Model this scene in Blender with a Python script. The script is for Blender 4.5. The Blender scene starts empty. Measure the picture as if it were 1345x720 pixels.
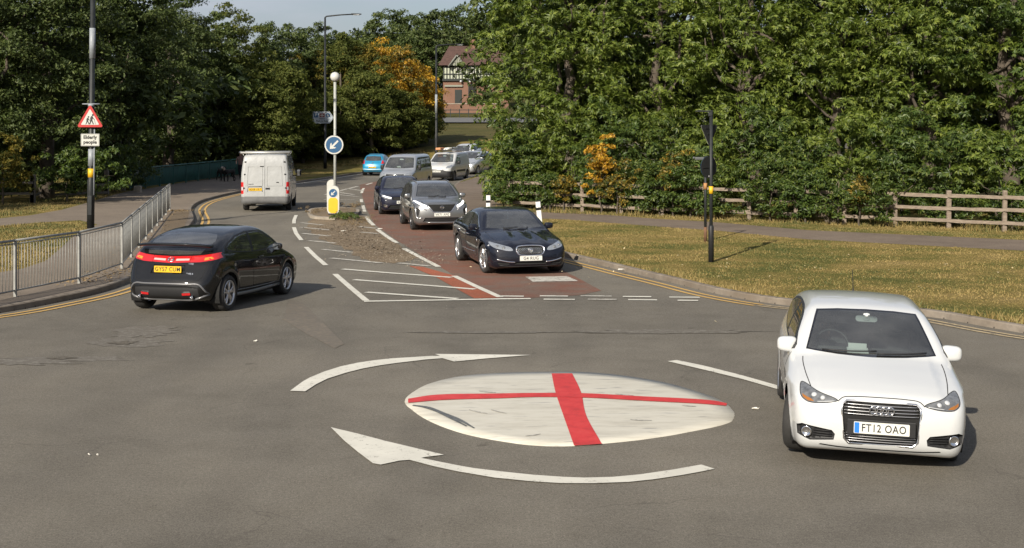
import bpy, bmesh, math, random
import numpy as np
from mathutils import Vector, Matrix
from mathutils.geometry import tessellate_polygon

random.seed(7)
RNG = np.random.default_rng(11)
SC = bpy.context.scene
COL = SC.collection
R = math.radians
# ------------------------------------------------------------------ camera
FPX, HZ, CX, CAMZ = 1701.0, 149.0, 672.5, 3.5
cam_d = bpy.data.cameras.new('camera'); cam = bpy.data.objects.new('camera', cam_d); COL.objects.link(cam)
cam.location = (0, 0, CAMZ); cam.rotation_euler = (R(90), 0, 0)
cam_d.sensor_width = 36; cam_d.lens = 36 * FPX / 1345
cam_d.shift_y = -(360 - HZ) / 1345
cam_d.clip_start = 0.3; cam_d.clip_end = 3000
SC.camera = cam

# ------------------------------------------------------------------ terrain: height depends on the distance up the road
_TY = [-200, 22, 30, 40, 50, 68, 83, 95, 104, 115, 130, 150, 166, 220, 400, 1500]
_TZ = [0, 0, -.20, -.32, -.43, -.68, -.79, -.86, -.6, .4, 1.3, 2.4, 3.9, 7.0, 12, 22]
def ground_z(y):
    return float(np.interp(y, _TY, _TZ))
def P(px, py, dz=0.0):
    """point of the ground seen at a place of the photograph"""
    y = 20.0
    lo, hi = 3.0, 900.0
    def g(y): return HZ + FPX * (CAMZ - ground_z(y) - dz) / y - py
    for _ in range(60):
        mid = (lo + hi) / 2
        if g(mid) > 0: lo = mid
        else: hi = mid
    y = (lo + hi) / 2
    return Vector(((px - CX) / FPX * y, y, ground_z(y) + dz))

# ------------------------------------------------------------------ objects
def link(o, parent=None):
    COL.objects.link(o)
    if parent is not None: o.parent = parent
    return o
def tag(o, label=None, cat=None, group=None, kind=None):
    if label: o['label'] = label
    if cat: o['category'] = cat
    if group: o['group'] = group
    if kind: o['kind'] = kind
    return o
def empty(name, loc=(0, 0, 0), rz=0.0, label=None, cat=None, group=None):
    o = bpy.data.objects.new(name, None); link(o)
    o.empty_display_size = 0.2
    o.location = loc; o.rotation_euler = (0, 0, rz)
    return tag(o, label, cat, group)
def obj(name, bm, mats, parent=None, smooth=None):
    me = bpy.data.meshes.new(name)
    if isinstance(bm, bmesh.types.BMesh):
        if smooth is not None:
            for f in bm.faces: f.smooth = smooth
        bm.to_mesh(me); bm.free()
    if not isinstance(mats, (list, tuple)): mats = [mats]
    for m in mats: me.materials.append(m)
    return link(bpy.data.objects.new(name, me), parent)
def mesh_np(name, verts, faces_flat, sizes, mats, parent=None, mat_idx=None, smooth=False, normals=None):
    me = bpy.data.meshes.new(name)
    verts = np.asarray(verts, dtype=np.float32)
    ff = np.asarray(faces_flat, dtype=np.int32); sizes = np.asarray(sizes, dtype=np.int32)
    me.vertices.add(len(verts)); me.vertices.foreach_set('co', verts.ravel())
    me.loops.add(len(ff)); me.loops.foreach_set('vertex_index', ff)
    me.polygons.add(len(sizes))
    starts = np.zeros(len(sizes), dtype=np.int32); starts[1:] = np.cumsum(sizes)[:-1]
    me.polygons.foreach_set('loop_start', starts); me.polygons.foreach_set('loop_total', sizes)
    if mat_idx is not None: me.polygons.foreach_set('material_index', np.asarray(mat_idx, dtype=np.int32))
    me.polygons.foreach_set('use_smooth', np.full(len(sizes), smooth))
    if not isinstance(mats, (list, tuple)): mats = [mats]
    for m in mats: me.materials.append(m)
    me.update(calc_edges=True)
    if normals is not None:
        me.normals_split_custom_set_from_vertices([tuple(n) for n in normals])
    return link(bpy.data.objects.new(name, me), parent)

def box(bm, c, s, rot=None, bev=0.0, taper=None):
    """box centre c, full size s, optional rotation matrix, bevel"""
    r = bmesh.ops.create_cube(bm, size=1.0)
    vs = r['verts']
    for v in vs:
        t = 1.0
        if taper and v.co.z > 0: t = taper
        v.co = Vector((v.co.x * s[0] * t, v.co.y * s[1] * t, v.co.z * s[2]))
    if bev > 0:
        es = list({e for v in vs for e in v.link_edges})
        rr = bmesh.ops.bevel(bm, geom=vs + es, offset=bev, segments=2, affect='EDGES', profile=0.5)
        vs = list({v for f in rr['faces'] for v in f.verts} | {v for v in vs if v.is_valid})
    for v in vs:
        co = v.co
        if rot is not None: co = rot @ co
        v.co = co + Vector(c)
    return vs
def frame_of(d):
    d = Vector(d).normalized()
    up = Vector((0, 0, 1)) if abs(d.z) < .9 else Vector((1, 0, 0))
    a = d.cross(up).normalized(); b = d.cross(a).normalized()
    return a, b
def tube(bm, pts, r, n=8, cap=True, flat=1.0):
    pts = [Vector(p) for p in pts]
    rs = r if isinstance(r, (list, tuple)) else [r] * len(pts)
    rings = []
    a0 = None
    for i, p in enumerate(pts):
        d = (pts[min(i + 1, len(pts) - 1)] - pts[max(i - 1, 0)])
        if d.length < 1e-9: d = Vector((0, 0, 1))
        d.normalize()
        if a0 is None: a, b = frame_of(d)
        else:
            a = a0 - d * a0.dot(d)
            if a.length < 1e-6: a, b = frame_of(d)
            a.normalize(); b = d.cross(a).normalized()
        a0 = a
        rings.append([bm.verts.new(p + (a * math.cos(2 * math.pi * k / n) + b * math.sin(2 * math.pi * k / n) * flat) * rs[i]) for k in range(n)])
    for i in range(len(rings) - 1):
        for k in range(n):
            f = bm.faces.new((rings[i][k], rings[i][(k + 1) % n], rings[i + 1][(k + 1) % n], rings[i + 1][k])); f.smooth = True
    if cap:
        bm.faces.new(rings[0][::-1]); bm.faces.new(rings[-1])
def lathe(bm, prof, n=32, axis='z', center=(0, 0, 0), closed=False):
    """prof: (radius, height) pairs revolved about an axis"""
    c = Vector(center); rings = []
    for (r, h) in prof:
        ring = []
        for k in range(n):
            t = 2 * math.pi * k / n
            x, y = r * math.cos(t), r * math.sin(t)
            v = (x, y, h) if axis == 'z' else ((x, h, y) if axis == 'y' else (h, x, y))
            ring.append(bm.verts.new(c + Vector(v)))
        rings.append(ring)
    m = len(rings)
    for i in range(m if closed else m - 1):
        A, B = rings[i], rings[(i + 1) % m]
        for k in range(n):
            f = bm.faces.new((A[k], A[(k + 1) % n], B[(k + 1) % n], B[k])); f.smooth = True
    return rings
def prism(bm, poly, z0, z1):
    """vertical prism of an xy polygon"""
    lo = [bm.verts.new((p[0], p[1], z0)) for p in poly]; hi = [bm.verts.new((p[0], p[1], z1)) for p in poly]
    n = len(poly)
    for i in range(n): bm.faces.new((lo[i], lo[(i + 1) % n], hi[(i + 1) % n], hi[i]))
    bm.faces.new(lo[::-1]); bm.faces.new(hi)
def plate(bm, poly, M, t):
    """a flat sheet of outline poly (x,z) with thickness t in y, placed by matrix M"""
    A = [bm.verts.new(M @ Vector((p[0], -t / 2, p[1]))) for p in poly]; B = [bm.verts.new(M @ Vector((p[0], t / 2, p[1]))) for p in poly]
    n = len(poly)
    fs = [bm.faces.new(A), bm.faces.new(B[::-1])]
    for i in range(n): fs.append(bm.faces.new((A[(i + 1) % n], A[i], B[i], B[(i + 1) % n])))
    return fs
def fix(bm):
    bmesh.ops.recalc_face_normals(bm, faces=bm.faces[:]); return bm
def spline(pts, n=8, closed=False):
    """centripetal-like Catmull-Rom through 2d/3d points"""
    pts = [np.array(p, float) for p in pts]; N = len(pts); out = []
    segs = N if closed else N - 1
    for i in range(segs):
        p1, p2 = pts[i], pts[(i + 1) % N]
        p0 = pts[(i - 1) % N] if (closed or i > 0) else 2 * p1 - p2
        p3 = pts[(i + 2) % N] if (closed or i < N - 2) else 2 * p2 - p1
        d01 = max(np.linalg.norm(p1 - p0), 1e-6) ** .5; d12 = max(np.linalg.norm(p2 - p1), 1e-6) ** .5; d23 = max(np.linalg.norm(p3 - p2), 1e-6) ** .5
        m1 = (p2 - p1) + d12 * ((p1 - p0) / d01 - (p2 - p0) / (d01 + d12))
        m2 = (p2 - p1) + d12 * ((p3 - p2) / d23 - (p3 - p1) / (d12 + d23))
        for k in range(n):
            t = k / n
            out.append((2 * t**3 - 3 * t**2 + 1) * p1 + (t**3 - 2 * t**2 + t) * m1 + (-2 * t**3 + 3 * t**2) * p2 + (t**3 - t**2) * m2)
    if not closed: out.append(pts[-1])
    return out
def text_obj(name, body, size, mat, parent, M, spacing=1.0, bold=0.0, xscale=1.0, align='CENTER', extrude=0.0006):
    cu = bpy.data.curves.new(name, 'FONT'); cu.body = body; cu.size = size; cu.align_x = align; cu.align_y = 'CENTER'
    cu.extrude = extrude; cu.offset = bold; cu.space_character = spacing; cu.resolution_u = 3
    tmp = bpy.data.objects.new(name, cu); COL.objects.link(tmp)
    dg = bpy.context.evaluated_depsgraph_get()
    me = bpy.data.meshes.new_from_object(tmp.evaluated_get(dg))
    bpy.data.objects.remove(tmp)
    for v in me.vertices:
        v.co = M @ Vector((v.co.x * xscale, -v.co.z, v.co.y))
    me.materials.clear(); me.materials.append(mat)
    me.name = name
    return link(bpy.data.objects.new(name, me), parent)

# ------------------------------------------------------------------ materials
MATS = {}
class NT:
    def __init__(s, name):
        s.m = bpy.data.materials.new(name); s.m.use_nodes = True; s.t = s.m.node_tree
        s.b = s.t.nodes['Principled BSDF']; s.out = s.t.nodes['Material Output']
    def n(s, typ, **kw):
        nd = s.t.nodes.new(typ)
        for k, v in kw.items():
            if k in nd.inputs: nd.inputs[k].default_value = v
            else: setattr(nd, k, v)
        return nd
    def l(s, a, b): s.t.links.new(a, b)
    def coord(s, kind='Object'):
        return s.n('ShaderNodeTexCoord').outputs[kind]
    def noise(s, vec, scale, detail=4, rough=.55, dist=0.0):
        nd = s.n('ShaderNodeTexNoise', Scale=scale, Detail=detail, Roughness=rough, Distortion=dist)
        s.l(vec, nd.inputs['Vector']); return nd.outputs['Fac']
    def ramp(s, fac, stops):
        nd = s.n('ShaderNodeValToRGB'); cr = nd.color_ramp
        while len(cr.elements) < len(stops): cr.elements.new(.5)
        for e, (p, c) in zip(cr.elements, stops):
            e.position = p; e.color = (*c, 1) if len(c) == 3 else c
        s.l(fac, nd.inputs['Fac']); return nd.outputs['Color']
    def mix(s, fac, a, b, mode='MIX'):
        nd = s.n('ShaderNodeMix', data_type='RGBA', blend_type=mode)
        for i, v in ((0, fac), (6, a), (7, b)):
            if hasattr(v, 'is_linked') or isinstance(v, bpy.types.NodeSocket): s.l(v, nd.inputs[i])
            else: nd.inputs[i].default_value = v if i == 0 else ((*v, 1) if len(v) == 3 else v)
        return nd.outputs[2]
    def math(s, op, a, b=0.0, clamp=False):
        nd = s.n('ShaderNodeMath', operation=op, use_clamp=clamp)
        for i, v in ((0, a), (1, b)):
            if isinstance(v, bpy.types.NodeSocket): s.l(v, nd.inputs[i])
            else: nd.inputs[i].default_value = v
        return nd.outputs[0]
    def bump(s, h, strength=.3, dist=.02):
        nd = s.n('ShaderNodeBump', Strength=strength, Distance=dist); s.l(h, nd.inputs['Height'])
        s.l(nd.outputs[0], s.b.inputs['Normal']); return nd
    def set(s, **kw):
        for k, v in kw.items():
            k = k.replace('_', ' ')
            if isinstance(v, bpy.types.NodeSocket): s.l(v, s.b.inputs[k])
            else: s.b.inputs[k].default_value = (*v, 1) if isinstance(v, tuple) and len(v) == 3 else v
        return s
def mat(name, col, rough=.5, metal=0.0, coat=0.0, var=0.0, vscale=6.0, bump=0.0, bscale=60.0, spec=.5, emis=None):
    if name in MATS: return MATS[name]
    t = NT(name); t.set(Roughness=rough, Metallic=metal)
    t.b.inputs['Coat Weight'].default_value = coat; t.b.inputs['Coat Roughness'].default_value = .04
    t.b.inputs['Specular IOR Level'].default_value = spec
    c = t.coord()
    if var > 0:
        f = t.noise(c, vscale, 6, .65)
        lo = tuple(x * (1 - var) for x in col); hi = tuple(min(1, x * (1 + var)) for x in col)
        t.set(Base_Color=t.ramp(f, [(.3, lo), (.7, hi)]))
    else: t.set(Base_Color=tuple(col))
    if bump > 0: t.bump(t.noise(c, bscale, 3), bump, .004)
    if emis: t.b.inputs['Emission Color'].default_value = (*emis[:3], 1); t.b.inputs['Emission Strength'].default_value = emis[3]
    MATS[name] = t.m; return t.m
def paint(name, col, metal=0.0, rough=.35, spec=.5, dent=0.0, flake=.0, inner=(.05, .05, .05), dirt=.06):
    """coated car paint; the inside of the shell is dark trim"""
    t = NT(name); c = t.coord()
    f = t.noise(c, 3.0, 8, .7)
    base = t.mix(t.math('MULTIPLY', f, dirt), col, (.16, .14, .12))
    geo = t.n('ShaderNodeNewGeometry')
    sep = t.n('ShaderNodeSeparateXYZ'); t.l(c, sep.inputs[0])
    low = t.math('MULTIPLY', t.math('SUBTRACT', .55, sep.outputs[2], True), t.math('MULTIPLY', t.noise(c, 14, 5), min(1.4, dirt * 14)), True)
    base = t.mix(low, base, (.13, .115, .095))
    base = t.mix(geo.outputs['Backfacing'], base, inner)
    t.set(Base_Color=base, Metallic=metal, Roughness=rough)
    t.b.inputs['Coat Weight'].default_value = 1.0; t.b.inputs['Coat Roughness'].default_value = .03; t.b.inputs['Specular IOR Level'].default_value = spec
    if dent: t.bump(t.noise(c, 3.2, 3, .5), dent, .06)
    MATS[name] = t.m; return t.m
def glass(name, tint=.35, rgb=(.8, .9, .88), film=.13):
    t = NT(name); m = t.m; nt = t.t
    tr = t.n('ShaderNodeBsdfTransparent'); tr.inputs[0].default_value = (*[tint * x for x in rgb], 1)
    gl = t.n('ShaderNodeBsdfGlossy'); gl.inputs['Roughness'].default_value = .02; gl.inputs[0].default_value = (.95, .97, 1, 1)
    fr = t.n('ShaderNodeFresnel'); fr.inputs[0].default_value = 1.62
    fac = t.math('ADD', t.math('MULTIPLY', fr.outputs[0], 1.0), .06, True)
    mx = t.n('ShaderNodeMixShader'); t.l(fac, mx.inputs[0]); t.l(tr.outputs[0], mx.inputs[1]); t.l(gl.outputs[0], mx.inputs[2])
    # thin film of grey diffuse on the pane, standing in for reflected sky
    df = t.n('ShaderNodeBsdfDiffuse'); df.inputs[0].default_value = (.52, .53, .52, 1)
    m2 = t.n('ShaderNodeMixShader'); c = t.coord(); t.l(t.math('MULTIPLY', t.noise(c, 2.2, 5, .6), film), m2.inputs[0]); t.l(mx.outputs[0], m2.inputs[1]); t.l(df.outputs[0], m2.inputs[2])
    t.l(m2.outputs[0], t.out.inputs[0]); MATS[name] = m; return m
M_RUBBER = mat('tyre_rubber', (.022, .021, .02), .85, var=.3, bump=.3, bscale=90)
M_ALLOY = mat('alloy', (.52, .52, .53), .28, .9)
M_ALLOY_DK = mat('alloy_dark', (.12, .12, .125), .35, .8)
M_BLACK = mat('black_plastic', (.018, .018, .019), .5, bump=.15, bscale=200, spec=.3)
M_GLOSSB = mat('gloss_black', (.008, .008, .009), .12, coat=1)
M_VOID = mat('dark_void', (.006, .006, .006), .9)
M_CHROME = mat('chrome', (.78, .78, .79), .12, 1.0)
M_SILVER = mat('satin_silver', (.45, .45, .46), .3, .9)
M_CLOTH = mat('seat_cloth', (.06, .06, .063), .9, var=.3)
M_CLOTH_TAN = mat('seat_leather_tan', (.33, .27, .19), .55, var=.15)
M_CLOTH_GREY = mat('seat_cloth_grey', (.12, .12, .125), .9, var=.2)
M_RED = mat('red_lens', (.42, .012, .014), .12, coat=1)
M_AMBER = mat('amber_lens', (.75, .22, .02), .15, coat=1)
M_WHITEL = mat('white_lens', (.42, .43, .44), .12, coat=1)
M_LAMP = mat('lamp_housing', (.16, .165, .17), .16, .35, coat=1, var=.5, vscale=16)
M_LAMP_B = mat('lamp_housing_bright', (.36, .38, .4), .1, .6, coat=1, var=.3, vscale=45)
M_DRL = mat('lit_lamp', (.9, .9, .9), .3, emis=(1, .97, .9, .75))
M_PLATE_W = mat('plate_white', (.56, .56, .52), .4)
M_PLATE_Y = mat('plate_yellow', (.60, .36, .01), .4)
M_PLATE_T = mat('plate_letters', (.012, .012, .012), .5)
M_BLUE = mat('plate_blue', (.02, .16, .55), .4)
M_GLASS = glass('car_glass', .80)
M_GLASS_DK = glass('car_glass_dark', .30)
M_WHITE = mat('white_enamel', (.74, .74, .71), .45, var=.05)
M_STEEL = mat('galvanised_steel', (.25, .25, .235), .6, .2, var=.22, vscale=9)
M_POLE = mat('dark_pole_paint', (.016, .018, .019), .5, var=.35, vscale=5, spec=.3)
# ------------------------------------------------------------------ cars: a smooth implicit shell, meshed, cut into panels and panes
def sstep(a, b, x):
    t = np.clip((x - a) / (b - a), 0, 1); return t * t * (3 - 2 * t)
def pchip(xs, ys):
    xs = np.array(xs, float); ys = np.array(ys, float)
    def f(x):
        i = np.clip(np.searchsorted(xs, x) - 1, 0, len(xs) - 2)
        d = np.diff(ys) / np.diff(xs)
        m = np.zeros(len(xs)); m[0], m[-1] = d[0], d[-1]
        for k in range(1, len(xs) - 1):
            m[k] = 0 if d[k - 1] * d[k] <= 0 else 2 * d[k - 1] * d[k] / (d[k - 1] + d[k])
        h = xs[i + 1] - xs[i]; t = np.clip((x - xs[i]) / h, 0, 1)
        return (2*t**3 - 3*t**2 + 1) * ys[i] + (t**3 - 2*t**2 + t) * h * m[i] + (-2*t**3 + 3*t**2) * ys[i + 1] + (t**3 - t**2) * h * m[i + 1]
    return f
class Shell:
    """profile: (distance from nose, height) points round the side view; sect: (height, inset); plan: (distance from nose, share of half width)"""
    def __init__(s, L, W, profile, sect, plan, cf=.16, cr=.1, crown=.045, k=.12, belt=None, extra=None, arch=(), zextra=None):
        s.L, s.W = L, W
        s.cf, s.cr, s.crown, s.k = cf, cr, crown, k
        s.extra, s.zextra = extra, zextra
        s.arch = arch
        pl = [(L / 2 - a, z) for a, z in profile]
        C = np.array(spline(pl, 8, True))
        s.dx = .015; s.x0, s.z0 = -L / 2 - .2, -.05
        zt = max(z for a, z in profile) + .2
        nx = int((L + .4) / s.dx) + 1; nz = int((zt - s.z0) / s.dx) + 1
        X, Z = np.meshgrid(s.x0 + np.arange(nx) * s.dx, s.z0 + np.arange(nz) * s.dx, indexing='ij')
        D = np.full(X.shape, 1e9); ins = np.zeros(X.shape, bool)
        n = len(C)
        for i in range(n):
            a, b = C[i], C[(i + 1) % n]; e = b - a; l2 = max(e @ e, 1e-12)
            t = np.clip(((X - a[0]) * e[0] + (Z - a[1]) * e[1]) / l2, 0, 1)
            D = np.minimum(D, np.hypot(X - a[0] - t * e[0], Z - a[1] - t * e[1]))
            c = (a[1] > Z) != (b[1] > Z)
            with np.errstate(divide='ignore', invalid='ignore'):
                xi = a[0] + (Z - a[1]) / (b[1] - a[1]) * e[0]
            ins ^= c & (X < xi)
        s.D = np.where(ins, -D, D)
        s.sect = pchip([a for a, b in sect], [b for a, b in sect])
        s.plan = pchip([a for a, b in plan], [b for a, b in plan])
        s.belt = pchip([a for a, b in belt], [b for a, b in belt]) if belt else (lambda x: 0 * x)
        s.ztop = zt - .2
    def f(s, p):
        x, y, z = p[..., 0], p[..., 1], p[..., 2]
        t = np.abs(y) / (s.W / 2)
        fr = sstep(-.1, s.L / 2, x); re = sstep(-.1, s.L / 2, -x)
        xx = x + t ** 2.2 * s.cf * fr - t ** 2.2 * s.cr * re
        zz = z + s.crown * t ** 2
        if s.zextra is not None: zz = zz - s.zextra(x, np.abs(y), z)
        gx = np.clip((xx - s.x0) / s.dx, 0, s.D.shape[0] - 1.001); gz = np.clip((zz - s.z0) / s.dx, 0, s.D.shape[1] - 1.001)
        ix = gx.astype(int); iz = gz.astype(int); fx = gx - ix; fz = gz - iz
        D = s.D
        fp = (D[ix, iz] * (1 - fx) + D[ix + 1, iz] * fx) * (1 - fz) + (D[ix, iz + 1] * (1 - fx) + D[ix + 1, iz + 1] * fx) * fz
        a = s.L / 2 - x
        w = s.W / 2 * s.plan(a) - s.sect(z - s.belt(a))
        for (ax, ar) in s.arch:
            r = np.hypot(x - ax, z - ar * .93)
            w = w + .014 * np.exp(-((r - ar - .035) / .045) ** 2) * (z < .9)
        if s.extra is not None: w = w + s.extra(x, z)
        fs = (np.abs(y) - w) * .95
        k = s.k
        h = np.maximum(k - np.abs(fp - fs), 0) / k
        return np.maximum(fp, fs) + h * h * k * .25
    def grad(s, p, e=.004):
        g = np.empty(p.shape)
        for i in range(3):
            d = np.zeros(3); d[i] = e
            g[..., i] = (s.f(p + d) - s.f(p - d)) / (2 * e)
        n = np.linalg.norm(g, axis=-1, keepdims=True)
        return g / np.maximum(n, 1e-9), n[..., 0]
    def snap(s, p, it=4):
        p = np.array(p, float)
        for _ in range(it):
            g, n = s.grad(p); p = p - g * (s.f(p) / np.maximum(n, .3))[..., None]
        return p
    def mesh(s, h):
        ny2 = int((s.W / 2 + .06) / h) + 1
        xs = np.arange(-s.L / 2 - 2 * h, s.L / 2 + 2 * h, h); ys = (np.arange(-ny2, ny2) + .5) * h; zs = np.arange(.03, s.ztop + 3 * h, h)
        X, Y, Z = np.meshgrid(xs, ys, zs, indexing='ij')
        G = np.stack([X, Y, Z], -1); V = s.f(G); I = V < 0
        c8 = [I[a:I.shape[0] - 1 + a, b:I.shape[1] - 1 + b, c:I.shape[2] - 1 + c] for a in (0, 1) for b in (0, 1) for c in (0, 1)]
        cnt = sum(c.astype(int) for c in c8); act = (cnt > 0) & (cnt < 8)
        idx = -np.ones(act.shape, int); cells = np.argwhere(act); idx[act] = np.arange(len(cells))
        acc = np.zeros((len(cells), 3)); num = np.zeros(len(cells))
        cx, cy, cz = cells.T
        corners = [(0,0,0),(1,0,0),(0,1,0),(0,0,1),(1,1,0),(1,0,1),(0,1,1),(1,1,1)]
        for (i, j) in ((0,1),(0,2),(0,3),(1,4),(1,5),(2,4),(2,6),(3,5),(3,6),(4,7),(5,7),(6,7)):
            a, b = corners[i], corners[j]
            va = V[cx + a[0], cy + a[1], cz + a[2]]; vb = V[cx + b[0], cy + b[1], cz + b[2]]
            m = (va < 0) != (vb < 0)
            t = np.where(m, va / np.where(m, va - vb, 1), 0)
            pa = G[cx + a[0], cy + a[1], cz + a[2]]; pb = G[cx + b[0], cy + b[1], cz + b[2]]
            acc += np.where(m[:, None], pa + (pb - pa) * t[:, None], 0); num += m
        pts = s.snap(acc / num[:, None])
        faces = []
        for ax in range(3):
            sl0 = [slice(None)] * 3; sl1 = [slice(None)] * 3
            sl0[ax] = slice(0, -1); sl1[ax] = slice(1, None)
            A = I[tuple(sl0)]; B = I[tuple(sl1)]
            e = np.argwhere(A != B)
            u, v = [(1, 2), (2, 0), (0, 1)][ax]
            q = []
            for du, dv in ((0, 0), (-1, 0), (-1, -1), (0, -1)):
                c = e.copy(); c[:, u] += du; c[:, v] += dv
                ok = (c >= 0).all(1) & (c < np.array(act.shape)).all(1)
                cc = np.clip(c, 0, np.array(act.shape) - 1)
                q.append(np.where(ok, idx[cc[:, 0], cc[:, 1], cc[:, 2]], -1))
            q = np.stack(q, 1); inside_first = A[e[:, 0], e[:, 1], e[:, 2]]
            q = np.where(inside_first[:, None], q, q[:, ::-1])
            faces.append(q[(q >= 0).all(1)])
        return pts, np.concatenate(faces)
    def ray(s, view, ab):
        """points of the shell seen from a side: view 'front','rear' (y,z); 'left','right' (x,z); 'top' (x,y)"""
        ab = np.atleast_2d(np.array(ab, float)); n = len(ab)
        N = 240
        far = {'front': s.L / 2 + .1, 'rear': s.L / 2 + .1, 'left': s.W / 2 + .1, 'right': s.W / 2 + .1, 'top': s.ztop + .1}[view]
        t = np.linspace(far, 0.02, N)
        def pos(tt):
            z = np.zeros_like(tt)
            a = ab[:, :1] + z; b = ab[:, 1:] + z
            if view == 'front': return np.stack([tt, a, b], -1)
            if view == 'rear': return np.stack([-tt, a, b], -1)
            if view == 'left': return np.stack([a, tt, b], -1)
            if view == 'right': return np.stack([a, -tt, b], -1)
            return np.stack([a, b, tt], -1)
        T = np.tile(t, (n, 1)); F = s.f(pos(T)); ins = F < 0
        first = np.where(ins.any(1), ins.argmax(1), N - 1)
        hi = t[np.maximum(first - 1, 0)][:, None]; lo = t[first][:, None]
        for _ in range(18):
            m = (hi + lo) / 2; g = s.f(pos(m)) < 0
            lo = np.where(g, m, lo); hi = np.where(g, hi, m)
        p = pos(lo)[:, 0]
        return p, s.grad(p)[0]

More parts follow.
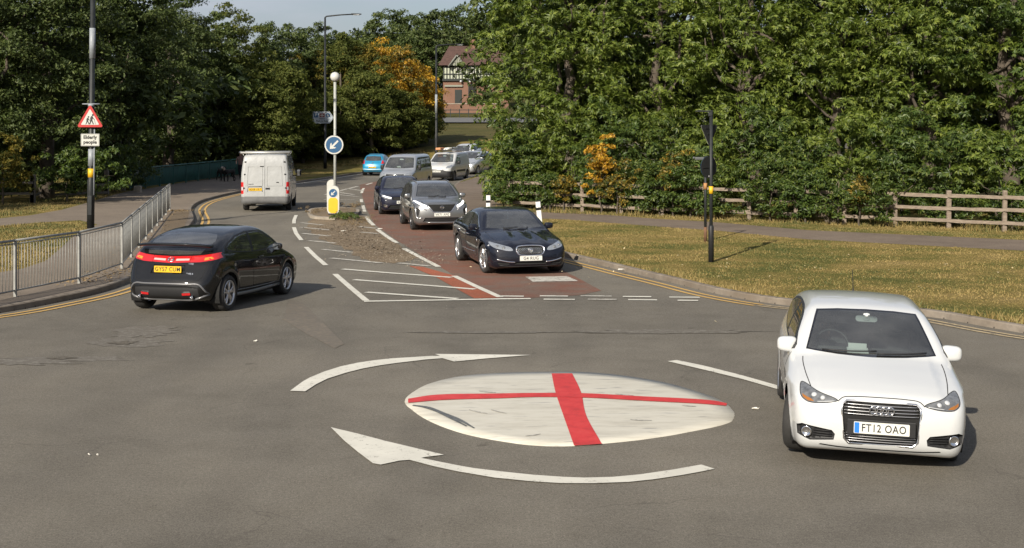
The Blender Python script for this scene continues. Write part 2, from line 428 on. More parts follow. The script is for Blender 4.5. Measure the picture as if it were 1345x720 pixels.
AX = {'front': (1, 2, 0, 1), 'rear': (1, 2, 0, -1), 'left': (0, 2, 1, 1), 'right': (0, 2, 1, -1), 'top': (0, 1, 2, 1)}
def inside(poly, x, y):
    r = False; n = len(poly)
    for i in range(n):
        a, b = poly[i], poly[(i + 1) % n]
        if (a[1] > y) != (b[1] > y) and x < a[0] + (y - a[1]) / (b[1] - a[1]) * (b[0] - a[0]): r = not r
    return r
class Car:
    def __init__(s, root, shell, h=.05, bodymat=None, name='body'):
        s.root, s.sh = root, shell
        v, q = shell.mesh(h); s.h = h
        bm = bmesh.new(); vs = [bm.verts.new(p) for p in v]
        for f in q:
            if len(set(f)) == 4: bm.faces.new([vs[i] for i in f])
        s.bm = bm; s.lay = bm.faces.layers.int.new('tag'); s.specs = {}; s.next = 1
        bm.normal_update(); s.bodymat = bodymat; s.name = name
    def region(s, name, view, poly, material, depth=0.0, ncos=.12, lim=None, parent_tag=None, over=(), push=0.0):
        """cut an outline into the shell as a part of its own; over: tags it may take over (0 = body)"""
        a, b, c, sg = AX[view]; bm = s.bm; lay = s.lay
        poly = [(float(p[0]), float(p[1])) for p in poly]
        x0 = min(p[0] for p in poly) - .01; x1 = max(p[0] for p in poly) + .01
        y0 = min(p[1] for p in poly) - .01; y1 = max(p[1] for p in poly) + .01
        ok_tags = {0} | set(over)
        if lim is None and view in ('front', 'rear') and ncos < .05:
            edge = s.sh.L / 2 - (.85 if view == 'front' else .42)
            lim = lambda q: q.x * sg > edge
        def cand(f):
            if f[lay] not in ok_tags or f.normal[c] * sg < ncos: return False
            A = [v.co[a] for v in f.verts]; B = [v.co[b] for v in f.verts]
            if max(A) < x0 or min(A) > x1 or max(B) < y0 or min(B) > y1: return False
            if lim and not lim(f.calc_center_median()): return False
            return True
        sub = {f for f in bm.faces if cand(f)}
        n = len(poly)
        for i in range(n):
            p, q = poly[i], poly[(i + 1) % n]
            e = (q[0] - p[0], q[1] - p[1]); l = math.hypot(*e)
            if l < 1e-6: continue
            m = 1e-4
            bx0, bx1 = min(p[0], q[0]) - m, max(p[0], q[0]) + m; by0, by1 = min(p[1], q[1]) - m, max(p[1], q[1]) + m
            loc = []
            for f in sub:
                A = [v.co[a] for v in f.verts]; B = [v.co[b] for v in f.verts]
                if max(A) < bx0 or min(A) > bx1 or max(B) < by0 or min(B) > by1: continue
                loc.append(f)
            if not loc: continue
            no = [0, 0, 0]; no[a] = -e[1] / l; no[b] = e[0] / l
            co = [0, 0, 0]; co[a] = p[0]; co[b] = p[1]
            geom = list({v for f in loc for v in f.verts}) + list({ed for f in loc for ed in f.edges}) + loc
            r = bmesh.ops.bisect_plane(bm, geom=geom, dist=1e-5, plane_co=co, plane_no=no)
            sub = {f for f in sub if f.is_valid} | {f for f in r['geom'] if isinstance(f, bmesh.types.BMFace)}
        t = s.next; s.next += 1
        for f in sub:
            if f[lay] not in ok_tags: continue
            ce = f.calc_center_median()
            if f.normal.length > 0 and f.normal[c] * sg < ncos * .5: continue
            if inside(poly, ce[a], ce[b]): f[lay] = t
        s.specs[t] = (name, material, depth, parent_tag, push)
        bm.normal_update()
        return t
    def both(s, name, view, poly, material, **kw):
        """the outline and its mirror image (in y)"""
        if view in ('left', 'right'):
            return s.region(name, 'left', poly, material, **kw), s.region(name, 'right', poly, material, **kw)
        if view == 'top': m = [(p[0], -p[1]) for p in poly]
        else: m = [(-p[0], p[1]) for p in poly]
        return s.region(name, view, poly, material, **kw), s.region(name, view, m, material, **kw)
    def arches(s, wheels, rad, W, cap=.34):
        """open the wheel arches and line them"""
        bm, lay = s.bm, s.lay
        for (x, r) in wheels:
            for sg in (1, -1):
                view = 'left' if sg > 0 else 'right'
                poly = [(x + rad * math.cos(t), r + .01 + rad * math.sin(t)) for t in [2 * math.pi * k / 40 for k in range(40)]]
                t = s.region('arch', view, poly, None, ncos=-2, lim=lambda c, sg=sg: c.y * sg > W / 2 - cap, over=())
                dele = [f for f in bm.faces if f[lay] == t]
                # the condition on normals is off, so everything of the outer part inside the circle goes
                bmesh.ops.delete(bm, geom=dele, context='FACES'); del s.specs[t]
    def finish(s, bodymat=None):
        bm, lay, sh = s.bm, s.lay, s.sh
        bodymat = bodymat or s.bodymat
        s.parts = {}
        groups = {}
        for f in bm.faces: groups.setdefault(f[lay], []).append(f)
        for t in sorted(groups):
            fs = groups[t]
            name, material, depth, ptag, push = s.specs.get(t, (s.name, bodymat, 0, None, 0))
            ids = {}; co = []
            for f in fs:
                for v in f.verts:
                    if v not in ids: ids[v] = len(co); co.append(tuple(v.co))
            co = np.array(co); nr, _ = sh.grad(co)
            faces = [[ids[v] for v in f.verts] for f in fs]
            if push: co = co + nr * push
            if depth > 0:
                inner = co - nr * depth; n0 = len(co)
                cnt = {}
                for fc in faces:
                    for i in range(len(fc)):
                        e = (fc[i], fc[(i + 1) % len(fc)]); cnt[tuple(sorted(e))] = cnt.get(tuple(sorted(e)), 0) + 1
                rim = []
                for fc in faces:
                    for i in range(len(fc)):
                        e = (fc[i], fc[(i + 1) % len(fc)])
                        if cnt[tuple(sorted(e))] == 1: rim.append([e[1], e[0], e[0] + n0, e[1] + n0][::-1])
                faces = [[i + n0 for i in fc] for fc in faces] + rim
                co = np.concatenate([co, inner]); nr = None
            flat = [i for fc in faces for i in fc]
            o = mesh_np(name, co, flat, [len(fc) for fc in faces], material, s.root, smooth=True, normals=nr)
            s.parts[t] = o
        for t, o in s.parts.items():
            pt = s.specs.get(t, (0, 0, 0, None, 0))[3]
            if pt is not None and pt in s.parts: o.parent = s.parts[pt]
        s.body = s.parts[0]; bm.free()
        return s.body
    # ---- things laid on the surface
    def line(s, name, view, pts, r, material, parent=None, off=0.0, n=6, flat=.5, smooth=4, mirror=False, bm=None):
        own = bm is None
        if own: bm = bmesh.new()
        P2 = spline(pts, smooth) if smooth else pts
        runs = [P2]
        views = [view]
        if mirror:
            if view in ('left', 'right'): views = ['left', 'right']; runs = [P2, P2]
            else: runs = [P2, [(-p[0], p[1]) if view != 'top' else (p[0], -p[1]) for p in P2]]; views = [view, view]
        for vw, rr in zip(views, runs):
            p, g = s.sh.ray(vw, rr)
            p = p + g * off
            tube(bm, p, r, n)
        if own: return obj(name, fix(bm), material, parent or s.root)
    def at(s, view, a, b):
        p, g = s.sh.ray(view, [(a, b)]); return Vector(p[0]), Vector(g[0])
def facing(p, n, up=(0, 0, 1)):
    """matrix whose -y axis looks along n at p (sheet in local xz)"""
    n = Vector(n).normalized(); y = -n; up = Vector(up)
    x = y.cross(up).normalized(); z = x.cross(y).normalized()
    return Matrix.Translation(p) @ Matrix(((x.x, y.x, z.x), (x.y, y.y, z.y), (x.z, y.z, z.z))).to_4x4()
def rrect(w, h, r=.01, n=4):
    out = []
    for cx, cy, a0 in ((w/2 - r, h/2 - r, 0), (-w/2 + r, h/2 - r, 90), (-w/2 + r, -h/2 + r, 180), (w/2 - r, -h/2 + r, 270)):
        for k in range(n + 1):
            a = R(a0 + 90 * k / n); out.append((cx + r * math.cos(a), cy + r * math.sin(a)))
    return out
def number_plate(car, view, z, txt, y=0.0, yellow=False, off=.012, tilt=None, blue=False, w=.52, h=.111):
    p, n = car.at(view, y, z)
    sg = 1 if view == 'front' else -1
    n = Vector((sg, 0, .05 if tilt is None else tilt)).normalized()
    M = facing(p + n * off, n)
    bm = bmesh.new(); plate(bm, rrect(w, h, .008), M, .012)
    o = obj('number_plate', fix(bm), M_PLATE_Y if yellow else M_PLATE_W, car.root)
    M2 = M @ Matrix.Translation((.02 if blue else 0, -.0085, -.002))
    if txt: text_obj('plate_lettering', txt, .105, M_PLATE_T, o, M2, spacing=1.10, bold=.0009, xscale=(.80 if blue else .9) * w / .52)
    if blue:
        bm = bmesh.new(); plate(bm, rrect(.045, .1, .004), M @ Matrix.Translation((-.232, -.0075, 0)), .004); obj('blue_band', fix(bm), M_BLUE, o)
    return o
def wheel(root, x, y, r, w, side, style='five', steer=0.0, rim=.70, rimmat=None, n=40):
    """a tyre with a rim as its child; side +1 = left"""
    bm = bmesh.new()
    rr = r * rim
    prof = [(rr, -w/2 + .012), (rr + .01, -w/2), (r - .03, -w/2 - .004), (r - .008, -w/2 + .02), (r, -w/2 + .05), (r + .001, 0), (r, w/2 - .05), (r - .008, w/2 - .02), (r - .03, w/2 + .004), (rr + .01, w/2), (rr, w/2 - .012)]
    lathe(bm, prof, n, 'y')
    o = obj('wheel', fix(bm), M_RUBBER, root)
    o.location = (x, y, r); o.rotation_euler = (0, 0, steer)
    bm = bmesh.new(); s = side
    ring = lathe(bm, [(rr, s * (w/2 - .008)), (rr - .006, s * (w/2 + .002)), (rr - .022, s * (w/2 - .004)), (rr - .03, s * (w/2 - .03)), (rr - .035, s * (-w/2 + .02))], n, 'y')
    yo = s * (w / 2 - .012)
    def spoke(a, w0, w1, r0, r1, tw=0.0):
        ca, sa = math.cos(a), math.sin(a); ct, st = math.cos(a + tw), math.sin(a + tw)
        pr = []
        for rad, ww, cc, ss, dy in ((r0, w0, ca, sa, 0), (r1 * .6, (w0 + w1) / 2 * .9, (ca + ct) / 2, (sa + st) / 2, s * .006), (r1, w1, ct, st, -s * .004)):
            t = Vector((-ss, 0, cc)); c = Vector((cc, 0, ss)) * rad
            pr.append([c + t * ww / 2 + Vector((0, yo + dy - s * .012, 0)), c + t * ww * .3 + Vector((0, yo + dy, 0)), c - t * ww * .3 + Vector((0, yo + dy, 0)), c - t * ww / 2 + Vector((0, yo + dy - s * .012, 0)), c + Vector((0, yo + dy - s * .04, 0))])
        vs = [[bm.verts.new(p) for p in ring_] for ring_ in pr]
        for i in range(len(vs) - 1):
            for k in range(5): bm.faces.new((vs[i][k], vs[i][(k + 1) % 5], vs[i + 1][(k + 1) % 5], vs[i + 1][k]))
    R1 = rr - .02
    if style == 'five':
        for k in range(5): spoke(2 * math.pi * k / 5 + .3, .07, .05, .03, R1)
    elif style == 'double':
        for k in range(5):
            for d in (-.16, .16): spoke(2 * math.pi * k / 5 + .3 + d * .6, .045, .032, .035, R1, d * .8)
    elif style == 'ten':
        for k in range(10): spoke(2 * math.pi * k / 10, .035, .028, .03, R1)
    elif style == 'steel':
        lathe(bm, [(R1, s * (w/2 - .03)), (R1 * .8, s * (w/2 - .02)), (R1 * .5, s * (w/2 - .045)), (R1 * .3, s * (w/2 - .02)), (.001, s * (w/2 - .018))], n, 'y')
    lathe(bm, [(.001, yo + s * .008), (.028, yo + s * .006), (.055, yo - s * .004), (.06, yo - s * .05)], 16, 'y')
    obj('rim', fix(bm), rimmat or M_ALLOY, o)
    bm = bmesh.new()
    lathe(bm, [(.001, s * (w/2 - .07)), (rr * .72, s * (w/2 - .07)), (rr * .72, s * (w/2 - .09))], 24, 'y')
    obj('brake_disc', fix(bm), mat('brake_steel', (.1, .095, .09), .45, .7), o)
    return o
def arch_liner(root, x, r, rad, W, cap=.34, name='arch_liner'):
    for s in (1, -1):
        bm = bmesh.new()
        ys = [s * (W / 2 - .035), s * (W / 2 - cap)]
        angs = [R(-25 + 230 * k / 20) for k in range(21)]
        A = [bm.verts.new((x + (rad + .012) * math.cos(t), ys[0], r + .01 + (rad + .012) * math.sin(t))) for t in angs]
        B = [bm.verts.new((x + (rad + .012) * math.cos(t), ys[1], r + .01 + (rad + .012) * math.sin(t))) for t in angs]
        for i in range(20): bm.faces.new((A[i], A[i + 1], B[i + 1], B[i]))
        bm.faces.new(B)
        obj(name, bm, M_VOID, root)
def seat(bm, x, y, z=.28, w=.48, h=.62, head=True):
    """one car seat: cushion, reclined back, head rest"""
    box(bm, (x + .05, y, z + .07), (.5, w, .16), bev=.04)
    rot = Matrix.Rotation(R(-14), 3, 'Y')
    box(bm, (x - .24, y, z + .1 + h / 2), (.13, w * .96, h), rot, bev=.045)
    if head: box(bm, (x - .34, y, z + .1 + h + .09), (.09, .26, .17), rot, bev=.035)
def interior(car, xs_front, xs_rear, W, z0, belt, x0, x1, dash_x, dash_z, cloth=None, wheel_side=-1, rear=True, steering=True, vis=True):
    """dark tub, dashboard, steering wheel, seats"""
    root = car.root; cloth = cloth or M_CLOTH
    bm = bmesh.new(); w = W / 2 - .13
    a = [(x1, w), (x0, w), (x0, -w), (x1, -w)]
    lo = [bm.verts.new((p[0], p[1], z0)) for p in a]; hi = [bm.verts.new((p[0], p[1], belt)) for p in a]
    for i in range(4): bm.faces.new((lo[i], lo[(i + 1) % 4], hi[(i + 1) % 4], hi[i]))
    bm.faces.new(lo)
    obj('interior_tub', bm, M_CLOTH, root)
    bm = bmesh.new()
    box(bm, (dash_x, 0, dash_z - .12), (.42, W - .34, .24), bev=.06)
    box(bm, (dash_x - .15, wheel_side * .36, dash_z - .01), (.2, .36, .1), bev=.04)
    obj('dashboard', bm, M_BLACK, root)
    if steering:
        bm = bmesh.new(); rr = .185
        pts = [Vector((0, rr * math.cos(t), rr * math.sin(t))) for t in [2 * math.pi * k / 20 for k in range(21)]]
        tube(bm, pts, .016, 6, cap=False)
        for t in (0, math.pi, -math.pi / 2): tube(bm, [Vector((0, 0, 0)), Vector((0, rr * math.cos(t), rr * math.sin(t)))], .018, 6)
        lathe(bm, [(.001, -.03), (.06, -.02), (.065, .02)], 12, 'x')
        Rm = Matrix.Rotation(R(-25), 4, 'Y'); c = Vector((dash_x - .34, wheel_side * .36, dash_z - .02))
        for v in bm.verts: v.co = Rm @ v.co + c
        obj('steering_wheel', fix(bm), M_BLACK, root)
    for y in (.36, -.36):
        bm = bmesh.new(); seat(bm, xs_front, y); obj('seat', bm, cloth, root, smooth=False)
    if rear:
        bm = bmesh.new(); box(bm, (xs_rear + .05, 0, .38), (.48, W - .5, .16), bev=.04)
        box(bm, (xs_rear - .25, 0, .68), (.13, W - .52, .55), Matrix.Rotation(R(-16), 3, 'Y'), bev=.045)
        for y in (-.36, .36): box(bm, (xs_rear - .34, y, 1.0), (.08, .25, .14), bev=.03)
        obj('rear_seat', bm, cloth, root)
def mirrors(car, x, z, y, material, size=(.12, .2, .14), arm=True, dark=True, bmat=None):
    """door mirrors on both sides: shell, glass and foot"""
    for s in (1, -1):
        bm = bmesh.new(); c = Vector((x, s * y, z))
        r = bmesh.ops.create_icosphere(bm, subdivisions=3, radius=1)
        for v in r['verts']:
            q = v.co.copy()
            e = .6
            q = Vector([math.copysign(abs(t) ** e, t) for t in q])
            q.x *= size[0] / 2 * (1 if q.x > 0 else .55); q.y *= size[1] / 2; q.z *= size[2] / 2 * (1 - .12 * s * q.y / size[1])
            q.x -= abs(q.y) * .1
            v.co = q + c
        o = obj('door_mirror', fix(bm), material, car.root, smooth=True)
        bm = bmesh.new()
        M = facing(c + Vector((-size[0] * .285, 0, 0)), (-1, s * .12, 0))
        plate(bm, rrect(size[1] * .82, size[2] * .78, .03), M, .008); obj('mirror_glass', fix(bm), mat('mirror', (.6, .62, .64), .03, 1.0), o)
        p, n = car.at('left' if s > 0 else 'right', x + .02, z - size[2] * .45)
        bm = bmesh.new(); tube(bm, [p - n * .03, (Vector(p) + c) / 2 + Vector((0, 0, -.035)), c + Vector((0, -s * size[1] * .2, -size[2] * .38))], [.035, .028, .03], 8, flat=.5)
        obj('mirror_foot', fix(bm), bmat or M_BLACK, o)
def headlamp(car, s, y, z, r, m=None):
    bm = bmesh.new(); p, n = car.at('front', s * y, z); Mx = facing(p + n * .003, n)
    for ring in lathe(bm, [(r, 0.0), (r * .9, -.006), (r * .6, -.012), (.001, -.014)], 14, 'y'):
        for v in ring: v.co = Mx @ v.co
    return obj('headlamp_lens', fix(bm), m or M_LAMP, car.root)
def wipers(car, pts_list, parent=None):
    bm = bmesh.new()
    for pts in pts_list: car.line(None, 'front', pts, .008, None, off=.014, bm=bm, smooth=3)
    return obj('wipers', fix(bm), M_BLACK, car.root)
# ------------------------------------------------------------------ white small hatchback in front
def make_white_hatch():
    root = empty('hatchback', (0, 0, 0), 0, 'white three-door hatchback facing the camera at the right of the painted disc', 'car')
    L, W = 3.954, 1.74
    prof = [(.12, .19), (.03, .27), (0, .42), (.0, .55), (.03, .66), (.1, .735), (.28, .80), (.6, .875), (.88, .93), (1.02, .965), (1.14, 1.03), (1.4, 1.18), (1.68, 1.318), (1.82, 1.368), (2.05, 1.398), (2.4, 1.416), (2.8, 1.402), (3.15, 1.36), (3.42, 1.30), (3.52, 1.25), (3.62, 1.12), (3.74, .97), (3.84, .86), (3.9, .76), (3.945, .6), (3.954, .45), (3.92, .3), (3.85, .22), (3.3, .18), (2, .17), (.7, .17)]
    sect = [(-.9, .14), (-.76, .085), (-.66, .04), (-.5, .012), (-.3, .0), (-.14, .004), (-.03, .03), (.02, .055), (.2, .125), (.42, .25), (.6, .4)]
    plan = [(-.1, .76), (0, .82), (.15, .905), (.4, .965), (.75, .99), (1.2, 1.0), (2.4, 1.0), (3.1, .985), (3.6, .93), (3.8, .87), (3.96, .76), (4.1, .7)]
    belt = [(0, .84), (1, .90), (2.4, .935), (3.4, .97), (4, .99)]
    def extra(x, z):
        zl = .735 + (.0 if True else 0) + (1.9 - x) * .012
        return .018 * (1 / (1 + np.exp(-(z - zl) / .005)) * np.exp(-np.maximum(z - zl, 0) / .05)) - .018 * np.exp(-((z - .36) / .05) ** 2) * (np.abs(x) < 1.0)
    def zx(x, ya, z):
        return .014 * sstep(.62, .52, ya) * sstep(.85, 1.0, x) * 0 + .012 * sstep(.64, .56, ya) * sstep(.7, .9, x) * sstep(.6, .75, z)
    wr = .305; fx, rx = L / 2 - .80, L / 2 - .80 - 2.469
    sh = Shell(L, W, prof, sect, plan, cf=.17, cr=.14, crown=.045, k=.095, belt=belt, extra=extra, arch=((fx, wr + .05), (rx, wr + .05)), zextra=zx)
    pm = paint('white_car_paint', (.50, .51, .51), 0, .3, dirt=.02)
    c = Car(root, sh, .045, pm)
    c.arches([(fx, wr), (rx, wr)], wr + .045, W)
    # glass
    ws = spline([(-.655, .985), (-.3, .965), (0, .96), (.3, .965), (.655, .985), (.60, 1.13), (.53, 1.29), (.515, 1.325), (.3, 1.343), (0, 1.35), (-.3, 1.343), (-.515, 1.325), (-.53, 1.29), (-.60, 1.13)], 3, True)
    ws = [(-.665, .982), (-.35, .966), (0, .961), (.35, .966), (.665, .982), (.61, 1.13), (.552, 1.275), (.528, 1.325), (.3, 1.341), (0, 1.347), (-.3, 1.341), (-.528, 1.325), (-.552, 1.275), (-.61, 1.13)]
    up = lambda q: q.x > -.2
    t0 = c.region('windscreen_surround', 'front', ws, M_GLOSSB, lim=up, ncos=.1)
    wi = [(y * .965, 1.155 + (z - 1.155) * .93) for y, z in ws]
    c.region('windscreen', 'front', wi, M_GLASS, lim=up, ncos=.1, over=(t0,))
    rw = [(-.55, 1.02), (0, 1.0), (.55, 1.02), (.5, 1.2), (.44, 1.27), (0, 1.285), (-.44, 1.27), (-.5, 1.2)]
    c.region('rear_window', 'rear', rw, M_GLASS_DK, lim=lambda q: q.x < -1, ncos=.1)
    X = lambda a: L / 2 - a
    side = [(X(1.20), .965), (X(1.45), 1.12), (X(1.72), 1.255), (X(1.95), 1.305), (X(2.3), 1.325), (X(2.7), 1.318), (X(3.05), 1.275), (X(3.26), 1.2), (X(3.3), 1.12), (X(3.16), 1.06), (X(2.75), .995), (X(2.3), .965), (X(1.7), .95)]
    sd = spline(side, 3, True)
    for v in ('left', 'right'):
        t = c.region('window_trim', v, sd, M_BLACK, ncos=.1, lim=lambda q: q.z > .9)
        cx = sum(p[0] for p in side) / len(side); cz = 1.14
        f1 = [(X(1.30), .985), (X(1.5), 1.115), (X(1.74), 1.232), (X(1.97), 1.282), (X(2.32), 1.303), (X(2.30), .985), (X(1.7), .972)]
        f2 = [(X(2.41), .99), (X(2.41), 1.303), (X(2.7), 1.298), (X(3.03), 1.255), (X(3.21), 1.19), (X(3.25), 1.13), (X(3.13), 1.08), (X(2.75), 1.015)]
        c.region('side_window', v, f1, M_GLASS, ncos=.1, over=(t,), lim=lambda q: q.z > .9)
        c.region('side_window', v, f2, M_GLASS, ncos=.1, over=(t,), lim=lambda q: q.z > .9)
    # front end
    hl = spline([(.41, .680), (.44, .698), (.54, .722), (.63, .746), (.70, .772), (.745, .775), (.762, .72), (.75, .675), (.69, .640), (.60, .638), (.50, .652)], 3, True)
    c.both('headlight', 'front', hl, M_LAMP, ncos=-.2, depth=.0, lim=lambda q: q.x > 1.2)
    gr = [(-.30, .285), (.30, .285), (.345, .33), (.372, .60), (.365, .655), (.33, .69), (-.33, .69), (-.365, .655), (-.372, .60), (-.345, .33)]
    c.region('grille', 'front', gr, M_VOID, depth=.03)
    fog = [(.44, .30), (.66, .27), (.78, .31), (.79, .40), (.74, .425), (.46, .395), (.43, .36)]
    c.both('fog_light_recess', 'front', fog, M_BLACK, depth=.035, ncos=0)
    c.region('bumper_slot', 'front', [(-.58, .232), (-.4, .222), (.4, .222), (.58, .232), (.56, .246), (.4, .238), (-.4, .238), (-.56, .246)], M_VOID, depth=.02)
    c.finish()
    # grille frame and bars
    bm = bmesh.new()
    fr = gr + gr[:1]
    for (dz, m) in ((0, None),): c.line(None, 'front', fr, .011, None, bm=bm, smooth=0, off=.0)
    obj('grille_frame', fix(bm), M_CHROME, root)
    bm = bmesh.new()
    for z in (.665, .635, .605, .575): c.line(None, 'front', [(-.35, z), (-.17, z), (0, z), (.17, z), (.35, z)], .0055, None, bm=bm, off=-.008)
    for z in (.385, .36, .335, .31): c.line(None, 'front', [(-.33, z), (-.17, z), (0, z), (.17, z), (.33, z)], .005, None, bm=bm, off=-.012)
    obj('grille_bars', fix(bm), M_SILVER, root)
    bm = bmesh.new()
    p, n = c.at('front', 0, .625); p = p + Vector((.022, 0, 0))
    for k in range(4):
        cy = (k - 1.5) * .052
        pts = [p + Vector((0, cy + .036 * math.cos(t), .036 * math.sin(t))) for t in [2 * math.pi * j / 24 for j in range(25)]]
        tube(bm, pts, .0075, 6, cap=False)
    obj('ring_badge', fix(bm), M_CHROME, root)
    number_plate(c, 'front', .455, 'FT12 OAO', blue=True, off=.02, tilt=0)
    bm = bmesh.new()
    p, n = c.at('front', 0, .455); box(bm, p + Vector((.002, 0, 0)), (.02, .64, .15), bev=.006)
    obj('plate_holder', bm, M_BLACK, root)
    # lamps inside the headlights, fog lamps
    for s in (1, -1):
        for (y, z, r) in ((.55, .688, .024), (.63, .704, .028)): headlamp(c, s, y, z, r, M_WHITEL)
        bm = bmesh.new(); c.line(None, 'front', [(s * .44, .672), (s * .52, .660), (s * .60, .650)], .005, None, bm=bm, off=.001)
        obj('headlight_strip', fix(bm), M_WHITEL, root)
        am = [(s * .63, .648), (s * .69, .648), (s * .735, .672), (s * .742, .698), (s * .70, .680), (s * .66, .668)]
        p, g = sh.ray('front', am); bm = bmesh.new(); bm.faces.new([bm.verts.new(a + b * .004) for a, b in zip(p, g)])
        obj('indicator', fix(bm), mat('amber_lit', (.26, .10, .02), .25), root)
        bm = bmesh.new(); c.line(None, 'front', list(hl[:]) + [hl[0]] if s > 0 else [(-a[0], a[1]) for a in list(hl) + [hl[0]]], .004, None, bm=bm, smooth=0)
        obj('headlight_seal', fix(bm), M_BLACK, root)
        p, n = c.at('front', s * .70, .35)
        Mx = facing(p - n * .012, (1, s * .25, 0)); bm = bmesh.new()
        for rg in lathe(bm, [(.052, 0), (.05, -.012), (.04, -.012), (.037, -.004), (.001, -.01)], 18, 'y'):
            for v in rg: v.co = Mx @ v.co
        obj('fog_light', fix(bm), M_CHROME, root)
        bm = bmesh.new()
        for z in (.33, .355, .38): c.line(None, 'front', [(s * .46, z), (s * .64, z - .004)], .004, None, bm=bm, off=-.012)
        obj('fog_light_slats', fix(bm), M_BLACK, root)
    # seams and clean shut lines
    bm = bmesh.new()
    c.line(None, 'front', [(-.41, .672), (-.36, .712), (-.25, .727), (0, .733), (.25, .727), (.36, .712), (.41, .672)], .0055, None, bm=bm, off=-.001)
    for v in ('left', 'right'):
        c.line(None, v, [(X(1.2), .93), (X(1.18), .75), (X(1.2), .4), (X(1.25), .27)], .003, None, bm=bm)
        c.line(None, v, [(X(2.37), .95), (X(2.42), .7), (X(2.38), .4), (X(2.3), .27), (X(1.25), .27)], .003, None, bm=bm, smooth=2)
    for s in (1, -1):
        c.line(None, 'top', [(X(.30), s * .655), (X(.6), s * .69), (X(.9), s * .705), (X(1.02), s * .70)], .005, None, bm=bm)
    obj('panel_gaps', fix(bm), M_VOID, root)
    for v in ('left', 'right'):
        bm = bmesh.new()
        p, n = c.at(v, X(2.18), .80); tube(bm, [p + Vector((-.09, 0, 0)) + n * .005, p + Vector((-.06, 0, 0)) + n * .03, p + Vector((.06, 0, 0)) + n * .03, p + Vector((.09, 0, 0)) + n * .005], .012, 6)
        obj('door_handle', fix(bm), pm, root)
    wipers(c, [[(-.5, .985), (-.2, .988), (.05, 1.0)], [(.05, .978), (.3, .985), (.56, 1.0)]])
    mirrors(c, X(1.36), .985, .85, pm, size=(.15, .215, .165), bmat=M_BLACK)
    bm = bmesh.new(); tube(bm, [(X(3.2), 0, 1.34), (X(3.26), 0, 1.38), (X(3.42), 0, 1.58)], [.014, .005, .003], 6); obj('aerial', fix(bm), M_BLACK, root)
    # inner mirror and papers on the dashboard
    bm = bmesh.new(); M = facing(Vector((X(1.66), 0, 1.255)), (1, .0, .1))
    plate(bm, rrect(.23, .065, .03), M, .03); tube(bm, [(X(1.66), 0, 1.26), (X(1.62), 0, 1.31)], .02, 6); box(bm, (X(1.655), 0, 1.275), (.04, .07, .08), bev=.012)
    obj('inner_mirror', fix(bm), mat('mirror_back', (.45, .47, .47), .4), root)
    bm = bmesh.new(); box(bm, (X(1.25), -.12, .965), (.15, .22, .012), Matrix.Rotation(R(20), 3, 'Y')); box(bm, (X(1.3), -.12, 1.0), (.01, .19, .085), Matrix.Rotation(R(-20), 3, 'Y'))
    obj('paper_on_dashboard', bm, mat('paper', (.5, .52, .5), .8), root)
    interior(c, X(2.15), X(2.95), W, .2, .88, X(3.5), X(1.05), X(1.32), .955)
    for s in (1, -1):
        wheel(root, fx, s * (W / 2 - .125), wr, .205, s, 'ten', steer=R(-13))
        wheel(root, rx, s * (W / 2 - .12), wr, .205, s, 'ten')
    for x in (fx, rx): arch_liner(root, x, wr, wr + .045, W)
    return root
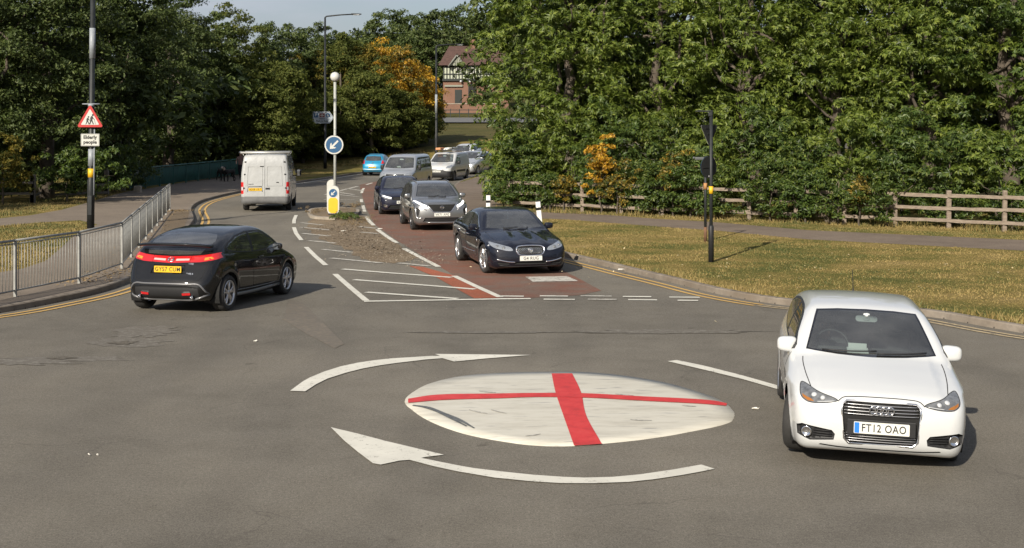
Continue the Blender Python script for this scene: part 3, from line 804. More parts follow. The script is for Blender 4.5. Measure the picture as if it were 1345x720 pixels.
# ------------------------------------------------------------------ the other vehicles, each from its own outline
def gen_car(sp):
    root = empty(sp['name'], (0, 0, 0), 0, sp['label'], sp['cat'], sp.get('group'))
    L, W = sp['L'], sp['W']; X = lambda a: L / 2 - a
    wr = sp.get('wr', .32); fx = X(sp['fo']); rx = X(sp['fo'] + sp['wb']); ag = sp.get('arch', .045)
    sh = Shell(L, W, sp['prof'], sp['sect'], sp['plan'], cf=sp.get('cf', .16), cr=sp.get('cr', .12), crown=sp.get('crown', .045), k=sp.get('k', .12), belt=sp.get('belt'),
               extra=sp.get('extra'), arch=((fx, wr + ag), (rx, wr + ag)), zextra=sp.get('zextra'))
    pm = sp['paint']; c = Car(root, sh, sp.get('h', .055), pm); c.X = X
    c.arches([(fx, wr), (rx, wr)], wr + ag, W)
    ws = sp['ws']; full = [(-y, z) for y, z in ws[::-1]] + list(ws)   # ws: right half, from the bottom centre outwards and up
    full = list(ws) + [(-y, z) for y, z in ws[::-1] if y > 0]
    zc = sum(z for y, z in full) / len(full)
    xl = sp.get('wsx', 0.0)
    G = sp.get('glass', M_GLASS)
    t = c.region('windscreen_surround', 'front', full, M_GLOSSB, lim=lambda q: q.x > xl - .6 and q.z > ws[0][1] - .08, ncos=.08)
    c.region('windscreen', 'front', [(y * .962, zc + (z - zc) * .94) for y, z in full], G, lim=lambda q: q.x > xl - .6 and q.z > ws[0][1] - .08, ncos=.08, over=(t,))
    if 'rw' in sp:
        rw = sp['rw']; full = list(rw) + [(-y, z) for y, z in rw[::-1] if y > 0]
        c.region('rear_window', 'rear', full, sp.get('rglass', M_GLASS_DK), lim=lambda q: q.x < sp.get('rwx', -.8), ncos=.08)
    for v in ('left', 'right'):
        trim = [(X(a), z) for a, z in sp['side']]
        zmin = min(z for a, z in trim) - .1
        t = c.region('window_trim', v, trim, sp.get('trim', M_BLACK), ncos=.1, lim=lambda q: q.z > zmin)
        for pane in sp['panes']: c.region('side_window', v, [(X(a), z) for a, z in pane], sp.get('sglass', G), ncos=.1, over=(t,), lim=lambda q: q.z > zmin)
    for r in sp.get('regions', ()):
        nm, view, poly, m = r[:4]; kw = r[4] if len(r) > 4 else {}
        kw = dict(kw); both = kw.pop('both', False); sm = kw.pop('sm', 0)
        if view in ('left', 'right', 'side'): poly = [(X(a), z) for a, z in poly]
        if sm: poly = spline(poly, sm, True)
        if view == 'side': c.both(nm, 'left', poly, m, **kw)
        elif both: c.both(nm, view, poly, m, **kw)
        else: c.region(nm, view, poly, m, **kw)
    c.finish()
    for ln in sp.get('lines', ()):
        nm, view, pts, r, m = ln[:5]; kw = ln[5] if len(ln) > 5 else {}
        kw = dict(kw); both = kw.pop('both', False)
        if view == 'side':
            pts = [(X(a), z) for a, z in pts]
            for v in ('left', 'right'): c.line(nm, v, pts, r, m, **kw)
        else:
            c.line(nm, view, pts, r, m, **kw)
            if both: c.line(nm, view, [(-p[0], p[1]) if view != 'top' else (p[0], -p[1]) for p in pts], r, m, **kw)
    if sp.get('seams'):
        bm = bmesh.new()
        for v in ('left', 'right'):
            for s_ in sp['seams']: c.line(None, v, [(X(a), z) for a, z in s_], .0035, None, bm=bm, smooth=3)
        for s_ in sp.get('fseams', ()):  c.line(None, 'front', s_, .0035, None, bm=bm, smooth=3)
        for s_ in sp.get('rseams', ()):  c.line(None, 'rear', s_, .0035, None, bm=bm, smooth=3)
        for s_ in sp.get('tseams', ()):
            for q in (1, -1): c.line(None, 'top', [(X(a), q * y) for a, y in s_], .0035, None, bm=bm, smooth=3)
        obj('panel_gaps', fix(bm), M_VOID, root)
    for (a, z) in sp.get('handles', ()):
        for v in ('left', 'right'):
            bm = bmesh.new(); p, n = c.at(v, X(a), z)
            tube(bm, [p + Vector((-.09, 0, 0)) + n * .004, p + Vector((-.06, 0, 0)) + n * .03, p + Vector((.06, 0, 0)) + n * .03, p + Vector((.09, 0, 0)) + n * .004], .012, 6)
            obj('door_handle', fix(bm), sp.get('handlemat', pm), root)
    if 'mir' in sp:
        a, z, y = sp['mir'][:3]; mirrors(c, X(a), z, y, sp.get('mirmat', pm), size=sp.get('mirsize', (.14, .22, .15)), bmat=sp.get('mirfoot'))
    z0 = ws[0][1]
    if sp.get('wipers', True):
        w1 = ws[1][0] if len(ws) > 1 else .5
        wipers(c, [[(-w1 * .85, z0 + .03), (-.2, z0 + .022), (.06, z0 + .04)], [(.04, z0 + .012), (.3, z0 + .02), (w1 * .85, z0 + .04)]])
    if sp.get('inner', True):
        a0, a1, dash, belt = sp['int']       # cabin front and rear distance, dashboard distance, belt height
        interior(c, X(dash + .85), X(dash + 1.7), W, .26, belt, X(a1), X(a0), X(dash), belt + .06, cloth=sp.get('cloth'), rear=sp.get('rearseat', True))
        bm = bmesh.new(); xx, zz = X(sp['im'][0]), sp['im'][1]
        plate(bm, rrect(.22, .06, .028), facing(Vector((xx, 0, zz)), (1, 0, .1)), .03); tube(bm, [(xx, 0, zz), (xx - .03, 0, zz + .06)], .015, 6)
        obj('inner_mirror', fix(bm), MATS['mirror_back'], root)
    tw = sp.get('tw', .21)
    for s in (1, -1):
        wheel(root, fx, s * (W / 2 - tw / 2 - .015), wr, tw, s, sp.get('rim', 'five'), steer=R(sp.get('steer', 0)), rimmat=sp.get('rimmat'), rim=sp.get('rimr', .7), n=sp.get('wn', 32))
        wheel(root, rx, s * (W / 2 - tw / 2 - .01), wr, tw, s, sp.get('rim', 'five'), rimmat=sp.get('rimmat'), rim=sp.get('rimr', .7), n=sp.get('wn', 32))
    for x in (fx, rx): arch_liner(root, x, wr, wr + ag, W)
    if 'plate_f' in sp: number_plate(c, 'front', sp['plate_f'][0], sp['plate_f'][1], off=.015, tilt=0)
    if 'plate_r' in sp: number_plate(c, 'rear', sp['plate_r'][0], sp['plate_r'][1], yellow=True, off=.015, tilt=0, y=sp['plate_r'][2] if len(sp['plate_r']) > 2 else 0)
    return root, c
MATS.get('mirror_back') or mat('mirror_back', (.45, .47, .47), .4)
SECT = [(-.9, .16), (-.72, .085), (-.6, .04), (-.45, .012), (-.28, .0), (-.12, .006), (-.03, .03), (.02, .055), (.2, .12), (.42, .225), (.6, .36)]
PLAN = [(-.1, .76), (0, .81), (.15, .90), (.4, .965), (.8, .995), (1.2, 1.0), (2.4, 1.0), (3.3, .985)]
def plan_for(L): return [p for p in PLAN if p[0] < L - 1] + [(L - .6, .965), (L - .3, .92), (L - .12, .86), (L, .78), (L + .1, .72)]
def crease(z0, slope=0.0, amp=.014, L=4.4):
    return lambda x, z: amp * (1 / (1 + np.exp(-(z - z0 - slope * (x)) / -.007))) * np.exp(-np.maximum(z0 + slope * x - z, 0) / .09)

def make_black_hatch():
    L = 4.27; W = 1.785
    X = lambda a: L / 2 - a
    pm = paint('black_car_paint', (.003, .003, .0035), 0, .6, spec=.1, dirt=.006)
    grey = mat('grey_trim', (.13, .13, .135), .3, .2, coat=.4)
    sp = dict(name='hatchback', label='black hatchback with red light bar across its tail, driving away beside the steel railing', cat='car', L=L, W=W, fo=.88, wb=2.635, wr=.318, paint=pm, h=.045,
        prof=[(.12, .2), (.03, .28), (0, .42), (.03, .56), (.12, .68), (.3, .78), (.6, .88), (.85, .96), (1.0, 1.04), (1.25, 1.19), (1.5, 1.31), (1.75, 1.40), (2.0, 1.438), (2.4, 1.44), (2.9, 1.405), (3.3, 1.33), (3.6, 1.24), (3.82, 1.15), (3.93, 1.06), (4.0, .97), (4.06, .9), (4.12, .8), (4.19, .68), (4.25, .57), (4.27, .44), (4.23, .31), (4.12, .25), (3.4, .2), (2, .18), (.7, .18)],
        sect=SECT, plan=[(-.1, .74), (0, .79), (.15, .88), (.4, .95), (.8, .99), (1.2, 1.0), (3.2, 1.0), (3.6, .975), (3.9, .93), (4.12, .87), (4.25, .79), (4.4, .7)],
        belt=[(0, .84), (1, .90), (2.4, .95), (3.4, 1.0), (4.3, 1.02)], cr=.15, k=.11,
        ws=[(0, 1.01), (.35, 1.015), (.69, 1.035), (.62, 1.18), (.54, 1.32), (.51, 1.355), (0, 1.375)],
        rw=[(0, 1.175), (.4, 1.18), (.585, 1.195), (.60, 1.23), (.55, 1.29), (.48, 1.335), (.25, 1.355), (0, 1.358)], rwx=-1.0,
        side=[(1.15, .965), (1.45, 1.16), (1.75, 1.30), (2.05, 1.35), (2.5, 1.355), (3.0, 1.305), (3.4, 1.2), (3.58, 1.11), (3.5, 1.06), (3.0, 1.0), (2.2, .965)],
        panes=[[(1.28, .985), (1.5, 1.15), (1.78, 1.275), (2.06, 1.325), (2.36, 1.33), (2.40, .99)], [(2.5, .998), (2.47, 1.33), (2.98, 1.28), (3.36, 1.18), (3.48, 1.11), (3.42, 1.075), (3.0, 1.02)]],
        regions=[
            ('light_bar', 'rear', [(-.36, 1.0), (0, .99), (.36, 1.0), (.36, .895), (0, .88), (-.36, .895)], M_RED, dict(ncos=.05)),
            ('tail_light', 'rear', [(.365, 1.0), (.56, 1.015), (.72, 1.04), (.83, 1.065), (.87, 1.05), (.87, .985), (.80, .945), (.72, .925), (.55, .90), (.365, .893)], M_RED, dict(both=True, ncos=-.2, lim=lambda q: q.x < -1.55)),
            ('lower_rear_window', 'rear', [(-.55, 1.11), (-.5, 1.03), (0, 1.015), (.5, 1.03), (.55, 1.11), (.3, 1.125), (-.3, 1.125)], M_GLASS_DK, dict(ncos=.05)),
            ('rear_diffuser', 'rear', [(-.62, .28), (-.6, .47), (-.4, .50), (.4, .50), (.6, .47), (.62, .28), (.4, .25), (-.4, .25)], M_BLACK, dict(depth=.012)),
            ('plate_recess', 'rear', [(-.30, .845), (.30, .845), (.33, .70), (-.33, .70)], pm, dict(depth=.02)),
            ('reflector', 'rear', [(.32, .33), (.47, .34), (.47, .38), (.32, .37)], M_RED, dict(both=True, over=tuple(range(1, 40)), push=.003)),
            ('grille', 'front', [(-.5, .62), (.5, .62), (.45, .54), (-.45, .54)], M_BLACK, dict(depth=.02)),
            ('headlight', 'front', [(.5, .62), (.8, .68), (.82, .60), (.55, .55)], M_LAMP, dict(both=True, ncos=-.1)),
        ],
        lines=[('bumper_trim', 'rear', [(-.74, .36), (-.62, .52), (-.4, .53), (.4, .53), (.62, .52), (.74, .36)], .017, grey, dict(smooth=4)),
               ('bumper_trim', 'rear', [(-.74, .34), (-.5, .255), (0, .245), (.5, .255), (.74, .34)], .02, grey, dict(smooth=4)),
               ('side_skirt', 'side', [(1.24, .25), (2.4, .235), (3.15, .25)], .035, grey, {}),
               ('side_skirt_edge', 'side', [(.88 + .36, .31), (2.4, .31), (3.12, .33)], .008, grey, {})],
        seams=[[(2.45, .98), (2.52, .7), (2.45, .4), (2.4, .3), (1.3, .3)], [(1.2, .93), (1.16, .7), (1.22, .4)], [(3.62, 1.1), (3.95, 1.03)], [(3.98, .82), (4.02, .7), (3.95, .6)]],
        rseams=[[(-.68, .93), (-.66, .75), (-.6, .60), (0, .585), (.6, .60), (.66, .75), (.68, .93)]],
        handles=[(2.2, .86)], mir=(1.42, .99, .885), mirsize=(.15, .2, .14), rim='double', rimr=.72, tw=.225,
        int=(1.1, 3.5, 1.45, .93), im=(1.7, 1.29), plate_r=(.775, 'GY57 CUM'))
    root, c = gen_car(sp)
    # bright spots of the light bar, badges
    for s in (1, -1):
        bm = bmesh.new(); p, g = c.sh.ray('rear', [(s * .60, .925), (s * .74, .955), (s * .80, .99), (s * .70, .985), (s * .60, .97)]); bm.faces.new([bm.verts.new(a + b * .003) for a, b in zip(p, g)])
        obj('indicator', fix(bm), M_AMBER, root)
        bm = bmesh.new(); p, g = c.sh.ray('rear', [(s * .1, .915), (s * .34, .925), (s * .34, .955), (s * .1, .948)]); bm.faces.new([bm.verts.new(a + b * .003) for a, b in zip(p, g)])
        obj('reversing_light', fix(bm), mat('pink_lens', (.72, .36, .34), .12, coat=1), root)
    p, n = c.at('rear', 0, .935); M = facing(p + n * .008, n); bm = bmesh.new()
    for a, b in (((-.035, -.03), (-.045, .03)), ((.035, -.03), (.045, .03)), ((-.038, 0), (.038, 0))):
        tube(bm, [M @ Vector((a[0], 0, a[1])), M @ Vector((b[0], 0, b[1]))], .008, 6)
    tube(bm, [M @ Vector((.062 * math.cos(t), 0, .048 * math.sin(t))) for t in [k * math.pi / 8 for k in range(17)]], .006, 6, cap=False)
    obj('maker_badge', fix(bm), M_CHROME, root)
    for (y, z, tx, s_) in ((-.42, .70, 'TYPE R', .042), (-.40, .865, 'i-VTEC', .034)):
        p, n = c.at('rear', y, z); text_obj('badge_lettering', tx, s_, M_CHROME, root, facing(p + n * .006, (-1, 0, .15)), bold=.001)
    # spoiler across the tailgate
    bm = bmesh.new(); rows = []
    N = 21
    for i in range(N):
        t = -1 + 2 * i / (N - 1); y = t * .70
        xx = -L / 2 + .235 + .14 * abs(t) ** 2.5; zz = 1.20 - .035 * abs(t) ** 3
        sec = [(.12, .012), (.05, .032), (-.03, .03), (-.075, .008), (-.04, -.02), (.08, -.018)]
        rows.append([bm.verts.new((xx + a, y, zz + b)) for a, b in sec])
    for i in range(N - 1):
        for k in range(6): bm.faces.new((rows[i][k], rows[i][(k + 1) % 6], rows[i + 1][(k + 1) % 6], rows[i + 1][k]))
    bm.faces.new(rows[0]); bm.faces.new(rows[-1][::-1])
    obj('spoiler', fix(bm), pm, root, smooth=True)
    for s in (1, -1):
        bm = bmesh.new(); p = Vector((-L / 2 + .05, s * .50, .30))
        lathe(bm, [(.001, .03), (.045, .02), (.048, -.02), (.04, -.025)], 3, 'x', center=p); obj('exhaust_tip', fix(bm), M_CHROME, root)
    return root

def make_navy_saloon():
    L = 4.96; W = 1.877
    pm = paint('navy_car_paint', (.002, .003, .009), 0, .6, spec=.1, dirt=.008)
    sp = dict(name='saloon', label='dark navy saloon with oval chrome mesh grille waiting at the give-way line', cat='car', L=L, W=W, fo=.87, wb=2.909, wr=.345, paint=pm, h=.05,
        prof=[(.12, .2), (.03, .27), (0, .38), (.01, .52), (.04, .64), (.1, .71), (.3, .78), (.7, .87), (1.1, .94), (1.38, .985), (1.55, 1.06), (1.9, 1.235), (2.25, 1.385), (2.5, 1.435), (2.8, 1.458), (3.15, 1.44), (3.5, 1.375), (3.85, 1.26), (4.15, 1.155), (4.4, 1.105), (4.7, 1.085), (4.85, 1.06), (4.92, .96), (4.93, .8), (4.96, .6), (4.93, .4), (4.87, .28), (4.4, .2), (2.5, .17), (.8, .17)],
        sect=[(-.9, .15), (-.76, .08), (-.62, .035), (-.45, .012), (-.28, .0), (-.12, .004), (-.03, .035), (.02, .075), (.2, .16), (.42, .275), (.6, .42)], plan=plan_for(L), belt=[(0, .80), (1, .90), (2.4, .96), (3.8, 1.0), (5, 1.0)], k=.13, cf=.22, cr=.16,
        ws=[(0, .99), (.35, .995), (.70, 1.02), (.63, 1.17), (.545, 1.34), (.50, 1.38), (0, 1.40)],
        rw=[(0, 1.14), (.6, 1.16), (.5, 1.36), (0, 1.38)],
        side=[(1.6, .975), (1.95, 1.14), (2.3, 1.29), (2.6, 1.345), (3.0, 1.35), (3.4, 1.3), (3.8, 1.19), (4.0, 1.10), (3.95, 1.05), (3.3, 1.0), (2.3, .97)], trim=M_CHROME,
        panes=[[(1.74, .99), (2.0, 1.125), (2.33, 1.265), (2.6, 1.32), (2.66, 1.32), (2.70, 1.0), (2.3, .985)], [(2.78, 1.0), (2.74, 1.325), (3.02, 1.33), (3.4, 1.275), (3.75, 1.175), (3.9, 1.1), (3.88, 1.065), (3.3, 1.02)]],
        zextra=lambda x, ya, z: .02 * np.exp(-((ya - .42 + .12 * (2.3 - x)) / .09) ** 2) * sstep(.8, 1.3, x) * sstep(.7, .8, z) + .02 * np.exp(-(ya / .13) ** 2) * sstep(.9, 1.4, x) * sstep(.68, .8, z),
        extra=crease(.80, -.02, .012),
        regions=[
            ('grille', 'front', spline([(-.33, .60), (-.30, .675), (-.2, .70), (.2, .70), (.30, .675), (.33, .60), (.28, .51), (.2, .485), (-.2, .485), (-.28, .51)], 3, True), M_VOID, dict(depth=.035)),
            ('headlight', 'front', [(.40, .60), (.44, .665), (.58, .71), (.75, .755), (.845, .775), (.86, .72), (.80, .66), (.66, .62), (.5, .59)], M_LAMP_B, dict(both=True, ncos=-.15, sm=3)),
            ('bumper_intake', 'front', [(-.36, .27), (.36, .27), (.42, .33), (-.42, .33)], M_VOID, dict(depth=.03)),
            ('side_intake', 'front', [(.48, .265), (.72, .27), (.76, .33), (.5, .31)], M_VOID, dict(both=True, depth=.02, ncos=0)),
            ('side_marker', 'side', [(.42, .70), (.48, .72), (.5, .69), (.44, .68)], M_WHITEL, {}),
        ],
        lines=[('grille_frame', 'front', spline([(-.33, .60), (-.30, .675), (-.2, .70), (.2, .70), (.30, .675), (.33, .60), (.28, .51), (.2, .485), (-.2, .485), (-.28, .51), (-.33, .60)], 3), .017, M_CHROME, dict(smooth=0)),
               ('bumper_blade', 'front', [(.36, .325), (.5, .335), (.66, .365), (.76, .395)], .016, M_CHROME, dict(both=True)),
               ('lower_lip', 'front', [(-.7, .245), (-.4, .225), (.4, .225), (.7, .245)], .012, M_BLACK, {}),
               ('side_moulding', 'side', [(1.75, .44), (2.6, .42), (3.5, .42)], .011, M_CHROME, {}),
               ('wing_vent', 'side', [(1.42, .70), (1.46, .79)], .012, M_CHROME, dict(smooth=0))],
        seams=[[(1.62, .96), (1.52, .7), (1.62, .35), (3.5, .35)], [(2.72, .98), (2.74, .7), (2.7, .36)], [(3.92, 1.05), (3.78, .8), (3.5, .5)]],
        fseams=[[(-.40, .60), (-.36, .70), (-.22, .735), (0, .74), (.22, .735), (.36, .70), (.40, .60)]], tseams=[[(.35, .66), (.9, .74), (1.4, .75)]],
        handles=[(2.5, .83), (3.6, .86)], handlemat=M_CHROME, mir=(1.86, 1.03, .94), mirsize=(.15, .21, .15), rim='double', rimmat=M_ALLOY, rimr=.74, tw=.235, steer=6,
        int=(1.5, 4.0, 1.75, .96), im=(2.18, 1.30), cloth=M_CLOTH_TAN, plate_f=(.415, 'G4 RUG'))
    root, c = gen_car(sp)
    bm = bmesh.new()
    for k in range(-9, 10):
        for d in (1, -1):
            pts = [(k * .045 - d * .11, .49), (k * .045 + d * .11, .70)]
            q = [(pts[0][0] + (pts[1][0] - pts[0][0]) * t, .49 + .21 * t) for t in np.linspace(0, 1, 8)]
            q = [(y, z) for y, z in q if abs(y) < .31 and .495 < z < .695 and abs(y) < .33 - max(0, .56 - z) * .6]
            if len(q) > 1: c.line(None, 'front', q, .003, None, bm=bm, off=-.012, smooth=0, n=4)
    obj('grille_mesh', fix(bm), M_CHROME, root)
    p, n = c.at('front', 0, .605); M = facing(p + Vector((.008, 0, 0)), (1, 0, .1)); bm = bmesh.new()
    tube(bm, [M @ Vector((.05 * math.cos(t), 0, .05 * math.sin(t))) for t in [k * math.pi / 8 for k in range(17)]], .008, 6, cap=False)
    rg = bmesh.ops.create_icosphere(bm, subdivisions=2, radius=.034)
    for v in rg['verts']: v.co = M @ Vector((v.co.x, v.co.y * .5, v.co.z))
    obj('round_badge', fix(bm), M_CHROME, root)
    for s in (1, -1):
        for (y, z, r) in ((.60, .665, .04), (.73, .70, .036)): headlamp(c, s, y, z, r)
    bm = bmesh.new(); box(bm, (L / 2 - 2.2, 0, 1.245), (.01, .035, .11), bev=.004); obj('hanging_air_freshener', bm, mat('air_freshener', (.3, .5, .7), .5), root)
    return root

def make_grey_suv():
    L = 4.425; W = 1.835
    pm = paint('grey_car_paint', (.24, .245, .25), .75, .3, dirt=.04)
    sp = dict(name='suv', label='metallic grey SUV with lit slanted headlights and black V grille behind the navy saloon', cat='car', L=L, W=W, fo=.91, wb=2.665, wr=.355, paint=pm, h=.055,
        prof=[(.14, .24), (.04, .32), (0, .48), (.0, .68), (.03, .83), (.1, .93), (.3, 1.0), (.7, 1.06), (1.02, 1.10), (1.2, 1.18), (1.45, 1.33), (1.75, 1.48), (2.0, 1.56), (2.35, 1.605), (2.8, 1.61), (3.3, 1.58), (3.7, 1.52), (3.92, 1.46), (4.05, 1.33), (4.18, 1.13), (4.27, .98), (4.38, .8), (4.425, .6), (4.4, .4), (4.25, .28), (3.5, .22), (2, .2), (.7, .2)],
        sect=[(-1, .15), (-.8, .09), (-.66, .03), (-.5, .012), (-.28, .0), (-.12, .004), (-.03, .03), (.02, .055), (.2, .12), (.42, .21), (.6, .34)], plan=plan_for(L), belt=[(0, .96), (1, 1.02), (2.4, 1.06), (3.6, 1.12), (5, 1.15)], k=.12, cf=.2,
        ws=[(0, 1.10), (.35, 1.105), (.70, 1.13), (.64, 1.28), (.56, 1.49), (.52, 1.53), (0, 1.55)], rw=[(0, 1.12), (.6, 1.14), (.5, 1.42), (0, 1.44)],
        side=[(1.3, 1.08), (1.6, 1.27), (1.95, 1.44), (2.3, 1.5), (3.0, 1.49), (3.55, 1.42), (3.8, 1.27), (3.7, 1.2), (3.0, 1.11), (2.0, 1.07)],
        panes=[[(1.42, 1.095), (1.65, 1.26), (1.97, 1.415), (2.3, 1.475), (2.36, 1.475), (2.4, 1.105), (2.0, 1.09)], [(2.5, 1.11), (2.46, 1.475), (3.0, 1.465), (3.28, 1.43), (3.3, 1.17), (3.0, 1.13)], [(3.36, 1.18), (3.34, 1.42), (3.53, 1.4), (3.74, 1.27), (3.68, 1.22)]],
        extra=crease(.84, -.012, .014),
        regions=[
            ('grille', 'front', [(-.46, .90), (-.28, .66), (.28, .66), (.46, .90)], M_VOID, dict(depth=.02)),
            ('headlight', 'front', [(.50, .80), (.56, .80), (.66, .86), (.80, .955), (.86, 1.01), (.76, 1.0), (.62, .92), (.5, .87)], M_DRL, dict(both=True, ncos=-.2)),
            ('lower_intake', 'front', [(-.62, .32), (.62, .32), (.55, .46), (-.55, .46)], M_BLACK, dict(depth=.03)),
            ('side_intake', 'front', [(.70, .74), (.84, .80), (.84, .52), (.76, .50)], M_BLACK, dict(both=True, ncos=-.1, depth=.01)),
            ('sill_cladding', 'side', [(1.35, .22), (3.15, .22), (3.15, .36), (1.35, .36)], M_BLACK, dict(push=.004)),
        ],
        lines=[('grille_chrome', 'front', [(-.62, .98), (-.48, .88), (-.30, .655), (0, .645), (.30, .655), (.48, .88), (.62, .98)], .017, M_CHROME, dict(smooth=2)),
               ('bumper_blade', 'front', [(.84, .88), (.83, .60), (.79, .44), (.64, .46)], .02, M_SILVER, dict(both=True, smooth=2)),
               ('bumper_crease', 'front', [(.50, .72), (.64, .78), (.82, .80)], .018, M_SILVER, dict(both=True, smooth=2)),
               ('skid_plate', 'front', [(-.5, .30), (0, .29), (.5, .30)], .014, M_SILVER, {}),
               ('roof_rail', 'top', [(.2, .56), (-.6, .57), (-1.4, .55)], .014, M_SILVER, dict(off=.02, both=True))],
        seams=[[(1.32, 1.06), (1.28, .8), (1.4, .4)], [(2.42, 1.08), (2.45, .8), (2.42, .38)], [(3.7, 1.18), (3.6, .95), (3.3, .6)]], fseams=[[(-.5, .90), (-.3, .955), (0, .965), (.3, .955), (.5, .90)]],
        handles=[(2.2, .94), (3.2, .97)], mir=(1.55, 1.13, .93), mirsize=(.15, .22, .16), rim='five', rimmat=M_ALLOY_DK, tw=.225, int=(1.2, 3.8, 1.5, 1.04), im=(1.95, 1.42), plate_f=(.565, 'BV71 KFG'))
    sp['plate_f'] = (.565, 'VK71 AFG')
    root, c = gen_car(sp)
    p, n = c.at('front', 0, .80); M = facing(p + Vector((.004, 0, 0)), (1, 0, 0)); bm = bmesh.new()
    tube(bm, [M @ Vector((.06 * math.cos(t), 0, .05 * math.sin(t))) for t in [k * math.pi / 8 for k in range(17)]], .008, 6, cap=False)
    vs = box(bm, (0, 0, 0), (.15, .016, .024))
    for v in vs: v.co = M @ v.co
    obj('maker_badge', fix(bm), M_CHROME, root)
    bm = bmesh.new()
    for z in (.70, .74, .78, .82, .86): c.line(None, 'front', [(-.3 - (z - .68) * .6, z), (0, z), (.3 + (z - .68) * .6, z)], .004, None, bm=bm, off=-.012)
    obj('grille_bars', fix(bm), M_BLACK, root)
    return root

def make_navy_hatch():
    L = 4.3; W = 1.79
    pm = paint('midnight_car_paint', (.005, .006, .018), 0, .6, spec=.1, dirt=.015)
    sp = dict(name='hatchback', label='dark blue hatchback with slim lit headlights between the grey SUV and the silver van', cat='car', L=L, W=W, fo=.86, wb=2.64, wr=.32, paint=pm, h=.07,
        prof=[(.12, .2), (.02, .3), (0, .45), (.02, .6), (.08, .7), (.3, .8), (.7, .89), (1.05, .96), (1.25, 1.06), (1.55, 1.23), (1.85, 1.38), (2.1, 1.44), (2.5, 1.455), (3.0, 1.44), (3.5, 1.37), (3.75, 1.3), (3.9, 1.15), (4.05, .97), (4.18, .85), (4.28, .65), (4.3, .45), (4.2, .28), (3.4, .19), (2, .17), (.7, .17)],
        sect=SECT, plan=plan_for(L), belt=[(0, .84), (1, .90), (2.4, .94), (4.3, 1.0)], k=.12,
        ws=[(0, .97), (.35, .975), (.69, 1.0), (.62, 1.15), (.54, 1.34), (.5, 1.38), (0, 1.4)], rw=[(0, 1.05), (.58, 1.07), (.5, 1.27), (0, 1.3)],
        side=[(1.3, .95), (1.6, 1.12), (1.95, 1.29), (2.3, 1.34), (3.0, 1.33), (3.5, 1.24), (3.65, 1.12), (3.5, 1.04), (2.4, .96)],
        panes=[[(1.42, .965), (1.65, 1.11), (1.97, 1.27), (2.3, 1.315), (2.36, 1.315), (2.38, .975)], [(2.48, .98), (2.45, 1.315), (3.0, 1.305), (3.4, 1.24), (3.5, 1.12), (3.4, 1.05)]],
        regions=[('grille', 'front', [(-.42, .70), (-.42, .58), (.42, .58), (.42, .70)], M_VOID, dict(depth=.02)),
                 ('headlight', 'front', [(.45, .60), (.7, .62), (.82, .70), (.82, .79), (.66, .75), (.45, .70)], M_LAMP, dict(both=True, ncos=-.1)),
                 ('lower_intake', 'front', [(-.62, .26), (.62, .26), (.5, .40), (-.5, .40)], M_VOID, dict(depth=.03)),
                 ('fog_light_recess', 'front', [(.62, .30), (.76, .32), (.76, .42), (.62, .40)], M_CHROME, dict(both=True, ncos=0))],
        lines=[('daytime_light', 'front', [(.46, .66), (.6, .685), (.76, .735)], .028, M_DRL, dict(both=True))],
        seams=[[(2.42, .96), (2.42, .4)]], handles=[(2.2, .84)], mir=(1.5, 1.0, .9), rim='five', int=(1.2, 3.6, 1.5, .93), im=(1.85, 1.3), plate_f=(.50, 'BJ19 OTW'), wn=24)
    return gen_car(sp)[0]

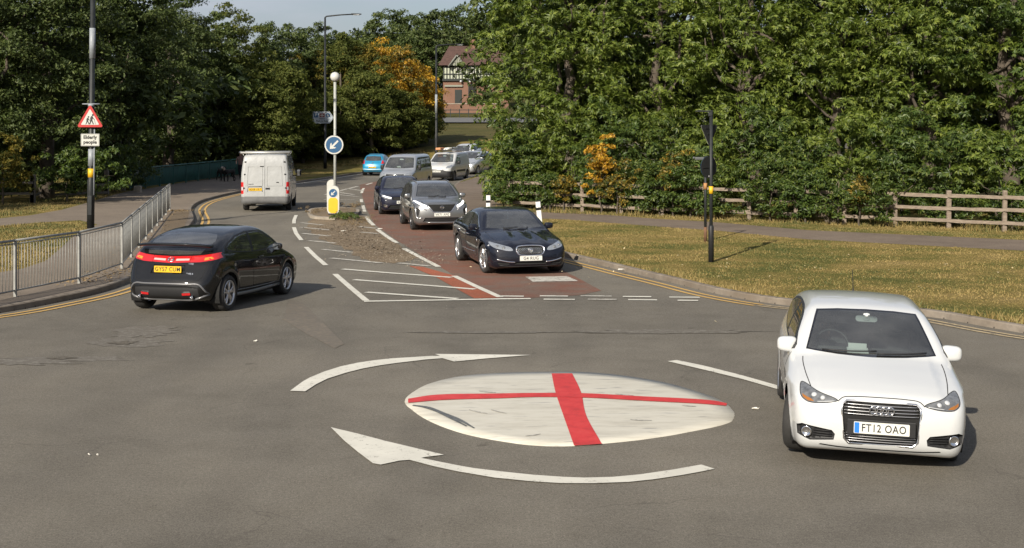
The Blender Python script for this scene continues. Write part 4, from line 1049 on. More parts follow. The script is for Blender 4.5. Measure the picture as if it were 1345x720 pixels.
VPLAN = lambda L: [(-.1, .78), (0, .84), (.15, .92), (.4, .975), (.8, .995), (1.2, 1.0), (L - .5, 1.0), (L - .15, .985), (L - .05, .95), (L + .1, .9)]
VSECT = [(-1.2, .1), (-.9, .05), (-.7, .015), (-.45, .0), (-.15, .003), (-.03, .015), (.05, .03), (.3, .07), (.55, .12), (.8, .2)]
def make_silver_van():
    L = 4.9; W = 1.904
    pm = paint('silver_van_paint', (.42, .44, .46), .6, .35, dirt=.08)
    sp = dict(name='minibus_van', label='silver passenger van with dark side windows in the queue beside the blue car', cat='van', L=L, W=W, fo=.92, wb=3.0, wr=.33, paint=pm, h=.075,
        prof=[(.1, .26), (.02, .36), (0, .6), (.02, .8), (.09, .95), (.3, 1.06), (.65, 1.15), (.85, 1.22), (1.0, 1.36), (1.25, 1.58), (1.5, 1.78), (1.7, 1.88), (2.1, 1.94), (3, 1.965), (4.4, 1.95), (4.7, 1.9), (4.82, 1.75), (4.88, 1.2), (4.9, .7), (4.9, .45), (4.82, .3), (4, .24), (1, .23)],
        sect=VSECT, plan=VPLAN(L), belt=[(0, 1.1), (5, 1.15)], k=.14, cf=.16, cr=.04, crown=.05,
        ws=[(0, 1.22), (.4, 1.225), (.80, 1.25), (.76, 1.45), (.70, 1.72), (.66, 1.78), (0, 1.8)], rw=[(0, 1.2), (.7, 1.22), (.64, 1.75), (0, 1.77)],
        side=[(1.15, 1.2), (1.5, 1.55), (1.75, 1.75), (2.0, 1.78), (4.5, 1.78), (4.62, 1.7), (4.64, 1.2)],
        panes=[[(1.28, 1.23), (1.55, 1.52), (1.8, 1.72), (2.2, 1.74), (2.22, 1.23)], [(2.34, 1.24), (2.34, 1.74), (3.4, 1.74), (3.4, 1.24)], [(3.52, 1.24), (3.52, 1.74), (4.5, 1.74), (4.55, 1.24)]], sglass=M_GLASS_DK,
        regions=[('grille', 'front', [(-.5, .92), (-.5, .82), (.5, .82), (.5, .92)], M_VOID, dict(depth=.02)),
                 ('headlight', 'front', [(.56, .80), (.88, .84), (.90, 1.0), (.8, 1.03), (.56, .95)], M_LAMP_B, dict(both=True, ncos=-.1)),
                 ('bumper_intake', 'front', [(-.7, .32), (.7, .32), (.62, .48), (-.62, .48)], M_BLACK, dict(depth=.02))],
        lines=[('grille_bars', 'front', [(-.48, .87), (0, .88), (.48, .87)], .01, M_CHROME, {})],
        seams=[[(2.28, 1.2), (2.28, .4)], [(3.46, 1.2), (3.46, .4)]], handles=[(2.1, 1.05)], mir=(1.35, 1.25, 1.05), mirsize=(.12, .2, .26), mirmat=M_BLACK, rim='steel', rimmat=M_ALLOY, int=(1.0, 4.6, 1.3, 1.16), im=(1.55, 1.68), plate_f=(.60, 'NL14 ZTR'), wn=24)
    root, c = gen_car(sp)
    bm = bmesh.new(); box(bm, (L / 2 - 1.12, -.05, 1.28), (.01, .2, .08)); obj('paper_on_dashboard', bm, mat('paper', (.5, .52, .5), .8), root)
    return root

def make_white_small_van():
    L = 4.38; W = 1.81
    pm = paint('white_van_paint', (.44, .45, .45), 0, .4, dirt=.1)
    sp = dict(name='small_van', label='small white van with black bumper and a loaded roof rack in the queue', cat='van', L=L, W=W, fo=.92, wb=2.73, wr=.31, paint=pm, h=.08,
        prof=[(.08, .25), (0, .38), (0, .6), (.04, .82), (.15, .95), (.45, 1.06), (.85, 1.16), (1.0, 1.25), (1.3, 1.45), (1.6, 1.64), (1.8, 1.74), (2.1, 1.79), (3, 1.80), (4.0, 1.79), (4.2, 1.74), (4.32, 1.5), (4.37, 1.0), (4.38, .5), (4.3, .28), (2, .2), (.7, .2)],
        sect=VSECT, plan=VPLAN(L), belt=[(0, 1.0), (5, 1.1)], k=.13, cf=.17, cr=.04,
        ws=[(0, 1.165), (.4, 1.17), (.74, 1.2), (.69, 1.38), (.61, 1.62), (.58, 1.66), (0, 1.68)], rw=[(0, 1.1), (.5, 1.1), (.5, 1.6), (0, 1.6)],
        side=[(1.2, 1.15), (1.5, 1.42), (1.8, 1.6), (2.2, 1.62), (2.3, 1.15)], panes=[[(1.34, 1.17), (1.58, 1.42), (1.82, 1.57), (2.15, 1.59), (2.24, 1.17)]],
        regions=[('headlight', 'front', [(.54, .80), (.8, .82), (.87, .95), (.82, 1.02), (.62, .96)], M_LAMP_B, dict(both=True, ncos=-.1)),
                 ('bumper', 'front', [(-.95, .22), (.95, .22), (.95, .62), (.5, .66), (.4, .72), (-.4, .72), (-.5, .66), (-.95, .62)], M_BLACK, dict(ncos=-.05)),
                 ('side_protector', 'side', [(1.35, .55), (3.2, .55), (3.2, .68), (1.35, .68)], M_BLACK, dict(push=.004))],
        lines=[('grille_bars', 'front', [(-.5, .76), (0, .73), (.5, .76)], .012, M_CHROME, {})],
        seams=[[(2.32, 1.7), (2.32, .4)], [(3.2, 1.7), (3.2, .4)]], handles=[(2.15, 1.0)], mir=(1.45, 1.15, 1.0), mirmat=M_BLACK, mirsize=(.13, .2, .22), rim='steel', rimmat=M_ALLOY_DK, int=(1.1, 3.0, 1.4, 1.1), rearseat=False, im=(1.65, 1.55), plate_f=(.62, 'EO63 HXL'), wn=24)
    root, c = gen_car(sp)
    bm = bmesh.new()
    for a in (2.0, 2.7, 3.5):
        x = L / 2 - a; tube(bm, [(x, -.7, 1.79), (x, -.72, 1.9), (x, .72, 1.9), (x, .7, 1.79)], .02, 6)
    for y in (-.68, .68): tube(bm, [(L / 2 - 1.8, y, 1.92), (L / 2 - 3.9, y, 1.92)], .02, 6)
    obj('roof_rack', fix(bm), M_SILVER, root)
    return root

def simple_hatch(name, label, cat, pm, L, W, H, plate=None, rear=None, kind='front', h=.085, **kw):
    """a plain five-door car body used far down the road, with its own length and height"""
    k = H / 1.46
    prof = [(.12, .2), (.02, .3), (0, .45), (.02, .6 * k), (.08, .72 * k), (.3, .82 * k), (.65, .92 * k), (.92, 1.0 * k), (1.15, 1.12 * k), (1.45, 1.28 * k), (1.75, 1.4 * k), (2.0, 1.45 * k), (2.5, H), (L - 1.0, 1.43 * k), (L - .55, 1.36 * k), (L - .38, 1.2 * k), (L - .25, 1.0 * k), (L - .08, .85 * k), (L, .62), (L - .02, .4), (L - .12, .28), (L - .9, .19), (2, .18), (.7, .18)]
    sp = dict(name=name, label=label, cat=cat, L=L, W=W, fo=.84, wb=L - .84 - .78, wr=.31, paint=pm, h=h, prof=prof, sect=[(a, b) for a, b in SECT], plan=plan_for(L), belt=[(0, .84 * k), (1, .92 * k), (L, .99 * k)], k=.12,
        ws=[(0, 1.01 * k), (.35, 1.015 * k), (.68, 1.035 * k), (.62, 1.17 * k), (.54, 1.35 * k), (.5, 1.385 * k), (0, 1.4 * k)],
        rw=[(0, 1.0 * k), (.56, 1.02 * k), (.56, 1.1 * k), (.49, 1.3 * k), (0, 1.33 * k)],
        side=[(1.25, 1.0 * k), (1.55, 1.16 * k), (1.9, 1.31 * k), (2.3, 1.35 * k), (L - 1.1, 1.33 * k), (L - .75, 1.22 * k), (L - .62, 1.08 * k), (2.4, .98 * k)],
        panes=[[(1.38, 1.01 * k), (1.62, 1.15 * k), (1.92, 1.28 * k), (2.25, 1.325 * k), (2.3, 1.0 * k)], [(2.4, 1.0 * k), (2.36, 1.325 * k), (L - 1.12, 1.31 * k), (L - .8, 1.2 * k), (L - .75, 1.08 * k)]],
        regions=[('grille', 'front', [(-.4, .70 * k), (-.36, .60 * k), (.36, .60 * k), (.4, .70 * k)], M_VOID, dict(depth=.02)),
                 ('headlight', 'front', [(.44, .62 * k), (.7, .64 * k), (.80, .74 * k), (.8, .82 * k), (.64, .78 * k), (.46, .72 * k)], M_LAMP_B, dict(both=True, ncos=-.1)),
                 ('lower_intake', 'front', [(-.55, .26), (.55, .26), (.45, .42), (-.45, .42)], M_VOID, dict(depth=.03)),
                 ('tail_light', 'rear', [(.58, .80 * k), (.78, .82 * k), (.76, 1.1 * k), (.66, 1.14 * k), (.6, 1.0 * k)], M_RED, dict(both=True, ncos=-.1))],
        lines=[('grille_bars', 'front', [(-.36, .65 * k), (0, .645 * k), (.36, .65 * k)], .012, M_CHROME, {})],
        seams=[[(2.34, .98), (2.34, .4)]], handles=[(2.15, .88 * k)], mir=(1.5, 1.03 * k, .87), rim='five', int=(1.15, L - .7, 1.4, .95 * k), im=(1.8, 1.28 * k), wn=20)
    sp.update(kw)
    if plate: sp['plate_f'] = (.50, plate)
    if rear: sp['plate_r'] = (.60, rear)
    return gen_car(sp)
def make_silver_mpv():
    pm = paint('silver_car_paint', (.5, .52, .54), .6, .32, dirt=.05)
    return simple_hatch('estate_car', 'silver family car behind the small white van, its side half hidden by the tree', 'car', pm, 4.46, 1.78, 1.63, plate='DU10 KPY')[0]
def make_far_car():
    pm = paint('pale_car_paint', (.6, .62, .63), .3, .35, dirt=.05)
    return simple_hatch('hatchback', 'farthest pale car of the queue, only its roof and windscreen showing', 'car', pm, 4.1, 1.72, 1.5)[0]
def make_blue_car():
    pm = paint('turquoise_car_paint', (.008, .21, .38), .15, .32, dirt=.04)
    root, c = simple_hatch('hatchback', 'small bright blue hatchback driving away beside the grass verge', 'car', pm, 3.6, 1.65, 1.5, rear='RK15 NVE', rearseat=False)
    p, n = c.at('rear', 0, .86); M = facing(p + n * .01, (-1, 0, .1)); bm = bmesh.new()
    tube(bm, [M @ Vector(q) for q in ((0, 0, .09), (.055, 0, 0), (0, 0, -.09), (-.055, 0, 0), (0, 0, .09))], .014, 6); obj('maker_badge', fix(bm), M_CHROME, root)
    p, n = c.at('rear', 0, .45); bm = bmesh.new(); c.line(None, 'rear', [(-.7, .46), (0, .44), (.7, .46)], .05, None, bm=bm); obj('rear_bumper_trim', fix(bm), mat('pale_blue', (.3, .5, .62), .3, coat=1), root)
    return root

def make_panel_van():
    L = 5.2; W = 1.95; H = 2.32
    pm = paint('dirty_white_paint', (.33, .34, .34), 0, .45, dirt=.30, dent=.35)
    grey = mat('grey_bumper', (.10, .10, .10), .6, var=.2)
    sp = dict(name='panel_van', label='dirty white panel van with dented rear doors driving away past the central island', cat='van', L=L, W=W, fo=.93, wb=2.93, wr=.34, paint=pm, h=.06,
        prof=[(.1, .28), (.02, .4), (0, .7), (.05, .95), (.2, 1.1), (.6, 1.22), (.85, 1.32), (1.1, 1.6), (1.45, 1.9), (1.7, 2.1), (2.0, 2.24), (2.5, 2.31), (3.2, 2.33), (4.8, 2.32), (5.02, 2.29), (5.1, 2.15), (5.15, 1.6), (5.18, 1.0), (5.19, .6), (5.19, .42), (5.12, .34), (4, .32), (1, .3)],
        sect=[(-1.2, .12), (-.95, .06), (-.8, .02), (-.5, .0), (-.1, .0), (.2, .01), (.5, .04), (.9, .1), (1.1, .14), (1.3, .22)], plan=VPLAN(L), belt=[(0, 1.25), (5, 1.25)], k=.10, cf=.18, cr=.015, crown=.05,
        ws=[(0, 1.33), (.4, 1.335), (.82, 1.36), (.78, 1.6), (.72, 2.0), (.68, 2.05), (0, 2.07)],
        side=[(1.25, 1.3), (1.6, 1.7), (1.85, 1.85), (2.3, 1.85), (2.35, 1.3)], panes=[[(1.38, 1.33), (1.66, 1.68), (1.88, 1.82), (2.26, 1.82), (2.3, 1.33)]],
        regions=[('rear_door', 'rear', [(-.012, .62), (-.012, 2.17), (-.70, 2.17), (-.80, 1.6), (-.83, 1.0), (-.82, .62)], pm, dict(push=.012, ncos=.4)),
                 ('rear_door', 'rear', [(.012, .62), (.012, 2.17), (.70, 2.17), (.80, 1.6), (.83, 1.0), (.82, .62)], pm, dict(push=.012, ncos=.4)),
                 ('tail_light', 'rear', [(.845, .72), (.845, 1.18), (.90, 1.2), (.975, 1.18), (.975, .72)], M_RED, dict(both=True, ncos=-.05)),
                 ('rear_bumper', 'rear', [(-1.0, .34), (1.0, .34), (1.0, .60), (-1.0, .60)], grey, dict(ncos=-.05, push=.02))],
        seams=[[(2.4, 2.1), (2.4, .5)], [(3.3, 2.1), (3.3, .5), (3.6, .5)]],
        rseams=[[(0, .62), (0, 2.18)]], mir=(1.5, 1.45, 1.14), mirmat=M_BLACK, mirsize=(.12, .2, .32), rim='steel', rimmat=M_ALLOY_DK, int=(1.2, 2.9, 1.45, 1.25), rearseat=False, im=(1.7, 1.9), wn=28)
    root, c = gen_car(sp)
    xb = -L / 2
    # pressed panels, hinges, handles on the doors
    for s in (1, -1):
        y0, y1 = s * .09, s * .70
        for (za, zb) in ((1.03, 1.80),):
            bm = bmesh.new(); c.line(None, 'rear', [(y0, za), (y0, zb), (s * .66, zb), (y1, za), (y0, za)], .007, None, bm=bm, smooth=0, off=.012)
            obj('door_pressing', fix(bm), mat('groove_grey', (.10, .10, .09), .8), root)
        for z in (.95, 1.5, 2.0):
            bm = bmesh.new(); box(bm, c.at('rear', s * (.83 - (z - .9) * .05), z)[0] + Vector((-.012, 0, 0)), (.03, .07, .055), bev=.008)
            obj('door_hinge', bm, M_BLACK, root)
    bm = bmesh.new(); box(bm, c.at('rear', -.11, .93)[0] + Vector((-.02, 0, 0)), (.03, .17, .07), bev=.01); obj('door_handle', bm, M_BLACK, root)
    bm = bmesh.new(); box(bm, c.at('rear', -.5, 1.18)[0] + Vector((-.02, 0, 0)), (.02, .1, .035), bev=.01); obj('door_lock', bm, M_BLACK, root)
    bm = bmesh.new(); box(bm, c.at('rear', .12, 1.82)[0] + Vector((-.02, 0, 0)), (.02, .16, .035), bev=.01); obj('high_brake_light', bm, M_BLACK, root)
    bm = bmesh.new(); c.line(None, 'rear', [(.10, .80), (.12, 1.0), (.66, 1.0), (.68, .80)], .016, None, bm=bm, smooth=0, off=.008); obj('plate_surround', fix(bm), M_BLACK, root)
    number_plate(c, 'rear', .90, 'BD08 XRT', y=.38, yellow=True, off=.028, tilt=0)
    for s in (1, -1):
        bm = bmesh.new(); p, g = c.sh.ray('rear', [(s * .87, .86), (s * .93, .86), (s * .93, 1.0), (s * .87, 1.0)]); bm.faces.new([bm.verts.new(a + b * .004) for a, b in zip(p, g)]); obj('reversing_light', fix(bm), M_WHITEL, root)
    p, n = c.at('rear', .55, 1.1); text_obj('badge_lettering', 'TRANSIT', .055, M_BLACK, root, facing(p + n * .016, (-1, 0, 0)), bold=.001)
    bm = bmesh.new()
    for a, z in ((5.0, 2.36), (3.9, 2.40), (2.8, 2.38)):
        x = L / 2 - a
        tube(bm, [(x, -.86, z - .11), (x, -.9, z), (x, .9, z), (x, .86, z - .11)], .02, 6)
    tube(bm, [(L / 2 - 5.04, -.98, 2.375), (L / 2 - 5.04, .98, 2.375)], .042, 10)
    obj('roof_rack', fix(bm), mat('rack_steel', (.5, .5, .48), .45, .5), root)
    return root
# ------------------------------------------------------------------ ground, road, paint
LAND = .11
def drape(name, poly, mats, off=0.0, side=0.0, kind='structure', label=None, smooth=False):
    """a sheet over an outline of world (x, y), following the rise of the ground; side: depth of a wall under its rim"""
    bm = bmesh.new()
    poly = [(p[0], p[1]) for p in poly]
    vs = [bm.verts.new((x, y, 0)) for x, y in poly]
    for t in tessellate_polygon([[Vector((x, y, 0)) for x, y in poly]]):
        try: bm.faces.new([vs[i] for i in t])
        except ValueError: pass
    ymin, ymax = min(p[1] for p in poly), max(p[1] for p in poly)
    for y in _TY:
        if ymin < y < ymax:
            bmesh.ops.bisect_plane(bm, geom=bm.verts[:] + bm.edges[:] + bm.faces[:], plane_co=(0, y, 0), plane_no=(0, 1, 0), dist=1e-4)
    bm.normal_update()
    for f in bm.faces:
        if f.normal.z < 0: f.normal_flip()
    if side > 0:
        be = [e for e in bm.edges if e.is_boundary]
        r = bmesh.ops.extrude_edge_only(bm, edges=be)
        for v in r['geom']:
            if isinstance(v, bmesh.types.BMVert): v.co.z -= side
    for v in bm.verts: v.co.z += ground_z(v.co.y) + off
    o = obj(name, bm, mats)
    if kind: o['kind'] = kind
    if label: o['label'] = label
    return o
def PX(pts, dz=0.0): return [tuple(P(a, b, dz)[:2]) for a, b in pts]
def resample(pts, step):
    out = []
    for i in range(len(pts) - 1):
        a, b = np.array(pts[i][:2]), np.array(pts[i + 1][:2]); n = max(1, int(np.linalg.norm(b - a) / step))
        for k in range(n): out.append(a + (b - a) * k / n)
    out.append(np.array(pts[-1][:2])); return out
def offset_line(pts, d):
    """shift a world polyline sideways (to the right of its direction)"""
    P_ = [np.array(p[:2]) for p in pts]; out = []
    for i in range(len(P_)):
        t = P_[min(i + 1, len(P_) - 1)] - P_[max(i - 1, 0)]; t = t / max(np.linalg.norm(t), 1e-9)
        out.append(P_[i] + np.array([t[1], -t[0]]) * d)
    return out
def stroke(pts, w):
    a = offset_line(pts, -w / 2); b = offset_line(pts, w / 2)
    return [tuple(p) for p in a] + [tuple(p) for p in b[::-1]]

def asphalt(name, lo, hi, wear=(.17, .158, .138), cracks=True, agg=.75, wa=.55, wp=.75):
    t = NT(name); c = t.coord()
    big = t.noise(c, .22, 6, .6); mid = t.noise(c, 1.6, 6, .7); fine = t.noise(c, 70, 3, .8); fine2 = t.noise(c, 24, 5, .85)
    base = t.ramp(big, [(.32, lo), (.66, hi)])
    base = t.mix(t.ramp(mid, [(.35, (0, 0, 0)), (wp, (wa, wa, wa))]), base, wear)
    g = t.ramp(fine, [(.3, (.45, .44, .42)), (.7, (1.6, 1.58, 1.54))])
    base = t.mix(agg, base, t.mix(1.0, base, g, 'MULTIPLY'))
    g2 = t.ramp(fine2, [(.36, (.68, .67, .65)), (.64, (1.3, 1.3, 1.28))])
    base = t.mix(.7, base, t.mix(1.0, base, g2, 'MULTIPLY'))
    h = fine
    if cracks:
        ds = t.n('ShaderNodeMixRGB'); ds.inputs[0].default_value = .42; t.l(c, ds.inputs[1])
        nz = t.n('ShaderNodeTexNoise', Scale=1.3, Detail=6); t.l(c, nz.inputs['Vector']); t.l(nz.outputs['Color'], ds.inputs[2])
        vo = t.n('ShaderNodeTexVoronoi', feature='DISTANCE_TO_EDGE', Scale=.75); t.l(ds.outputs[0], vo.inputs['Vector'])
        ln = t.ramp(vo.outputs['Distance'], [(.0, (1, 1, 1)), (.006, (0, 0, 0))])
        msk = t.ramp(t.noise(c, .5, 3, .5), [(.50, (0, 0, 0)), (.60, (1, 1, 1))])
        cr = t.mix(1.0, ln, msk, 'MULTIPLY')
        base = t.mix(t.mix(1.0, cr, (.38, .38, .38), 'MULTIPLY'), base, (.035, .031, .027))
    t.set(Base_Color=base, Roughness=.88); t.b.inputs['Specular IOR Level'].default_value = .25
    t.bump(t.math('ADD', fine, t.math('MULTIPLY', fine2, 1.5)), .5, .006)
    return t
ta = asphalt('asphalt', (.096, .088, .075), (.156, .142, .119), agg=.9)
# ring of tyre polish round the painted disc
c = ta.coord(); sep = ta.n('ShaderNodeSeparateXYZ'); ta.l(c, sep.inputs[0])
dx = ta.math('SUBTRACT', sep.outputs[0], .7); dy = ta.math('SUBTRACT', sep.outputs[1], 15.5)
rad = ta.math('SQRT', ta.math('ADD', ta.math('MULTIPLY', dx, dx), ta.math('MULTIPLY', dy, dy)))
rad = ta.math('ADD', rad, ta.math('MULTIPLY', ta.noise(c, .5, 3), 2.2))
band = ta.ramp(ta.math('MULTIPLY', rad, .06), [(.0, (1.08, 1.08, 1.08)), (.32, (1.02, 1.02, 1.02)), (.42, (.88, .88, .88)), (.52, (.97, .97, .97)), (.64, (.89, .89, .89)), (.8, (1.05, 1.05, 1.04))])
old = ta.b.inputs['Base Color'].links[0].from_socket
ta.set(Base_Color=ta.mix(.75, old, ta.mix(1.0, old, band, 'MULTIPLY')))
# wheel tracks polished dark along the approach, and oil spots
trk = ta.n('ShaderNodeTexWave', wave_type='BANDS', bands_direction='X', Scale=.17, Distortion=3.5, Detail=2); ta.l(c, trk.inputs['Vector'])
tf = ta.ramp(trk.outputs['Fac'], [(.55, (1, 1, 1)), (.9, (.93, .93, .935))])
old = ta.b.inputs['Base Color'].links[0].from_socket
oil = ta.ramp(ta.noise(c, 2.3, 3, .5), [(.69, (1, 1, 1)), (.78, (.62, .61, .6))])
ta.set(Base_Color=ta.mix(1.0, ta.mix(1.0, old, tf, 'MULTIPLY'), oil, 'MULTIPLY'))
M_ASPH = ta.m
M_PATH = asphalt('footpath_asphalt', (.105, .082, .066), (.16, .125, .10), wear=(.22, .18, .14), cracks=False, agg=.6).m
M_PAVE = asphalt('pavement_asphalt', (.12, .098, .08), (.18, .15, .12), wear=(.23, .19, .15), cracks=False, agg=.6).m
tr = asphalt('red_surface', (.12, .062, .046), (.19, .080, .054), wear=(.125, .108, .09), cracks=False, wa=.75, wp=.66)
M_REDROAD = tr.m
tr2 = asphalt('bright_red_surface', (.24, .07, .035), (.34, .10, .055), wear=(.15, .075, .05), cracks=False)
M_REDROAD2 = tr2.m
def roadpaint(name, col, wear=.5, under=(.112, .100, .082)):
    t = NT(name); c = t.coord()
    f = t.noise(c, 9, 8, .75); g = t.noise(c, 60, 3, .6)
    m = t.ramp(t.math('ADD', t.math('MULTIPLY', f, .7), t.math('MULTIPLY', g, .3)), [(.30 + .2 * wear, (0, 0, 0)), (.38 + .22 * wear, (1, 1, 1))])
    v = t.ramp(t.noise(c, 1.7, 5, .6), [(.3, tuple(x * .82 for x in col)), (.7, col)])
    t.set(Base_Color=t.mix(m, under, v), Roughness=.75); t.b.inputs['Specular IOR Level'].default_value = .3
    t.bump(g, .3, .004)
    return t.m
M_MARK = roadpaint('white_road_paint', (.60, .58, .51), .28)
M_MARK_OLD = roadpaint('worn_white_road_paint', (.50, .475, .42), .55)
M_YEL = roadpaint('yellow_road_paint', (.54, .34, .11), .15)
M_YEL_OLD = roadpaint('worn_yellow_road_paint', (.42, .33, .2), .5)

def grassmat(name, cols, scale=.6):
    t = NT(name); c = t.coord()
    f = t.noise(c, scale, 7, .68); f2 = t.noise(c, 22, 5, .75); f3 = t.noise(c, .22, 4, .55)
    fac = t.math('ADD', t.math('ADD', t.math('MULTIPLY', f, .50), t.math('MULTIPLY', f2, .22)), t.math('MULTIPLY', f3, .43))
    col = t.ramp(fac, [(.40, cols[0]), (.52, cols[1]), (.60, cols[2]), (.72, cols[3])])
    t.set(Base_Color=col, Roughness=.95); t.b.inputs['Specular IOR Level'].default_value = .1
    t.bump(f2, 1.0, .05)
    return t.m
GR = [(.048, .068, .016), (.12, .112, .030), (.205, .155, .050), (.28, .205, .085)]
M_GRASS = grassmat('dry_grass', GR)
M_FAR = grassmat('far_grass', [(.04, .045, .016), (.06, .06, .02), (.08, .072, .026), (.10, .085, .034)], .2)
M_KERB = mat('kerb_concrete', (.26, .225, .18), .85, var=.28, vscale=3, bump=.4, bscale=40)
M_DIRT = asphalt('dirt', (.13, .095, .06), (.21, .16, .105), wear=(.10, .085, .065), cracks=False, agg=.9).m

# base ground out to the horizon, at road level minus a little
bm = bmesh.new()
ys = [-200] + [y for y in _TY[1:]]; prev = None
for y in ys:
    row = [bm.verts.new((x, y, ground_z(y) - .03)) for x in (-900, 900)]
    if prev: bm.faces.new((prev[0], prev[1], row[1], row[0]))
    prev = row
o = obj('ground', bm, M_FAR); o['kind'] = 'structure'; o['label'] = 'grassy ground rising gently to the far trees'

LK = [(-60, 14)] + PX([(-420, 470), (-200, 440), (0, 411.5), (60, 400.5), (120, 388), (165, 373.5)]) + [(-8.75, 31.8), (-9.9, 38.0), (-11.3, 46)] + PX([(252, 276), (262, 267.5), (280, 261.5), (312, 254), (345, 247.5), (389, 241), (430, 235), (472, 228.5), (510, 221.5), (545, 214.5)]) + [(-5, 106), (2, 113), (14, 121), (60, 133), (200, 150)]
RK = [(60, 15.5)] + PX([(1900, 512), (1600, 472), (1345, 438), (1210, 415), (1130, 408), (1040, 402), (960, 390), (880, 371), (800, 351.5), (745, 338.5), (700, 326), (660, 312), (632, 298), (612, 281), (601, 264), (595, 252), (598, 244), (609, 238), (640, 229.5), (700, 219)]) + [(12, 104), (30, 114), (70, 122), (200, 136)]
LK = [tuple(p) for p in spline([LK[0]] + LK[1:], 4)]; RK = [tuple(p) for p in spline(RK, 4)]
# road: everything between the kerbs, and the junction towards the camera
road = LK + RK[::-1] + [(60, -60), (-60, -60)]
drape('road', [(-60, -60)] + LK + RK[::-1] + [(60, -60)], M_ASPH, 0.0, label='worn grey-brown tarmac of the mini roundabout junction')
# land on both sides, raised a kerb's height
drape('grass_verge', [(-300, 14)] + [p for p in offset_line(LK, -.13)] + [(200, 190), (60, 158), (14, 140), (-4, 122), (-12, 108), (-60, 100), (-300, 100)], M_GRASS, LAND, side=.14, label='dry grass and land left of the road')
drape('grass_verge', [(300, 15.5)] + [p for p in offset_line(RK, .13)] + [(300, 136)], M_GRASS, LAND, side=.14, label='dry patchy grass bank right of the road')
def kerb(name, line, label):
    ln = resample(line, .915); bm = bmesh.new(); rows = []
    sgn = -1 if name == 'kerb' and label.startswith('left') else 1
    inner = offset_line(ln, sgn * .135)
    for i, (a, b) in enumerate(zip(ln, inner)):
        z = ground_z(a[1]); d = (b - a)
        rows.append([bm.verts.new((a[0], a[1], z - .05)), bm.verts.new((*(a + d * .06), z + LAND - .012)), bm.verts.new((*(a + d * .2), z + LAND + .006)), bm.verts.new((*b, z + LAND + .008)), bm.verts.new((*b, z - .05))])
    for i in range(len(rows) - 1):
        for k in range(4): bm.faces.new((rows[i][k], rows[i + 1][k], rows[i + 1][k + 1], rows[i][k + 1]))
    o = obj(name, fix(bm), M_KERB_L); o['kind'] = 'structure'; o['label'] = label
# kerb stones: joints every 0.9 m
tk = NT('kerb_stones'); c = tk.coord()
f = tk.noise(c, 3, 6, .7); tk.set(Base_Color=tk.mix(tk.ramp(tk.noise(c, .9, 2, .5), [(.35, (0, 0, 0)), (.7, (.6, .6, .6))]), tk.ramp(f, [(.3, (.13, .11, .09)), (.7, (.24, .205, .165))]), (.12, .09, .06)), Roughness=.88)
tk.bump(tk.noise(c, 40, 3), .4, .005); M_KERB_L = tk.m
kerb('kerb', LK, 'left concrete kerb curving past the railing')
kerb('kerb', RK, 'right concrete kerb below the grass bank')
for ln, sgn in ((LK, -1), (RK, 1)):
    bm = bmesh.new(); pts = resample(ln, .915); inn = offset_line(pts, sgn * .135)
    for a, b in zip(pts, inn):
        if a[1] > 75 or abs(a[0]) > 20: continue
        d = b - a; t = np.array([-d[1], d[0]]); t = t / np.linalg.norm(t) * .010
        z = ground_z(a[1])
        q = [a - d * .012 - t, a - d * .012 + t, a + d * .2 + t, a + d * .2 - t]; zz = [z, z, z + LAND + .009, z + LAND + .009]
        q2 = [a + d * .2 - t, a + d * .2 + t, b + t, b - t]
        bm.faces.new([bm.verts.new((*p, h)) for p, h in zip([q[0], q[1], q[2] , q[3]], zz)])
        bm.faces.new([bm.verts.new((*p, z + LAND + .011)) for p in q2])
    o = obj('kerb_joints', bm, M_VOID); o['kind'] = 'structure'; o['label'] = 'mortar joints between the ' + ('left' if sgn < 0 else 'right') + ' kerb stones'
# pavements and footpaths
KL = [p for p in offset_line(LK, -.135)]
def seg(line, y0, y1, x0=-99, x1=99): return [tuple(p) for p in line if y0 <= p[1] <= y1 and x0 <= p[0] <= x1]
kside = seg(KL, 17.5, 72, -30, 0)
outer = PX([(400, 222), (330, 227), (314, 229), (250, 238), (200, 247), (171, 251), (150, 256), (120, 265), (80, 276), (40, 283), (0, 287), (-200, 300), (-200, 318), (0, 297), (60, 292), (105, 289.5), (128, 295), (112, 302), (96, 311), (80, 326), (60, 343), (30, 353), (0, 358), (-200, 384), (-330, 400)], LAND)
drape('pavement', kside + outer, M_PAVE, LAND + .004, label='brownish tarmac pavement behind the steel railing')
KR = [p for p in offset_line(RK, .135)]
kside = seg(KR, 49.5, 78, -6, 0)
outer = PX([(632, 231), (650, 228), (655, 234), (642, 240), (637, 250), (640, 261), (655, 267), (700, 273.5), (745, 278), (860, 287.5), (940, 292), (1060, 302.5), (1345, 315.5), (1700, 333), (1700, 352), (1345, 329.5), (1060, 314.5), (940, 303), (860, 297.5), (745, 288.5), (690, 286.5), (650, 285), (624, 281)], LAND)
drape('footpath', kside + outer, M_PATH, LAND + .004, label='narrow tarmac footpath crossing the right grass bank')
# worn soil by the railing's end
drape('bare_soil', PX([(196, 338), (206, 318), (214, 298), (222, 283), (234, 275), (249, 277), (247, 286), (243, 296), (236, 312), (226, 330), (210, 345)], LAND), M_DIRT, LAND + .008, label='bare soil and litter strip at the railing end')
# far road by the pub, and its verge
bm = bmesh.new()
v = [bm.verts.new((x, y, ground_z(y) + LAND + .02)) for x, y in ((-40, 149), (60, 149), (60, 155), (-40, 155))]; bm.faces.new(v)
o = obj('far_road', bm, mat('far_tarmac', (.11, .11, .11), .8)); o['kind'] = 'structure'; o['label'] = 'distant road crossing below the half-timbered pub'

